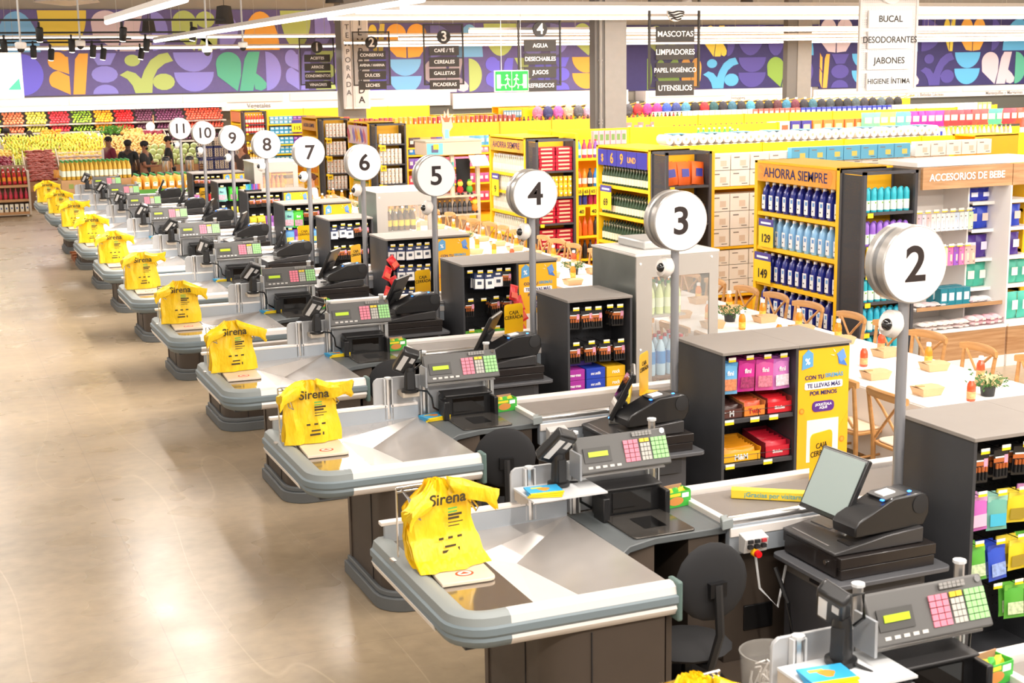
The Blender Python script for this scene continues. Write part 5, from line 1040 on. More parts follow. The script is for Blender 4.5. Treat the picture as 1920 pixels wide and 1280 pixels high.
def end_display(nm, y0, y1, levels, header, txt=None):
    yc = (y0+y1)/2; rt = thing('end_display', 'yellow end display of the %s row from the camera, facing the checkouts' % nm, 'display shelf', (9.2, yc, 0)); O = (9.2, yc, 0); M = lambda: MB(*O)
    for y in (y0, y1-.06): m = M(); m.box(RXE, RXE+.6, y, y+.06, 0, RH, YEL); m.obj('side_frame', rt, bevel=.004)
    m = M(); m.box(RXE, RXE+.68, y0, y1, RH-.03, RH, YEL); m.obj('top_panel', rt, bevel=.004)
    m = M(); m.box(RXE+.5, RXE+.52, y0+.06, y1-.06, .1, RH-.03, YMESH); m.obj('back_panel', rt)
    m = M(); m.box(RXE+.01, RXE+.5, y0+.06, y1-.06, 0, .14, YEL2); m.obj('base', rt)
    for z in levels:
        m = M(); m.box(RXE+.01, RXE+.5, y0+.06, y1-.06, z-.045, z, YEL); s = m.obj('shelf', rt, bevel=.003)
    if header:
        m = M(); c = mt(header[1], .5); m.box(RXE-.006, RXE+.004, y0+.07, y1-.07, header[2], header[3], c); h = m.obj('header_board', rt)
        if header[0]:
            text(header[0], header[4], header[5], h, (RXE-.009-9.2, 0, (header[2]+header[3])/2), '-x', bold=.006, sx=header[6] if len(header) > 6 else 1)
    return rt, O
def dark_display(nm, y0, levels, h=.42):
    rt = thing('dark_display', 'dark mesh-sided display shelf on the aisle side of the %s row' % nm, 'display shelf', (9.24, y0+h/2, 0)); O = (9.24, y0+h/2, 0); M = lambda: MB(*O); D = mt('46454a', .45)
    x0, x1 = RXE, RXE+.68
    for x in (x0, x1-.035):
        for y in (y0, y0+h-.035): m = M(); m.box(x, x+.035, y, y+.035, 0, RH-.02, D); m.obj('post', rt)
    for x in (x0+.012, x1-.022): m = M(); m.box(x, x+.004, y0+.03, y0+h-.03, .1, RH-.06, DMESH); m.obj('mesh_side', rt)
    for (a, b, c, d) in ((x0, x1, y0, y0+.03), (x0, x1, y0+h-.03, y0+h), (x0, x0+.03, y0, y0+h), (x1-.03, x1, y0, y0+h)): m = M(); m.box(a, b, c, d, RH-.05, RH-.02, D); m.obj('top_bar', rt)
    m = M(); m.box(x0+.03, x1-.03, y0+h-.02, y0+h-.015, .1, RH-.05, YMESH); m.obj('mesh_back', rt)
    m = M(); m.box(x0+.02, x1-.02, y0+.02, y0+h-.02, 0, .12, D); m.obj('base', rt)
    for z in levels:
        m = M(); m.box(x0+.03, x1-.03, y0+.01, y0+h-.03, z-.03, z, D); m.obj('shelf', rt)
        price(rt, x0+.06, y0+.008, z-.005, O, .07, None, h=.05, head=False)
    return rt, O
def run(nm, x0, x1, y0, depth, H, levels, zoff=0):
    xc = (x0+x1)/2; rt = thing('shelving_run', 'long yellow shelving run behind the end display, %s row from the camera' % nm, 'shelving', (xc, y0+depth/2, 0)); O = (xc, y0+depth/2, 0); M = lambda: MB(*O)
    m = M(); m.box(x0, x1, y0+depth/2-.02, y0+depth/2+.02, 0, H, YEL); m.obj('centre_panel', rt)
    m = M(); m.box(x0, x1, y0, y0+depth, 0, .15, YEL2); m.obj('base', rt)
    for z in levels: m = M(); m.box(x0, x1, y0+.02, y0+depth-.02, z-.035, z, YEL); m.obj('shelf', rt)
    n = max(1, int((x1-x0)/1.25))
    for k in range(n+1):
        x = x0+(x1-x0)*k/n
        m = M(); m.box(x-.015, x+.015, y0+depth/2-.04, y0+depth/2+.04, 0, H+.01, YEL2); m.obj('upright', rt)
    m = M(); m.box(x0, x0+.05, y0, y0+depth, 0, H-.02, YEL); m.obj('end_panel', rt, bevel=.004)
    return rt, O
LV = (.25, .62, 1.10, 1.50, 1.86)
ROWS = {'nearest': 11.99, 'second': 16.08, 'third': 20.27, 'fourth': 28.8, 'fifth': 33.05, 'sixth': 41.8}
OB = mt('f2a62a', .5)
# -- nearest row: detergent end display, aerosols, baby goods
A, OA = end_display('nearest', 12.40, 14.05, (.42, .81, 1.22, 1.62), ('AHORRA SIEMPRE', 'f2a838', 1.97, 2.17, .155, NAVY))
for y in (12.52, 13.72):
    m = MB(*OA); 
    for poly in motif('figure' if y > 13 else 'twin'): m.prism([(y+p*.24, 1.97+q*.19) for p, q in poly], 'x', RXE-.0085, RXE-.006, mt('ee9a3e', .5))
    m.obj('header_motif', A)
def jug(body, dark):
    rt = thing('detergent_bottle', '', 'bottle')
    m = MB(); m.lathe([(.045, 0), (.05, .015), (.05, .2), (.043, .26), (.022, .29), (.018, .31)], (0, 0, 0), mt(body, .25, coat=.3), 14, sq=.4); m.obj('bottle_body', rt)
    m = MB(); m.box(-.051, -.047, -.032, .032, .03, .19, mt('eef0f4', .5)); m.box(-.0525, -.051, -.024, .012, .13, .17, mt('6ea0d8', .5)); m.box(-.0525, -.051, -.0, .02, .07, .085, mt('5a5a66', .5)); m.obj('label_sticker', rt)
    m = MB(); m.lathe([(.02, .305), (.02, .335)], (0, 0, 0), WHT2, 10); m.obj('cap', rt); return rt
JN = jug('1f2a86', 1); JL = jug('8fc2ec', 0)

for z, pr, wd, nmz in ((1.62, JN, 'navy blue', 'top'), (1.22, JL, 'light blue', 'second'), (.81, JN, 'navy blue', 'third'), (.42, JN, 'navy blue', 'bottom')):
    n = 11
    for k in range(n):
        y = 13.90-k*(1.41/(n-1))
        put(pr, (RXE+.08, y, z+.001), R(random.uniform(-4, 4)), '%s detergent bottle, %s from far end, %s shelf, nearest end display' % (wd, ORD[k+1], nmz), '%s bottles on the %s shelf' % (wd, nmz))
    me = goods('jug', '1f2a86' if pr is JN else '8fc2ec')
    for k in range(n): item('detergent_bottle', me, (RXE+.2, 13.89-k*(1.41/(n-1)), z+.001), '%s detergent bottle behind the front ones, %s shelf, nearest end display' % (wd, nmz), 'bottle', '%s bottles behind, %s shelf' % (wd, nmz))
price(A, RXE-.012, 13.62, 1.46, OA, .3, '129', '-x', .24); price(A, RXE-.012, 13.66, 1.06, OA, .34, '149', '-x', .26)
DA, ODA = dark_display('nearest', 11.98, (.2, .5, .82, 1.12, 1.49-.08, 1.76))
for z, c, wd in ((1.76, '35b6c8', 'turquoise'), (1.41, '9a6ad0', 'lilac'), (.82, '35b6c8', 'turquoise'), (.5, '2fb0cc', 'turquoise'), (.2, '35b6c8', 'turquoise')):
    me = goods('aero', c, 'e4efe9')
    for r_ in range(2):
        for k in range(7): item('air_freshener_can', me, (RXE+.09+k*.083, 12.05+r_*.085, z+.001), '%s spray can, %s from left, %s row, shelf at height %s' % (wd, ORD[k+1], ['front', 'back'][r_], {1.76: 'five', 1.41: 'four', .82: 'three', .5: 'two', .2: 'one'}[z]), 'spray can', '%s spray cans on dark display shelf %s' % (wd, {1.76: 'five', 1.41: 'four', .82: 'three', .5: 'two', .2: 'one'}[z]), rz=R(k*7))
# -- second row: wine end display with $69 header
B, OB_ = end_display('second', 16.60, 18.22, (.42, .86, 1.25, 1.655), ('', 'f2a838', 1.93, 2.15, .1, OB))
for k, (t, s_) in enumerate((('$', .14), ('6', .2), ('9', .2), ('UND', .11), ('', .1))):
    m = MB(*OB_); y1_ = 18.14-k*.296; m.box(RXE-.012, RXE-.006, y1_-.285, y1_, 1.93, 2.15, mt('33309c', .5)); h = m.obj('header_card', B)
    if t: text(t, s_, OB, h, (RXE-.014-9.2, y1_-.14-OB_[1], 2.03), '-x', bold=.02)
me = goods('wine', '24401f', 'e9dfc6')
for zi, z in enumerate((1.655, 1.25, .86, .42)):
    for r_ in range(3):
        for k in range(18): item('wine_bottle', me, (RXE+.07+r_*.1, 18.1-k*.083, z+.001), 'green wine bottle, %s from far end, %s row deep, %s shelf, wine end display' % (ORD[k+1], ORD[r_+1], ['top', 'second', 'third', 'bottom'][zi]), 'bottle', 'wine bottles on the %s shelf' % ['top', 'second', 'third', 'bottom'][zi])
price(B, RXE-.012, 17.72, 1.56, OB_, .34, '69', '-x', .25)
DB, _o = dark_display('second', 16.16, (.3, .8, 1.24, 1.74))
me = goods('bag', 'e8641e', '3a3a9a')
for r_ in range(2):
    for k in range(3): item('snack_bag', me, (RXE+.16+k*.19, 16.28+r_*.1, 1.745), 'orange and blue snack bag, %s from left, %s row, dark display' % (ORD[k+1], ['front', 'back'][r_]), 'snack bag', 'orange snack bags', R(8*k-8), (.2, .12, .3), rot=(R(-8), R(6*k-6), R(5*k)))
for k in range(4): item('snack_bag', goods('bag', ['c8a83c', '3a6aa8', 'd8d4c0', '8a5a3c'][k], 'f0e8d0'), (RXE+.12+k*.15, 16.28, 1.245), 'assorted snack bag on the middle shelf of the second dark display, %s from left' % ORD[k+1], 'snack bag', 'assorted snack bags', 0, (.15, .1, .24))
# -- third row: clear bottles end display
Cd, OC = end_display('third', 20.80, 22.35, (.22, .60, .96, 1.30, 1.60), ('AHORRA SIEMPRE', 'f2a838', 1.95, 2.15, .145, NAVY))
for y in (20.9, 22.05):
    for poly in motif('figure' if y > 22 else 'ka'): m = MB(*OC); m.prism([(y+p*.22, 1.95+q*.19) for p, q in poly], 'x', RXE-.0085, RXE-.006, mt('ee9a3e', .5)); m.obj('header_motif', Cd)
me = goods('bottle', 'cbc5b0', 'ddd6cc', 'f4f0ea')
for zi, z in enumerate((1.60, 1.30, .96, .60, .22)):
    for r_ in range(2):
        for k in range(18): item('water_bottle', me, (RXE+.06+r_*.085, 22.24-k*.079, z+.001), 'clear bottle, %s from far end, %s row, %s shelf, third end display' % (ORD[k+1], ['front', 'back'][r_], ['top', 'second', 'third', 'fourth', 'bottom'][zi]), 'bottle', 'clear bottles on the %s shelf' % ['top', 'second', 'third', 'fourth', 'bottom'][zi], sc=(.95, .95, 1))
price(Cd, RXE-.012, 21.9, 1.47, OC, .3, '9', '-x', .28)
DC, _o = dark_display('third', 20.35, (.2, .45, .86, 1.28, 1.69))
me = goods('box', 'b81f38', 'e8c8a8')
for z, nn in ((1.69, 6), (.86, 6), (.45, 5), (.2, 3)):
    for c in range(2):
        for k in range(nn if z != 1.69 else 6): item('rice_bag', me, (RXE+.2+c*.3, 20.52, z+k*.062+.001), 'red rice bag, %s from bottom in the %s stack, shelf %s' % (ORD[k+1], ['left', 'right'][c], {1.69: 'four', .86: 'three', .45: 'two', .2: 'one'}[z]), 'rice bag', 'red rice bags', R(random.uniform(-4, 4)), (.28, .24, .057))
me = goods('can', 'f0c02c', 'ffffff')
for c in range(4):
    for l in range(3):
        for cc in range(2): item('food_tin', me, (RXE+.36+c*.08 if cc == 0 else RXE+.06+c*.08, 20.42, 1.281+l*.108), 'yellow food tin, column %s, level %s on the third dark display' % (NUM[c+1+4*(1-cc)], NUM[l+1]), 'tin', 'yellow tins')
# -- fourth row (cans) and fifth row (cans), sixth row
D_, OD = end_display('fourth', 29.33, 30.9, (.25, .62, 1.05, 1.42), ('', 'd8b8c0', 1.72, 2.12, .1, NAVY))
for k in range(7):
    m = MB(*OD); y = 29.45+k*.2; m.prism([(y, 1.78+.02*k), (y+.12, 1.75), (y+.26, 1.95), (y+.2, 2.08), (y+.06, 1.95)], 'x', RXE-.009, RXE-.006, mt(['c86a7a', '6a5aa8', 'e8c060', 'd88848', '8a78c0', 'e0d0c0', 'c05060'][k], .5)); m.obj('printed_shape', D_)
for zi, z in enumerate((1.42, 1.05, .62, .25)):
    me = goods('bottle', 'c8a84a', 'eceadc' if zi else 'e8efe0', '6a9a3c')
    for k in range(15): item('oil_bottle', me, (RXE+.08, 30.76-k*.092, z+.001), 'oil bottle, %s from far end on the %s shelf of fourth end display' % (ORD[k+1], ['top', 'second', 'third', 'bottom'][zi]), 'bottle', 'oil bottles, %s shelf, fourth display' % ['top', 'second', 'third', 'bottom'][zi])
E_, OE = end_display('fifth', 33.55, 35.0, (.25, .55, .85, 1.15, 1.45, 1.75), ('AHORRA SIEMPRE', 'f2a838', 1.88, 2.12, .13, NAVY))
me = goods('bag', 'f09a1c', 'b86a2a')
for zi, z in enumerate((1.45, 1.15, .85, .55, .25)):
    for k in range(6): item('pasta_bag', me, (RXE+.12, 34.8-k*.23, z+.001), 'orange pasta bag, %s from far end, shelf %s, fifth end display' % (ORD[k+1], NUM[5-zi]), 'bag', 'orange bags, shelf %s' % NUM[5-zi], PI/2, (.24, .12, .18))
for nm, y0, lv, dot in (('fourth', 28.8, (.5, .92, 1.335, 1.76), 'e8a020'), ('fifth', 33.05, (.5, .886, 1.318, 1.748), 'd87838')):
    dd, OO = dark_display(nm, y0, lv); me = goods('can', 'ece6de', dot)
    for zi, z in enumerate(lv[::-1]):
        L = (2, 3, 3, 3)[zi] if nm == 'fourth' else 3
        for l in range(L):
            for c in range(6):
                for r_ in range(1): item('white_can', me, (RXE+.13+c*.085, y0+.08+r_*.08, z+.001+l*.108), 'white tin, column %s, level %s, shelf %s, %s dark display' % (NUM[c+1], NUM[l+1], NUM[4-zi], nm), 'tin', 'white tins, shelf %s of the %s dark display' % (NUM[4-zi], nm), rz=R(c*13))
        price(dd, RXE+.09, y0, z-.02, OO, .13, '39' if nm == 'fourth' else '60', h=.12, head=False)
F_, OF = end_display('sixth', 42.25, 43.7, (.3, .7, 1.1, 1.5, 1.8), ('', 'c87850', 1.85, 2.15, .1, NAVY))
for zi, z in enumerate((1.5, 1.1, .7)):
    me = goods('bottle', 'e8b82c', 'f0e0a0', 'd8a020')
    for k in range(13): item('sauce_bottle', me, (RXE+.08, 43.5-k*.09, z+.001), 'yellow bottle, %s from far end, shelf %s, sixth end display' % (ORD[k+1], NUM[3-zi]), 'bottle', 'yellow bottles, shelf %s, sixth display' % NUM[3-zi])
DF, OO = dark_display('sixth', 41.83, (.7, 1.0, 1.3, 1.55, 1.8))
for zi, z in enumerate((1.8, 1.55, 1.0, .7)):
    me = goods('bottle', ['d83a3c', 'd83a3c', 'e8c03c', 'e8b83c'][zi], 'f2e4da', 'f4f0ea')
    for k in range(7): item('sauce_bottle', me, (RXE+.09+k*.083, 41.9, z+.001), '%s bottle, %s from left, shelf %s, sixth dark display' % (['red', 'red', 'yellow', 'yellow'][zi], ORD[k+1], NUM[4-zi]), 'bottle', 'bottles, shelf %s, sixth dark display' % NUM[4-zi])
# -- long runs
run('nearest', 11.35, 17.5, 12.35, 1.7, 2.14, (.3, .75, 1.2, 1.65))
RB = run('second', 9.6, 16.5, 16.2, 1.9, 2.2, (.25, .9, 1.70))
run('third, right half', 14.0, 21, 20.4, 1.9, 2.06, (1.0, 1.84))
RC = run('third', 9.6, 13.98, 20.4, 1.9, 2.28, (.25, .62, 1.12, 1.40, 1.86))
RD_ = run('fourth', 9.6, 25, 28.9, 1.9, 2.12, (.45, .85, 1.2, 1.5, 1.66))
RE_ = run('fifth', 9.6, 13.2, 33.1, 1.9, 2.14, (.6, 1.1, 1.8))
run('fifth, right half', 17.8, 30, 33.1, 1.9, 2.0, (1.0, 1.84))
RF_ = run('sixth', 9.6, 15, 41.9, 1.7, 2.2, (.3, .6, .9, 1.18, 1.48, 1.78))
# white paper packs fill the front of the second row
me = goods('pack', 'f8f2ea', 'e2d0be')
for zi, (z, h_, L) in enumerate(((1.705, .215, 2), (.905, .235, 3), (.255, .2, 3))):
    for l in range(L):
        for k in range(13 if zi == 0 else 6):
            item('paper_towel_pack', me, (9.75+k*.3, 16.34, z+l*h_), 'white paper pack, %s from left, level %s, shelf %s, second row' % (ORD[k+1], NUM[l+1], NUM[3-zi]), 'paper pack', 'white paper packs on shelf %s' % NUM[3-zi], R(random.uniform(-2, 2)), (.285, .24, h_-.008))
me = goods('pack', '62b6de', 'e2cf6a')
for k in range(7): item('blue_paper_pack', me, (10.92+k*.28, 16.17, 1.99), 'light blue paper pack, %s from left on the second row top' % ORD[k+1], 'paper pack', 'light blue paper packs', 0, (.27, .1, .19))
for k in range(5): item('white_paper_pack', goods('pack', 'f8f4ee', 'e2d0be'), (12.95+k*.27, 16.17, 1.99), 'white paper pack, %s from the end of the second row top' % ORD[k+1], 'paper pack', 'white packs at the end of second row', 0, (.25, .1, .2))
me = goods('roll', 'f4f0ec', '7cc0e4')
line('tissue_roll_pack', me, 'tissue rolls', 'tissue roll pack on top of the second row', 9, (9.95, 17.75, 2.04), (.53, 0, 0), jit=.02, side='left', sc=(1.15, 1.2, 1.3))
# drinks at the start of the third row
for zi, (z, cs) in enumerate(((1.865, ('3c8ad0', 'c83a5a', 'c83a5a', '7a4a9a')), (1.405, ('e8603c', 'f08a2c', '2c3440', '2c7ac8')), (1.125-.02, ('2a4aa8', '2a3a98', 'a02050', 'b02858')), (.625, ('f0782c', 'e06020', 'e87030', '2c2a30')), (.255, ('2a2628', '1c1c20', '26242a', '9a2040')))):
    for k, c in enumerate(cs):
        item('sports_drink_bottle', goods('bottle', c, 'e8dcd8' if zi < 2 else c, c if zi else 'e84050'), (9.70+k*.1, 20.5, z+.001), 'sports drink bottle, %s from left, shelf %s, third row' % (ORD[k+1], NUM[5-zi]), 'bottle', 'drinks on shelf %s of third row' % NUM[5-zi], sc=(1.15, 1.15, 1.0))
for k in range(4): price(RC[0], 9.62+k*.12, 20.41, 1.40 if k < 3 else 1.1, RC[1], .1, '65', h=.12, head=False)
for k in range(2): price(RC[0], 9.64+k*.22, 20.41, 1.09, RC[1], .13, '40', h=.14, head=False)
line('juice_carton', goods('box', 'e8a0a8', '6a8a4c'), 'carton', 'pink juice carton on top of the third row', 6, (10.05, 20.62, 2.06), (.1, 0, 0), sc=(.09, .09, .22))
for k, c in enumerate(('c8384a', '6a9a3c', 'e8c83c', 'c84a5a', '5a9a4c', 'd8d04c', 'c83a3a')): item('drink_can', goods('can', c, 'f0f0e0'), (10.2+k*.09, 20.5, 1.9), 'coloured drink can, %s from left under the pink cartons' % ORD[k+1], 'can', 'coloured cans, third row')
line('soda_bottle', goods('bottle', '4aa83c', '7ac84c', 'e8f0e0'), 'bottle', 'green soda bottle on top of the third row', 7, (11.95, 20.6, 1.98), (.1, 0, 0), sc=(1.15, 1.15, 1.0))
line('soda_bottle', goods('bottle', '4aa83c', '7ac84c', 'e8f0e0'), 'bottle', 'green soda bottle, second cluster on the third row', 2, (12.6, 20.6, 1.95), (.1, 0, 0), sc=(1.15, 1.15, 1.0))
line('dark_bottle', goods('bottle', '2c2230', '6a5a70', '2c2230'), 'bottle', 'small dark bottle on top of the third row', 5, (12.88, 20.6, 1.93), (.08, 0, 0), sc=(.9, .9, .8))
line('water_bottle', goods('bottle', '9ccae8', 'dceaf4', '4a9ad8'), 'bottle', 'pale blue water bottle on top of the third row', 6, (13.35, 20.6, 1.9), (.085, 0, 0))
for k in range(20): item('packet_carton', goods('box', ['c83a3a', '5a9a3c', 'e8a03c', 'e05a6a', 'd8443c'][k % 5], 'f0e8d8'), (13.9+k*.085, 20.6, 1.93), 'small colourful carton, %s from left after the pale blue bottles' % ORD[k+1], 'carton', 'small cartons on the third row', 0, (.08, .1, .2))
line('milk_carton', goods('box', 'e8ecf4', '2c3aa0'), 'carton', 'white and navy milk carton on top of the third row', 14, (15.6, 20.6, 1.9), (.1, 0, 0), sc=(.085, .1, .22))
for k in range(16): item('juice_bottle', goods('bottle', ['e8b0b8', 'c8d0a0', 'e89a8a'][k % 3], 'f4ece4', '5a9a5a'), (17.0+k*.1, 20.6, 1.86), 'pastel bottle, %s from left near the end of the third row' % ORD[k+1], 'bottle', 'pastel bottles on the third row')
# cereal and snack goods on the back half of the third row
for k, c in enumerate(('efe6dc', 'efe6dc', '3a3a9a', '3a3a9a', 'e8853c', 'e07a3c', 'e8853c', 'e07a3c', 'd8743c', '6ab0c8', '5aa8c8')):
    item('cereal_box', goods('box', c, 'e85a3c' if c == 'efe6dc' else 'f0d8a0'), (14.3+k*.235, 22.0, 2.0), 'cereal box, %s from left on the back of the third row' % ORD[k+1], 'cereal box', 'cereal boxes', 0, (.2, .08, .27))
for k in range(22): item('crisps_bag', goods('bag', ['6ab8a0', 'a8c060', '58a8b8', 'c828a0', 'c828a0', 'd8384a', 'd8384a', 'e04a4a', '48b898', 'd83a4c', 'e0503c'][k*11//22], 'f0e0c0'), (16.3+k*.18, 21.9, 2.08), 'crisps bag, %s from left on the back of the third row' % ORD[k+1], 'crisps bag', 'crisps bags', R(k*17 % 30-15), (.24, .14, .3))
for k in range(8): item('red_soda_bottle', goods('bottle', 'd8503c', 'e8e0d8', 'f0f0f0'), (18.75+k*.12, 20.55, 1.88), 'red soda bottle, %s from left near the row end' % ORD[k+1], 'bottle', 'red soda bottles', 0, (1.5, 1.5, 1.45))
# hanging snack bags on the fourth row
for k in range(30):
    c = ('4a2c2c', '4a2c2c', 'e8a82c', 'e8a82c', '7a2c4a', '4a4aa0', 'd8c0a0', 'e0ccb0', 'c8c4c4', 'd0ccca', 'c0bcbc', '58a0c8', '4a9ac0', '6ab0d0', '4aa0d0', '70b8d8', '5ca0c8', 'a8c070', 'd0b848', 'd8c050', '7a6a9a', '886a7a', '7ab050', '90b850', 'e8904a', 'e8884a', 'e8a05a', 'f0b060', 'e8a86a', 'd89a5a')[k]
    item('snack_bag', goods('bag', c, 'f0e8dc'), (9.75+k*.125, 28.95, 1.66), 'hanging snack bag, %s from left along the fourth row' % ORD[k+1], 'snack bag', 'snack bags hanging on the fourth row', R(k*29 % 24-12), (.13, .08, .21))
for k in range(9): item('biscuit_tin', goods('bottle', 'e8806a', 'f0c8a0', 'e8b0a0'), (13.25+k*.1-.2, 29.0, 1.66), 'pink biscuit tube, %s from left on fourth row' % ORD[k+1], 'tube', 'biscuit tubes', 0, (1.2, 1.2, .75))
for k in range(4): item('biscuit_box', goods('box', 'e8a870', '7aa84c'), (13.95+k*.2, 29.0, 1.66), 'orange biscuit box, %s from left on fourth row' % ORD[k+1], 'box', 'biscuit boxes', 0, (.17, .1, .22))
for k in range(10): item('chocolate_bag', goods('bag', 'b87a6a', 'f0dcd0'), (14.8+k*.1, 29.0, 1.68+.06*(k % 3)), 'pale brown chocolate bag, %s from left on fourth row' % ORD[k+1], 'bag', 'chocolate bags', R(k*31 % 50-25), (.13, .08, .24))
fsh = ((1.505, .15, (('3a8ad8', 2), ('c8404a', 4), ('e89ab0', 10))), (1.205, .22, (('7a4ab0', 4), ('c84a6a', 5), ('e878a8', 7))), (.855, .2, (('e05070', 6), ('d84a8a', 10))), (.455, .2, (('3a3a9a', 5), ('a83a6a', 5), ('c83a5a', 6))))
for zi, (z, h_, seg) in enumerate(fsh):
    k = 0
    for c, n in seg:
        for j in range(n): item('candy_bag', goods('bag', c, 'f4e4e4'), (9.74+k*.115, 28.98, z+.001), 'candy bag, %s from left, shelf %s of the fourth row' % (ORD[k+1], NUM[4-zi]), 'candy bag', 'candy bags, shelf %s, fourth row' % NUM[4-zi], R(k*23 % 20-10), (.12, .08, h_)); k += 1
# tins on top of the fourth row back and fifth row
for k in range(34):
    c = ('b8384a', 'b8384a', 'b8384a', 'c85058', 'e8b84a', 'e8c04a', 'e0703c', 'e07a3c', 'c0404a', 'b83a4a', 'e8803c', 'e88a3c', 'c84a40', 'b04048', 'a84450', '9a4048', 'a04a50')[k//2]
    item('food_tin', goods('can', c, 'f4e4d0'), (9.0+k*.115, 30.55, 2.02), 'food tin, %s from left on the fourth row top' % ORD[k+1], 'tin', 'tins on the fourth row top', 0, (1.3, 1.2, 2.2 if k % 4 else 2.0))
for k in range(40): item('jar', goods('bottle', ('8a3040', '4a7a3c', '3a2a2a', 'c0a040', 'b84048')[k*7 % 5], 'c8b8a0', '2a2a2a'), (12.95+k*.11, 30.55, 1.9), 'small jar, %s from left on the fourth row top' % ORD[k+1], 'jar', 'jars on the fourth row top', 0, (1.2, 1.2, 1.0))
for k in range(9): item('red_carton', goods('box', 'e0605a', 'f4d8d0'), (9.4+k*.085-.1, 34.6, 2.0), 'red and white carton, %s from left on the fifth row' % ORD[k+1], 'carton', 'red cartons on the fifth row', 0, (.075, .1, .17))
for k in range(66): item('goods_carton', goods('box', ('e8dcd8', 'e8dcd8', 'd86a60', '3c4ab0', '3a48b0', 'ece4e0', 'ece4e0', 'b8c87a')[k//9], 'f4ece0'), (18.0+k*.17, 33.3, 1.85), 'carton, %s from left along the top of the fifth row' % ORD[k+1], 'carton', 'cartons along the fifth row', R(k*13 % 8), (.15, .1, .26))
for k in range(60): item('small_bottle', goods('bottle', ('9a5a6a', 'e8b0a0', '7aa05a', 'd0c8c0', 'c85a50', '6a9ac0')[k*5 % 6], 'f0e4dc', 'c04048'), (16.2+k*.14, 29.05, 1.67), 'small bottle, %s from left along the fourth row' % ORD[k+1], 'bottle', 'small bottles along the fourth row', 0, (1.2, 1.2, .95))
# blue and purple packs on the sixth row
for zi, z in enumerate((1.785, 1.485, 1.185, .905, .605)):
    for k in range(10):
        c = '48a8d8' if k < 5 else '6a3a9a' if k < 8 else 'e0702c'
        for l in range(2): item('biscuit_pack', goods('box', c, 'd8e8f0' if k < 5 else 'b88ad0'), (9.78+k*.14, 42.05, z+.001+l*.115), '%s pack, %s from left, level %s, shelf %s, sixth row' % ('blue' if k < 5 else 'purple' if k < 8 else 'orange', ORD[k+1], NUM[l+1], NUM[5-zi]), 'pack', 'packs on shelf %s of the sixth row' % NUM[5-zi], 0, (.13, .12, .105))
price(RF_[0], 10.35, 41.9, 1.79, RF_[1], .32, '115', h=.26)
# backpacks on pegs in front of the far wall
bpk = ('d8708a', '3a3a6a', 'c85aa0', 'e8a08a', '5a5a60', 'c8a0b8', 'a8b8c4', 'a8b8c8', 'e8a090', '4a4a50', 'b0303a', 'c83a8a', 'c83a8a', '3a5ac8', '3a4a8a', '4a8ab0', '2a2a2e', 'b03038', '2c5a60', '30303a', '3a6a80', '34343a', '4a9ab8', '3a3a42', '2a2a30', '5a3038', '3a7a98', '6a3040', '303038', '3a6a7a', '2a2c34', '404a50', '26262c', '30343a', '4a5a60', '3a3a44', '2c2c30', '506068', '3a3c40', '282828')
for k, c in enumerate(bpk):
    x = 15.8+k*.31; o = thing('backpack', '%s backpack hanging on a peg, %s from left along the far rail' % ('dark' if int(c[:2], 16) < 0x60 else 'bright', ORD[k+1]), 'backpack', (x, 36.0, 1.92), group='backpacks on the far rail')
    m = MB(); m.ball((0, 0, .16), 1, mt(c, .6, var=.3, scale=18), 10, 6, (.165, .1, .19)); m.obj('bag_body', o)
    m = MB(); m.ball((0, -.07, .08), 1, mt(c, .6), 8, 4, (.1, .05, .07)); m.obj('front_pocket', o)
rl = thing('peg_rail', 'yellow peg rail holding the hanging backpacks before the far wall', 'peg rail', (22, 36.4, 0)); m = MB(22, 36.4, 0)
m.box(15.5, 28.6, 36.3, 36.4, .2, 2.2, YEL); m.obj('rail_panel', rl)
m = MB(22, 36.4, 0); m.box(15.5, 28.6, 35.7, 36.6, 0, .2, YEL2); m.obj('base', rl)
for k in range(42): m = MB(22, 36.4, 0); m.tube([(15.65+k*.31, 36.3, 2.22), (15.65+k*.31, 35.75, 2.3)], .012, YEL2, 4); m.box(15.62+k*.31, 15.70+k*.31, 35.73, 35.75, 2.28, 2.33, TAGW); m.obj('peg', rl)
for nm, x0, x1, y, z0, z1, lab in (('shelf_cap', 12.65, 14.4, 35.5, 1.95, 2.12, 'yellow open shelf cap left of the hanging backpacks'), ('shelf_cap', 15.45, 16.8, 38.0, 1.9, 2.22, 'yellow open shelf cap below the bakery fascia'), ('mesh_cap', 13.98, 14.76, 16.25, 1.9, 2.24, 'yellow mesh shelf cap at the right end of the second row')):
    rt = thing(nm, lab, 'shelf cap', ((x0+x1)/2, y, 0)); m = MB((x0+x1)/2, y, 0); m.box(x0, x1, y, y+.5, 0, .3, YEL2); m.box(x0+.05, x0+.1, y, y+.05, .3, z0, YEL); m.box(x1-.1, x1-.05, y, y+.05, .3, z0, YEL); m.box(x0, x1, y+.45, y+.5, .3, z1, YEL); m.obj('stand', rt)
    m = MB((x0+x1)/2, y, 0); m.box(x0, x1, y, y+.02, z0, z1, YMESH if 'mesh' in nm else YEL2); m.box(x0, x1, y, y+.5, z1-.02, z1, YEL); m.obj('cap_panel', rt)
for k in range(7): item('blue_carton', goods('box', '6a9ab8', 'e8f0f0'), (15.6+k*.08, 37.9, 1.92), 'small blue and white carton, %s from left in the far yellow cap' % ORD[k+1], 'carton', 'blue cartons', 0, (.07, .07, .2))
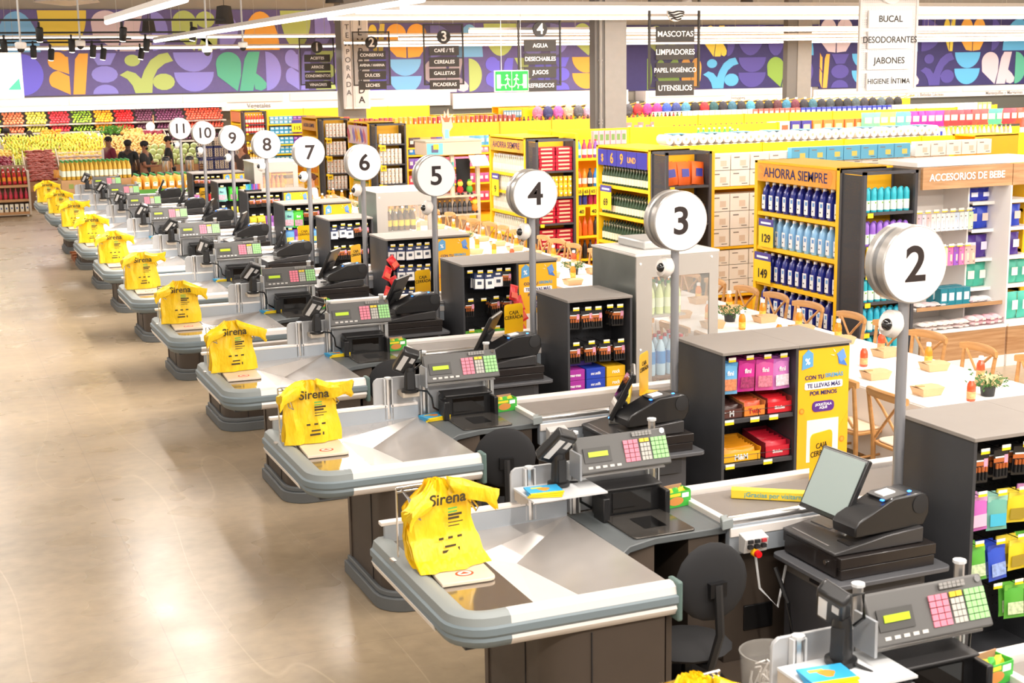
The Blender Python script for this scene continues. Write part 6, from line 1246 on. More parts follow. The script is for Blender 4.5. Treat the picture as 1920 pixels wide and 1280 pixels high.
# -- baby accessories bay on the nearest row
bb = thing('baby_goods_bay', 'white baby accessories bay with wood fascia lettered ACCESORIOS DE BEBE', 'display bay', (10.6, 12.2, 0)); O = (10.6, 12.2, 0); M = lambda: MB(*O)
WB = mt('efe9e3', .5); WD = WOODP
m = M(); m.box(9.6, 11.35, 12.6, 12.66, 0, 2.24, WB); m.obj('back_panel', bb)
m = M(); m.box(9.58, 11.36, 12.0, 12.66, 2.2, 2.25, WHT); m.obj('top_panel', bb, bevel=.005)
m = M(); m.box(9.6, 10.78, 11.93, 11.97, 1.97, 2.2, WD); f_ = m.obj('fascia_board', bb); m = M(); m.box(10.79, 11.35, 11.93, 11.97, 1.97, 2.2, WD); m.obj('fascia_board', bb)
text('ACCESORIOS DE BEBE', .105, WHT2, f_, (10.18-10.6, 11.927-12.2, 2.09), bold=.025, sx=.95)
for (a, b) in ((9.6, 10.74), (10.77, 11.35)):
    m = M(); m.box(a, b, 11.87, 12.6, .0, .13, WB); m.obj('kick_board', bb); m = M(); m.box(a, b, 11.87, 11.9, .13, .44, WD); m.box(a, b, 11.9, 12.6, .13, .44, WB); m.obj('base_panel', bb); m = M(); m.box(a, b, 11.86, 12.6, .44, .47, WHT); m.obj('base_shelf', bb)
    if a < 10: m = M(); m.box(a, b, 11.95, 12.6, .68, .70, WHT); m.box(a, b, 11.945, 11.955, .68, .72, WD); m.obj('wood_edged_shelf', bb)
m = M(); m.box(10.745, 10.765, 11.9, 12.6, 0, 1.97, WHT); m.obj('side_divider', bb)
m = M(); m.box(10.43, 10.45, 12.2, 12.6, .47, 1.97, WHT); m.obj('bracket_post', bb)
for z in (.84, 1.16, 1.48, 1.78): m = M(); m.box(10.45, 11.35, 12.15, 12.6, z-.02, z, WB); m.box(10.45, 11.35, 12.145, 12.15, z-.03, z+.005, WHT); m.obj('shelf', bb)
for z in (1.72, 1.34):
    m = M(); m.tube([(9.62, 12.1, z), (10.44, 12.1, z)], .006, LGR, 5); m.obj('hanging_bar', bb)
    for k in range(7): m = M(); m.box(9.66+k*.11, 9.73+k*.11, 12.08, 12.085, z-.005, z+.02, TAGW); m.box(9.66+k*.11, 9.73+k*.11, 12.079, 12.086, z-.015, z-.003, mt('f7d21a', .5)); m.obj('price_tag', bb)
for k in range(13): item('baby_accessory_card', goods('pack', ['f0dcc0', 'e8c8d8', 'd8dce8', 'f0c0c0', 'ece8e4', 'e8e8ea', 'eceef0', 'e4e8ee', 'e8e4e0', 'c8d8ee', 'ecece8', 'e4eef0', 'd0e8b8'][k], 'e0d0d8'), (9.66+k*.062, 12.12, 1.5), 'white carded baby item, %s from left on the upper bar' % ORD[k+1], 'baby item', 'carded baby items, upper bar', R(k*11 % 14-7), (.058, .02, .19))
for k in range(9): item('baby_accessory_card', goods('pack', ['e8e4e0', 'e83a8a', 'e83a8a', 'e0e4c0', 'e878b8', '9a5ac8', 'e87ab8', 'f0b8b8', 'f0b8a8'][k], 'f0e8c0'), (9.85+k*.075, 12.12, 1.12), 'bright carded baby item, %s from left on the lower bar' % ORD[k+1], 'baby item', 'carded baby items, lower bar', R(k*11 % 14-7), (.07, .02, .2))
for k in range(4):
    for r_ in range(2): item('teal_box', goods('box', '1f7f92', 'd8eef0'), (10.0+k*.1, 12.05+r_*.14, .70+.001), 'teal baby bottle box, %s from left, %s row' % (ORD[k+1], ['front', 'back'][r_]), 'box', 'teal boxes', R(-3), (.092, .1, .19))
for k in range(6): item('folded_baby_clothes', goods('rice', ['ece0dc', 'ecd0d4', 'f0e4e0', 'e8c8d0', 'ece4e0', 'e8e0e4'][k], 'f0d8dc'), (9.72+k*.13 if k < 3 else 10.40+(k-3)*.1, 12.08, .70+.0), 'folded baby clothes, %s from left on the wood-edged shelf' % ORD[k+1], 'clothes', 'folded clothes on the wood shelf', 0, (.14, .18, .05 if k < 3 else .07))
for k in range(10):
    for l in range(2): item('folded_baby_clothes', goods('rice', ['f0e6e2', 'efe4de', 'f0e8e4', 'ece0dc', 'f0e0e0', 'efe6e2', 'ecd0d4', 'e8c0c8', 'e8b8c4', 'ecc8d0'][k], 'f0d8d4'), (9.70+k*.108, 11.98+.02*(k % 2), .465+l*.04), 'folded pale clothes, %s from left, level %s on the bottom ledge' % (ORD[k+1], NUM[l+1]), 'clothes', 'folded clothes on the bottom ledge', R(k*17 % 12-6), (.12, .2, .05 if k < 6 else .075))
for zi, (z, c, c2, h_, n) in enumerate(((1.785, '2a3ac0', 'd8dcf0', .14, 4), (1.485, '2a48c8', 'e8d8d0', .24, 5), (1.165, '4a2a90', 'e0d8f0', .25, 5), (.845, '4ab8a0', 'e8f0e8', .26, 6), (.475, '4ab8a4', 'e8f0e8', .3, 5))):
    for k in range(n):
        item('nappy_pack', goods('bag', c, c2), ((10.52 if zi < 4 else 10.86)+k*.15, 12.25 if zi < 4 else 12.1, z), '%s nappy pack, %s from left, shelf %s of the baby bay' % (['blue', 'blue', 'purple', 'teal', 'teal'][zi], ORD[k+1], NUM[5-zi]), 'nappy pack', 'nappy packs on shelf %s' % NUM[5-zi], R(k*19 % 10-5), (.15, .2, h_))
# -- snack stand in the wide aisle
st = thing('snack_stand', 'pale wooden snack stand with roof board and scalloped awning in the wide aisle', 'kiosk', (9.65, 26.5, 0)); O = (9.65, 26.5, 0); M = lambda: MB(*O); CR = mt('d9c4ac', .6)
m = M(); m.box(9.12, 10.28, 26.2, 26.9, 1.64, 1.9, CR); m.obj('roof_board', st, bevel=.01); m = M(); m.box(9.10, 10.3, 26.18, 26.92, 1.9, 1.93, mt('c8bca4', .5)); m.obj('roof_cap', st)
m = M(); m.box(9.13, 9.46, 26.185, 26.2, 1.66, 1.88, mt('6fc6cc', .5)); pb = m.obj('poster', st); m = M(); m.box(9.22, 9.36, 26.18, 26.186, 1.70, 1.84, mt('5a5a80', .5)); m.box(9.26, 9.37, 26.178, 26.184, 1.76, 1.86, mt('f0c030', .5)); m.obj('poster_picture', pb)
for k in range(6): m = M(); m.prism([(26.2, 1.62), (26.0, 1.46), (25.98, 1.42), (26.2, 1.56)], 'x', 10.0+k*.06, 10.055+k*.06, mt('e8e0da', .5)); m.obj('awning_scallop', st)
for x in (9.16, 9.66, 10.2): m = M(); m.box(x, x+.07, 26.3, 26.38, 0, 1.64, CR); m.obj('post', st)
m = M(); m.box(9.68, 9.71, 26.27, 26.3, 1.02, 1.5, mt('58c0b8', .5)); m.obj('side_banner', st)
for z in (.14, .47, .84): m = M(); m.box(9.02, 10.2, 26.15, 26.8, z-.03, z, CR); m.obj('shelf', st)
m = M(); m.box(9.1, 10.2, 26.75, 26.8, 0, .84, CR); m.obj('back_panel', st)
for k in range(8): item('tumbler', goods('bottle', '2a2a2c', '6a6a70', 'f0b020'), (9.3+k*.105, 26.3, .472), 'black tumbler with yellow cap, %s from left on the snack stand' % ORD[k+1], 'tumbler', 'tumblers on the stand', 0, (1.25, 1.25, .95))
def plush(x, y, z, c1, c2, lab):
    o = thing('plush_toy', lab, 'plush toy', (x, y, z)); m = MB(); m.ball((0, 0, .1), .07, mt(c1, .9), 10, 6, (1, .8, 1.2)); m.obj('body', o)
    m = MB(); m.ball((0, -.01, .22), .06, mt('f0dc50', .9), 10, 6); m.obj('head', o); m = MB(); m.ball((0, 0, .27), .05, mt(c2, .9), 8, 4, (1, 1, .7)); m.obj('hat', o)
    m = MB(); m.ball((-.04, -.03, .02), .03, BLK, 6, 4); m.ball((.04, -.03, .02), .03, BLK, 6, 4); m.obj('feet', o)
plush(9.86, 26.35, .841, 'c8302c', 'd8403a', 'red and yellow plush toy on the snack stand'); plush(10.06, 26.35, .841, '5aa83c', '4a983a', 'green and yellow plush toy on the snack stand')
plush(10.14, 26.3, .472, 'f08a2c', 'e8702c', 'orange plush toy beside the black tumblers'); plush(9.12, 26.3, .472, 'e8d03c', 'b8c840', 'yellow plush toy at the other end of the tumblers')
jk = thing('black_jacket', 'black jacket hanging from the snack stand post', 'jacket', (9.95, 26.4, .9)); m = MB(); m.pillow((0, 0, .32), .3, .66, .16, mt('1c1c1e', .8)); m.obj('coat_body', jk)
ms = thing('cutout_figure', 'colourful cardboard cutout figure standing on the snack stand roof', 'cutout', (9.66, 26.5, 1.93))
m = MB(); m.prism([(-.05, 0), (.06, 0), (.05, .15), (.13, .25), (.1, .42), (.16, .5), (.06, .46), (.04, .6), (0, .47), (-.04, .56), (-.06, .44), (-.13, .5), (-.09, .3), (-.1, .15)], 'y', -.01, .01, mt('e0b8a0', .6)); fg = m.obj('card_body', ms)
m = MB(); m.prism([(-.05, .02), (.05, .02), (.04, .2), (-.04, .2)], 'y', -.013, -.01, mt('7ab4d8', .6)); m.obj('printed_skirt', fg)
m = MB(); m.prism([(-.04, .34), (.05, .34), (.09, .44), (.03, .42), (.0, .5), (-.03, .42), (-.1, .45)], 'y', -.013, -.01, mt('d8603c', .6)); m.obj('printed_crown', fg)
# ---------------------------------------------------------------- produce hall
def sphere_me(c, var, r, sc=(1, 1, 1), n=8, k=6):
    m = MB(); m.ball((0, 0, 0), r, mt(c, .4, var=var, scale=14), n, k, sc); me = bpy.data.meshes.new('fruit'); me.from_pydata(m.v, [], m.f); me.materials.append(m.mats[0]); me.polygons.foreach_set('use_smooth', [True]*len(m.f)); me.update(); return me
def heap(name, me, cat, label, x0, x1, y0, z0, y1, z1, nx, ny, rot=None, jit=.02, sc=None):
    k = 0
    for j in range(ny):
        t = j/max(1, ny-1)
        for i in range(nx):
            x = x0+(x1-x0)*(i+.5+(.5 if j % 2 else 0))/(nx+.5); y = y0+(y1-y0)*t; z = z0+(z1-z0)*t
            r = rot(i, j) if rot else (random.uniform(0, 3), random.uniform(0, 3), random.uniform(0, 6))
            item(name, me, (x+random.uniform(-jit, jit), y+random.uniform(-jit, jit), z+random.uniform(-jit, jit)*.7), label, cat, label, rot=r, sc=sc); k += 1
ck = thing('fruit_cooler', 'long refrigerated fruit shelf along the far wall under the canopy', 'cooler', (5.4, 44.4, 0)); O = (5.4, 44.4, 0); M = lambda: MB(*O)
m = M(); m.box(-1, 8.85, 44.75, 45.0, 0, 2.3, mt('4a4644', .6)); m.obj('back_wall', ck); m = M(); m.box(-1, 8.85, 43.95, 45.0, 0, .9, mt('d8d2cc', .5)); m.obj('base', ck)
m = M(); m.box(-1, 8.85, 43.9, 45.0, 2.32, 2.42, mt('e8e2dd', .5)); m.obj('canopy', ck)
m = M(); m.box(-1, 8.8, 44.0, 44.06, 2.29, 2.32, mt('fff4e4', .5, emit=4)); m.obj('canopy_light', ck)
for i in range(3): lamp('cooler_light', (.8+3.2*i, 43.95, 2.27), (R(25), 0, 0), 3, .08, 15)
for z in (1.66, 1.3, 1.9): m = M(); m.box(-1, 8.85, 43.95+.1*(z > 1.3)+.1*(z > 1.7), 44.75, z-.04, z, mt('c9c1b8', .4)); m.obj('shelf', ck)
bands = [('green_apple', 'b4c83c', 'green apples'), ('peach', 'e07850', 'peaches'), ('yellow_apple', 'd8cc50', 'yellow apples'), ('red_apple', 'd0303c', 'red apples'), ('green_pepper', '8cb428', 'light green peppers'), ('orange_pepper', 'f0a020', 'orange peppers'), ('red_pepper', 'd82428', 'red peppers'), ('aubergine', '5a2840', 'purple aubergines'), ('plum', '602848', 'dark plums'), ('tomato', 'd85038', 'tomatoes')]
Xb = [.9, 2.3, 2.95, 3.6, 4.25, 4.9, 5.5, 6.1, 6.7, 7.6, 8.8]
for b, (nm, c, lb) in enumerate(bands):
    n = max(5, int((Xb[b+1]-Xb[b])/.095)); me = sphere_me(c, .18, .044, (1, 1, .95) if b != 4 else (.7, .7, 1.2))
    for tier, (y0, z0, y1, z1, rows, w_) in enumerate(((44.12, 1.95, 44.5, 2.22, 5, 'top'), (44.05, 1.71, 44.4, 1.84, 3, 'middle'))):
        heap(nm, me, lb.split()[-1], '%s piled on the %s shelf of the wall cooler' % (lb, w_), Xb[b]+.02, Xb[b+1]-.02, y0, z0, y1, z1, n, rows, jit=.008)
heap('plum', sphere_me('4a2038', .2, .045), 'plums', 'dark plums on the low shelf of the wall cooler', 6.3, 8.6, 44.0, 1.36, 44.3, 1.55, 22, 3, jit=.01)
CRT = mt('a87a52', .6, var=.08)
def bin_(x0, x1, y0, z0, y1, z1, label, dep=.25):
    rt = thing('produce_bin', label, 'produce bin', ((x0+x1)/2, (y0+y1)/2, 0)); O = ((x0+x1)/2, (y0+y1)/2, 0)
    m = MB(*O); m.prism([(y0, z0-.1), (y1, z1-.1), (y1, z1-dep), (y0, z0-dep)], 'x', x0, x1, CRT); m.obj('sloped_floor', rt)
    m = MB(*O); m.box(x0, x1, y0-.03, y0, z0-dep, z0+.0, CRT); m.obj('front_board', rt)
    for x in (x0-.02, x1): m = MB(*O); m.prism([(y0-.03, z0-dep), (y1, z1-dep), (y1, z1+.06), (y0-.03, z0+.04)], 'x', x, x+.02, mt('c8b4a0', .5)); m.obj('side_board', rt)
    m = MB(*O); m.box(x0, x1, y0, y1, 0, z0-dep, mt('8a6a4c', .6)); m.obj('plinth', rt); return rt
bin_(2.46, 3.27, 37.6, .68, 38.7, 1.36, 'wooden bin heaped with reddish sweet potatoes')
heap('sweet_potato', sphere_me('a04a3c', .25, .05, (1.9, .9, .85), 8, 6), 'sweet potato', 'reddish sweet potato in the wooden bin', 2.52, 3.22, 37.66, .72, 38.6, 1.38, 6, 15, rot=lambda i, j: (random.uniform(-.3, .3), random.uniform(-.3, .3), random.uniform(-.5, .5)))
bin_(1.3, 2.2, 37.7, .9, 38.5, 1.28, 'wooden bin heaped with red onions at the edge of the produce hall')
heap('red_onion', sphere_me('8c2038', .25, .05), 'red onion', 'red onion heaped in the bin beside the sweet potatoes', 1.35, 2.18, 37.75, .94, 38.4, 1.26, 9, 8)
heap('mango', sphere_me('e0b850', .2, .055, (1.2, .9, .9)), 'mango', 'yellow mango behind the red onions', 1.35, 2.2, 38.6, 1.3, 39.1, 1.4, 8, 4)
bin_(2.1, 4.65, 39.3, 1.08, 40.5, 1.55, 'long bin filled with bunches of bananas')
def banana_me(c):
    m = MB()
    for k in range(4):
        a = (k-1.5)*.22; P = [(a*.35+.02*math.sin(t*1.2), -.02*k % .03, -.1+.2*t+0) for t in (0, .25, .5, .75, 1)]
        P = [(p[0]+.03*math.sin(PI*i/4), -.045*math.sin(PI*i/4), p[2]) for i, p in enumerate(P)]
        m.tube(P, [.006, .017, .02, .016, .006], mt(c, .45, var=.1), 6)
    me = bpy.data.meshes.new('banana_bunch'); me.from_pydata(m.v, [], m.f); me.materials.append(m.mats[0]); me.polygons.foreach_set('use_smooth', [True]*len(m.f)); me.update(); return me
BN = [banana_me('c8c02c'), banana_me('dcc83c'), banana_me('a8b43c')]
for i in range(150):
    j, k = divmod(i, 25); t = j/5
    item('banana_bunch', BN[(i*7) % 3 if k < 16 else 1], (2.15+k*.1+random.uniform(-.02, .02), 39.35+t*1.1, 1.12+t*.5+random.uniform(0, .03)), 'bunch of yellow-green bananas in the long bin', 'bananas', 'banana bunches in the long bin', rot=(R(-25+random.uniform(-15, 15)), R(random.uniform(-30, 30)), R(random.uniform(-30, 30))), sc=(1.15, 1.15, 1.1))
bin_(2.08, 2.44, 38.6, .8, 39.25, 1.1, 'narrow bin of green bananas beside the sweet potatoes')
for i in range(20): item('banana_bunch', BN[2], (2.13+(i % 4)*.09, 38.65+(i//4)*.13, .85+(i//4)*.06), 'bunch of green bananas in the narrow bin', 'bananas', 'green banana bunches', rot=(R(-30), R(i*37 % 50-25), 0), sc=(1.15, 1.15, 1.1))
heap('orange', sphere_me('ee9a28', .12, .05), 'orange', 'orange piled behind the bananas', 2.2, 3.9, 40.7, 1.5, 41.3, 1.62, 16, 5)
heap('orange', sphere_me('ee9a28', .12, .05), 'orange', 'orange on the tall peak of the orange pile', 3.1, 3.7, 41.1, 1.62, 41.4, 1.8, 6, 4)
heap('lemon', sphere_me('ecc840', .1, .045), 'lemon', 'yellow lemon piled beside the oranges', 3.7, 4.4, 40.9, 1.5, 41.3, 1.68, 8, 5)
bin_(2.1, 4.4, 40.65, 1.45, 41.5, 1.62, 'bin carrying oranges and lemons behind the bananas')
bin_(3.3, 4.5, 38.3, 1.12, 39.0, 1.36, 'bin carrying wrapped papaya trays')
for i in range(18):
    o = thing('papaya_tray', 'wrapped tray of cut papaya on the bin behind the oil bottles', 'fruit tray', (3.42+(i % 6)*.19, 38.36+(i//6)*.24, 1.14+(i//6)*.08), R(random.uniform(-20, 20)), group='papaya trays')
    m = MB(); m.box(-.08, .08, -.06, .06, 0, .03, mt('f4efe4', .4)); m.obj('foam_tray', o); m = MB(); m.ball((0, 0, .03), .05, mt('f0b43c', .3, var=.15), 8, 4, (1.3, 1, .7)); m.obj('fruit_half', o)
bin_(4.68, 6.5, 39.6, 1.15, 40.8, 1.6, 'bin heaped with pale potatoes')
heap('potato', sphere_me('d0a860', .15, .05, (1.3, .9, .9)), 'potato', 'pale potato heaped in the wide bin', 4.72, 6.45, 39.65, 1.2, 40.7, 1.62, 16, 11)
heap('garlic', sphere_me('f0e6dc', .06, .04), 'garlic', 'white garlic bulb between lemons and potatoes', 4.3, 4.75, 40.7, 1.5, 41.1, 1.68, 7, 5)
heap('ginger', sphere_me('d8a858', .15, .06, (1.4, .9, .9)), 'root', 'pale root vegetable above the potatoes', 5.3, 5.9, 41.0, 1.6, 41.4, 1.74, 6, 4)
heap('red_beet', sphere_me('8a1c34', .2, .05), 'beet', 'dark red beet above the potatoes', 5.7, 6.5, 41.2, 1.55, 41.5, 1.68, 9, 4)
bin_(4.45, 6.5, 40.9, 1.5, 41.5, 1.68, 'back bin carrying greens, roots and beets')
gr_ = thing('leafy_greens', 'heap of leafy green herbs above the potatoes', 'greens', (5.05, 41.4, 1.68)); gr_['kind'] = 'stuff'
m = MB(); GL = mt('4a8a28', .5, var=.3, scale=20)
for k in range(260):
    c = Vector((random.gauss(0, .22), random.gauss(0, .12), random.uniform(0, .2))); T = Euler((random.uniform(-2, 2), random.uniform(-2, 2), 0)).to_matrix(); s = .04
    m.add([tuple(c+T @ Vector(p)) for p in ((-s, 0, 0), (0, -s*.6, .01), (s, 0, 0), (0, s*.6, .01))], [(0, 1, 2, 3)], GL)
m.obj('herb_leaves', gr_, smooth=False)
bin_(5.3, 7.0, 37.9, .95, 38.8, 1.3, 'bin of pale green melons behind the two men in black')
heap('melon', sphere_me('ccd894', .15, .1), 'melon', 'pale green melon in the bin behind the men', 5.4, 6.95, 38.0, 1.02, 38.7, 1.38, 7, 4, jit=.01)
# egg crates
for c in range(3):
    for l in range(3):
        o = thing('egg_crate', 'dark blue plastic crate of eggs, column %s, level %s' % (NUM[c+1], NUM[l+1]), 'egg crate', (7.0+c*.42, 38.0, .45+l*.32)); m = MB(); BC = mt('2a3478', .5)
        m.box(-.2, .2, -.15, .15, 0, .02, BC); m.box(-.2, .2, -.15, -.14, .26, .3, BC); m.box(-.2, .2, .14, .15, 0, .3, BC)
        for x in (-.2, -.07, .06, .19): m.box(x, x+.012, -.15, -.14, 0, .3, BC)
        m.obj('crate_frame', o)
        m = MB()
        for r_ in range(4): m.box(-.18, .18, -.13, .13, .03+r_*.06, .05+r_*.06, mt('c8bcb0', .8))
        m.obj('egg_tray', o)
        for e in range(6):
            for r_ in range(4): m = MB(); m.ball((-.16+e*.064, -.11, .07+r_*.06), .024, mt('f0e2d4', .5), 6, 4); m.obj('egg', o)
for c in range(3):
    for l in range(4):
        o = thing('egg_tray_stack', 'grey tray of pale eggs on top of the blue crates, column %s, level %s' % (NUM[c+1], NUM[l+1]), 'egg tray', (7.0+c*.42, 38.0, 1.41+l*.055)); m = MB(); m.box(-.18, .18, -.14, .14, 0, .02, mt('b8aca0', .8)); m.obj('pulp_tray', o)
        for e in range(6): m = MB(); m.ball((-.15+e*.06, -.12, .035), .024, mt('ecdcc8', .5), 6, 4); m.obj('egg', o)
m = MB(7.42, 38.1, 0); m.box(6.75, 8.1, 37.85, 38.3, 0, .45, mt('8a6a4c', .6)); tag(m.obj('egg_stand'), 'low wooden stand under the blue egg crates', 'stand')
wd = thing('round_price_disc', 'white round price disc on a thin post over the greens', 'price sign', (6.3, 41.9, 1.4)); m = MB(); m.tube([(0, 0, 0), (0, 0, .75)], .02, mt('b89060', .5), 6); m.obj('post', wd); m = MB(); m.lathe([(.13, -.01), (.13, .01)], (-.1, -.03, .42), WHT2, 20, Matrix.Rotation(PI/2, 3, 'X')); m.obj('disc', wd)
# sauce rack at the end of the walkway
rk = thing('sauce_rack', 'wooden rack of ketchup, sauces and jars at the end of the walkway', 'display rack', (1.6, 35.85, 0)); O = (1.6, 35.85, 0); M = lambda: MB(*O)
for x in (.6, 2.32): m = M(); m.box(x, x+.05, 35.6, 36.1, .04, 1.08, mt('c3b4a2', .5)); m.obj('side_panel', rk)
for z in (.12, .42, .76): m = M(); m.box(.65, 2.32, 35.6, 36.1, z-.06, z, mt('b98a5c', .5)); m.obj('shelf', rk)
m = M(); m.box(.65, 2.32, 36.05, 36.1, .06, 1.2, mt('9a7a5a', .5)); m.obj('back_board', rk)
for x in (.7, 2.28):
    m = M(); m.lathe([(.03, -.015), (.03, .015)], (x, 35.66, .03), WHT, 10, Matrix.Rotation(PI/2, 3, 'X')); m.obj('wheel', rk)
for k in range(14):
    x = .74+k*.118
    for r_ in range(2): item('ketchup_bottle', goods('bottle', 'c8283c', 'e8942c', 'f4efe8'), (x, 35.66+r_*.13, .78+r_*.09), 'red ketchup bottle leaning back, %s from left, %s row of the rack top' % (ORD[k+1], ORD[r_+1]), 'bottle', 'ketchup bottles on the rack top', rot=(R(-38), 0, 0), sc=(1.2, 1.2, 1.25))
    item('sauce_bottle', goods('wine', 'a8283c', 'c8344a'), (x, 35.66, .421), 'dark red sauce bottle, %s from left on the rack middle shelf' % ORD[k+1], 'bottle', 'sauce bottles on the middle shelf', sc=(1.2, 1.2, 1.0))
    item('mayonnaise_jar', goods('can', 'ece4d0', '3a5a9a'), (x, 35.66, .121), 'cream jar with blue lid, %s from left on the bottom rack shelf' % ORD[k+1], 'jar', 'jars on the bottom shelf', sc=(1.2, 1.2, 1.75))
# oil pallet and juice jugs
pl = thing('oil_pallet', 'stack of brown cardboard cases carrying the oil bottles', 'carton stack', (3.51, 32.2, 0)); KB = mt('c09668', .7, var=.05)
for i in range(3):
    for l in range(4): m = MB(); m.box(-.75+i*.5, -.255+i*.5, -.4, .4, .02+l*.265, .28+l*.265, KB); b = m.obj('case', pl, bevel=.006); m = MB(); m.box(-.6+i*.5, -.5+i*.5, -.403, -.4, .1+l*.265, .2+l*.265, mt('8a9a4c', .6)); m.obj('printing', b)
for r_ in range(6):
    for k in range(15): item('oil_bottle', goods('bottle', 'cfa63a', 'e8ecd8', '3f9a4c'), (2.83+k*.098, 31.87+r_*.11, 1.082), 'cooking oil bottle, %s from left, %s row on the cases' % (ORD[k+1], ORD[r_+1]), 'oil bottle', 'oil bottles on the cases', sc=(1.25, 1.25, 1.38))
jp = thing('juice_pallet', 'printed green and red display case under the juice jugs', 'display case', (4.75, 30.95, 0)); m = MB(); m.box(-.6, .6, -.35, .35, 0, .9, mt('b99468', .7)); c_ = m.obj('case_body', jp)
m = MB(); m.box(-.6, .6, -.355, -.35, .68, .9, mt('5aa03c', .5)); m.prism([(-.4, .45), (-.2, .62), (.1, .66), (.35, .6), (.1, .58), (-.2, .5)], 'y', -.357, -.35, mt('c83a34', .5)); m.box(.05, .3, -.356, -.35, .3, .6, mt('f0b8a8', .5)); m.obj('printing', c_)
def jug2():
    m = MB(); m.lathe([(.07, 0), (.075, .02), (.075, .17), (.06, .22), (.03, .26), (.03, .28)], (0, 0, 0), mt('eeae42', .3), 12, sq=.5); m.box(-.045, .045, -.079, -.073, .06, .15, mt('f2f0e4', .5)); m.box(-.03, .03, -.0795, -.078, .12, .135, mt('5aa04a', .5)); m.lathe([(.032, .275), (.032, .31)], (0, 0, 0), mt('2f9a58', .4), 10); m.lathe([(.05, .21), (.035, .26)], (0, 0, 0), mt('f4e8cc', .4), 10)
    me = bpy.data.meshes.new('juice_jug'); me.from_pydata(m.v, [], m.f)
    for x in m.mats: me.materials.append(x)
    me.polygons.foreach_set('material_index', m.m); me.polygons.foreach_set('use_smooth', [True]*len(m.f)); me.set_sharp_from_angle(angle=R(38)); return me
JG = jug2()
for r_ in range(4):
    for k in range(7): item('juice_jug', JG, (4.22+k*.172, 30.7+r_*.165, .902), 'orange juice jug with green cap, %s from left, %s row on the display case' % (ORD[k+1], ORD[r_+1]), 'juice jug', 'juice jugs')
tb = thing('coffee_table', 'small dark table behind the juice jugs carrying the coffee urns', 'table', (5.35, 32.4, 0)); m = MB(); m.box(-.4, .5, -.3, .3, 1.08, 1.12, DGR); m.obj('top', tb)
for x in (-.38, .44): m = MB(); m.box(x, x+.04, -.28, .28, 0, 1.08, DGR); m.obj('leg_panel', tb)
for k, (x, z) in enumerate(((5.08, 0), (5.6, .03))):
    o = thing('coffee_urn', 'steel coffee urn with black lid, %s of two behind the juice jugs' % ['left', 'right'][k], 'coffee urn', (x, 32.3, 1.121)); m = MB(); m.lathe([(.1, 0), (.105, .02), (.1, .27)], (0, 0, 0), mt('d8d4d0', .2, 1), 16); m.obj('body', o); m = MB(); m.lathe([(.1, .27), (.09, .33), (.05, .36)], (0, 0, 0), BLK, 14); m.box(-.02, .02, -.15, -.05, .27, .31, BLK); m.obj('lid', o)
pq = thing('wooden_pallet', 'small wooden pallet with plastic wrap on the floor under checkout ten', 'pallet', (2.7, 26.4, 0)); m = MB()
for k in range(3): m.box(-.3+k*.25, -.2+k*.25, -.4, .4, 0, .1, mt('9a5a34', .7))
m.box(-.32, .32, -.42, -.32, .1, .13, mt('a8683c', .7)); m.box(-.32, .32, -.05, .05, .1, .13, mt('a8683c', .7)); m.box(-.32, .32, .32, .42, .1, .13, mt('a8683c', .7)); m.obj('timber_frame', pq)
bw = thing('bagged_charcoal', 'black and white bags with orange packs beside the sweet potatoes', 'bags', (3.35, 37.2, 0)); m = MB(); m.pillow((0, 0, 1.05), .2, .25, .12, mt('50545c', .4, var=.5, scale=20)); m.pillow((0, -.02, .82), .22, .25, .12, mt('6a6c74', .4, var=.5, scale=20)); m.obj('striped_bag', bw); m = MB(); m.pillow((-.2, 0, .88), .18, .2, .12, mt('f0a850', .4, var=.2, scale=20)); m.obj('orange_bag', bw); m = MB(); m.box(-.35, .15, -.1, .15, 0, .7, CRT); m.obj('crate', bw)
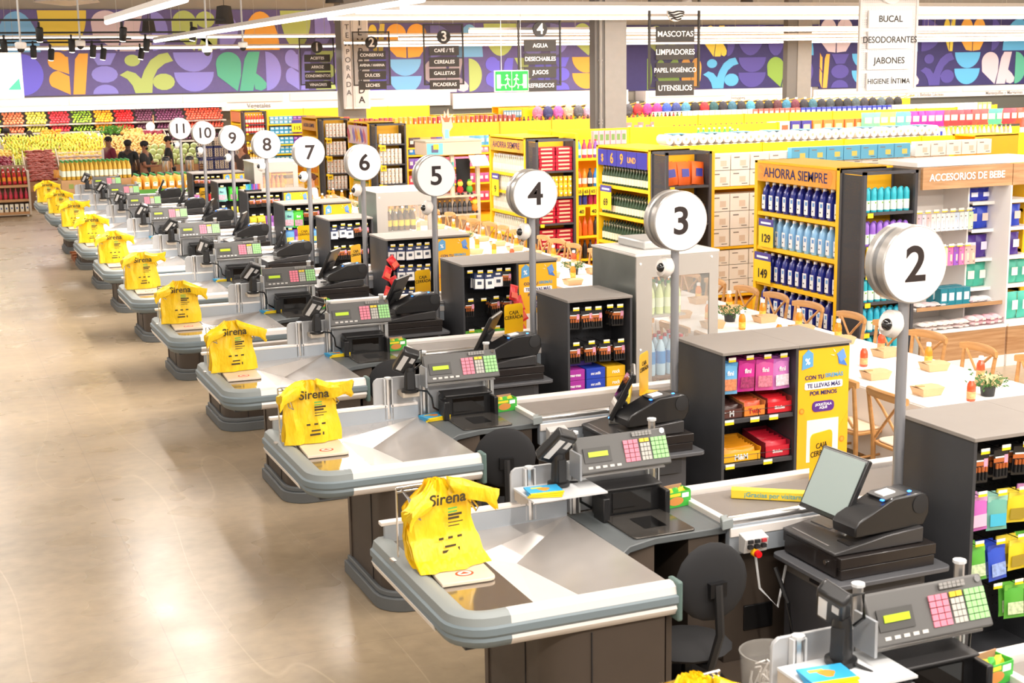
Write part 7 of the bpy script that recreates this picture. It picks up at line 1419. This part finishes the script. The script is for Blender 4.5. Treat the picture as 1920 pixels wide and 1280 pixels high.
# ---------------------------------------------------------------- people
import bmesh
def skin(name, chains, mat, parent, sub=1):
    me = bpy.data.meshes.new(name); bm = bmesh.new(); lay = bm.verts.layers.skin.verify(); V = {}; first = True
    for ch in chains:
        prev = None
        for (p, r) in ch:
            key = tuple(round(x, 4) for x in p)
            if key not in V:
                v = bm.verts.new(p); V[key] = v; v[lay].radius = r if isinstance(r, tuple) else (r, r); v[lay].use_root = first; first = False
            v = V[key]
            if prev is not None and prev is not v and not bm.edges.get((prev, v)): bm.edges.new((prev, v))
            prev = v
    bm.to_mesh(me); bm.free(); me.materials.append(mat)
    o = mobj(name, me, parent); o.modifiers.new('skin', 'SKIN').use_smooth_shade = True
    s = o.modifiers.new('subd', 'SUBSURF'); s.levels = sub; s.render_levels = sub; return o
def person(loc, rz, label, h=1.75, skin_c='7a4a34', top='1e1e20', legs='26262a', hair='1a1412', jacket=None, cap=False, longhair=False, look=0, armL=None, armR=None, sit=False, beard=False, longsl=False, badge=False):
    rt = thing('person', label, 'person', loc, rz); k = h/1.75; SK = mt(skin_c, .55); S = lambda x, y, z: (x*k, y*k, z*k)
    hz = .95 if not sit else .5
    up = 0 if not sit else -.45
    P = dict(pel=S(0, 0, .95+up), wa=S(0, 0, 1.1+up), ch=S(0, .0, 1.3+up), nk=S(0, .0, 1.46+up), n2=S(0, -.005, 1.53+up), hd=S(0, -.015, 1.6+up), ht=S(0, -.01, 1.68+up))
    aL = armL or [(.2, 0, 1.42), (.25, .02, 1.15), (.25, -.06, .9)]; aR = armR or [(-.2, 0, 1.42), (-.25, .02, 1.15), (-.25, -.06, .9)]
    def arm(a, s):
        a = [S(x, y, z+up) for x, y, z in a]; ch = [(P['ch'], .15*k), (S(s*.12, 0, 1.41+up), .075*k), (a[0], .058*k), (a[1], .042*k), (a[2], .028*k)]
        d = (Vector(a[2])-Vector(a[1])).normalized(); hnd = tuple(Vector(a[2])+d*.06*k); ch.append((hnd, (.036*k, .018*k))); fs = []
        side = d.cross(Vector((0, 0, 1)));
        if side.length < .2: side = Vector((0, 1, 0))
        side.normalize()
        for q, ln in ((-.03, .05), (-.012, .065), (.008, .07), (.026, .06)):
            b = Vector(hnd)+side*q*k+d*.03*k; fs.append([(hnd, (.036*k, .018*k)), (tuple(b), .009*k), (tuple(b+d*ln*.6*k), .0085*k), (tuple(b+d*ln*k+Vector((0, -.01*k, 0))), .007*k)])
        fs.append([(hnd, (.036*k, .018*k)), (tuple(Vector(hnd)+side*.045*k-d*.0), .01*k), (tuple(Vector(hnd)+side*.06*k+d*.035*k), .009*k)])
        return [ch]+fs
    if sit: lg = [[(P['pel'], .14*k), (S(s*.1, 0, .48), .085*k), (S(s*.12, -.42, .48), .06*k), (S(s*.12, -.42, .08), .04*k), (S(s*.12, -.52, .04), .035*k)] for s in (-1, 1)]
    else: lg = [[(P['pel'], .14*k), (S(s*.1, 0, .88), .09*k), (S(s*.11, -.01, .5), .062*k), (S(s*.11, .01, .1), .04*k), (S(s*.12, -.12, .04), .035*k)] for s in (-1, 1)]
    body = [[(P['pel'], .14*k), (P['wa'], (.15*k, .11*k)), (P['ch'], .15*k), (P['nk'], .075*k), (P['n2'], .058*k), (P['hd'], (.078*k, .092*k)), (P['ht'], (.07*k, .085*k))]]+lg+arm(aL, 1)+arm(aR, -1)
    skin('body', body, SK, rt)
    T = mt(jacket or top, .75)
    def sl(a, s):
        a = [S(x, y, z+up) for x, y, z in a]; e = Vector(a[0]).lerp(Vector(a[1]), .75)
        c = [(P['ch'], .17*k), (S(s*.12, 0, 1.41+up), .088*k), (a[0], .073*k)]
        return c+([(a[1], .056*k), (tuple(Vector(a[1]).lerp(Vector(a[2]), .9)), .042*k)] if longsl or jacket else [(tuple(e), .06*k)])
    skin('jacket' if jacket else 'shirt', [[(S(0, 0, .88+up if not sit else .5), (.16*k, .14*k)), (P['wa'], (.165*k, .13*k)), (P['ch'], .17*k), (S(0, .005, 1.44+up), .085*k)], sl(aL, 1), sl(aR, -1)], T, rt)
    if jacket: m = MB(); m.prism([(-.05, 1.42), (.05, 1.42), (.03, 1.0), (-.03, 1.0)], 'y', -.18, -.16, mt(top, .7)); m.v = [(x*k, y*k, z*k) for x, y, z in m.v]; m.obj('shirt_front', rt)
    m = MB(); m.lathe([(.07, 0), (.062, .035)], (0, 0, 1.455+up), mt(top, .7), 12); m.v = [(x*k, y*k, z*k) for x, y, z in m.v]; m.obj('collar', rt)
    skin('trousers', [[(S(0, 0, .96+up), (.155*k, .135*k)), (c[1][0], .1*k), (c[2][0], .075*k), (tuple(Vector(c[2][0]).lerp(Vector(c[3][0]), .95)), .055*k)] for c in lg], mt(legs, .8), rt)
    hd = bpy.data.objects.new('head_features', None)
    F = Matrix.Rotation(R(look), 4, 'Z')
    def loc_mesh(m, nm):
        m.v = [tuple(Vector(P['hd'])+(F @ Vector(p))*k) for p in m.v]; return m.obj(nm, rt)
    m = MB(); m.tube([(0, -.088, .03), (0, -.108, -.005), (0, -.088, -.015)], [.007, .014, .008], SK, 6); loc_mesh(m, 'nose')
    for s in (-1, 1):
        m = MB(); m.ball((s*.03, -.082, .028), .009, mt('e8e2da', .3), 8, 5); m.ball((s*.03, -.088, .028), .005, BLK, 6, 4); loc_mesh(m, 'eye')
        m = MB(); m.ball((s*.08, .005, .01), .022, SK, 8, 5, (.35, .7, 1)); loc_mesh(m, 'ear')
        m = MB(); m.tube([(s*.017, -.094, .048), (s*.045, -.088, .048)], .004, mt(hair, .8), 4); loc_mesh(m, 'eyebrow')
    m = MB(); m.tube([(-.022, -.09, -.042), (0, -.095, -.041), (.022, -.09, -.042)], .005, mt('8a4038', .5), 5); loc_mesh(m, 'mouth')
    HM = mt(hair, .8, bump=.5, scale=60)
    m = MB(); m.ball((0, .014, .055), .1, HM, 14, 8, (.9, 1.0, .85)); 
    if longhair: m.tube([(0, .05, .08), (0, .08, -.02), (0, .09, -.14), (.0, .08, -.28)], [.08, .1, .1, .05], HM, 10)
    loc_mesh(m, 'hair')
    if beard: m = MB(); m.ball((0, -.045, -.045), .05, HM, 10, 6, (1.15, .85, .7)); loc_mesh(m, 'beard')
    if cap:
        m = MB(); K = mt('141416', .7); m.ball((0, .01, .075), .105, K, 14, 8, (.95, 1.02, .75)); m.prism([(-.06, -.09), (-.055, -.14), (-.03, -.17), (.03, -.17), (.055, -.14), (.06, -.09)], 'z', .05, .06, K); loc_mesh(m, 'cap')
    if badge: m = MB(); m.box(.05, .11, -.185, -.18, 1.28, 1.3, mt('d8b070', .5)); m.v = [(x*k, y*k, z*k) for x, y, z in m.v]; m.obj('badge', rt)
    return rt
person((4.42, 37.0, 0), R(-70), 'person in a maroon jacket over a white shirt standing before the bananas', 1.80, '8a5c44', 'eee8e4', '28262a', '15100e', jacket='6e1430')
person((5.02, 35.1, 0), R(60), 'person in black polo and black cap looking down, arms folded', 1.73, '8a5a42', '1c1c1e', '26262a', cap=True, beard=True, armL=[(.2, -.02, 1.42), (.26, -.1, 1.16), (.02, -.26, 1.2)], armR=[(-.2, -.02, 1.42), (-.26, -.1, 1.14), (-.02, -.28, 1.14)])
person((4.78, 36.2, 0), R(150), 'person in dark shirt and black cap half hidden behind the folded-arms man', 1.72, '4a3024', '1e1e20', '26262a', cap=True)
person((5.78, 36.3, 0), R(78), 'person with short dark hair and beard in black polo with small badge', 1.79, 'b8835f', '1a1a1c', '2a2a2e', '1c1412', beard=True, badge=True)
person((2.35, 43.2, 0), R(160), 'person in white shirt at the far end of the fruit shelves', 1.88, '6a4634', 'e8ecf0', '3a3a40', '18120f', longsl=True)
person((2.98, 43.3, 0), R(175), 'person with dark shoulder-length hair and pale top before the wall cooler', 1.78, '9a6a50', 'e8dcd4', '3a3a40', '2c1c16', longhair=True)
person((4.42, 41.9, 0), R(170), 'person with dark hair seen among the produce heaps', 1.70, '6a4634', 'e0d8d0', '3a3a40', '15100e')
person((7.15, 34.0, 0), R(-60), 'person with long reddish brown hair and dark top behind the aisle sign poles', 1.66, 'b07c60', '4a3a34', '33302e', '6a3420', longhair=True)
person((7.25, 27.9, 0), R(-90), 'seated person in white top at the far end of the dining table', 1.75, 'b07c60', 'ece6e0', '33302e', '4a2418', sit=True, longsl=True)
# ---------------------------------------------------------------- remove prototypes that were never placed
for p in [HOOK]+[PK[k] for k in PK]+[COUNTER, SCAN, PAD, READER, REG, MON, PRN, CHAIR, RACK, BOARD, FLY, GBOX, CAJA]+BAGS:
    if p.name not in USED:
        for c in list(p.children_recursive): bpy.data.objects.remove(c)
        bpy.data.objects.remove(p)
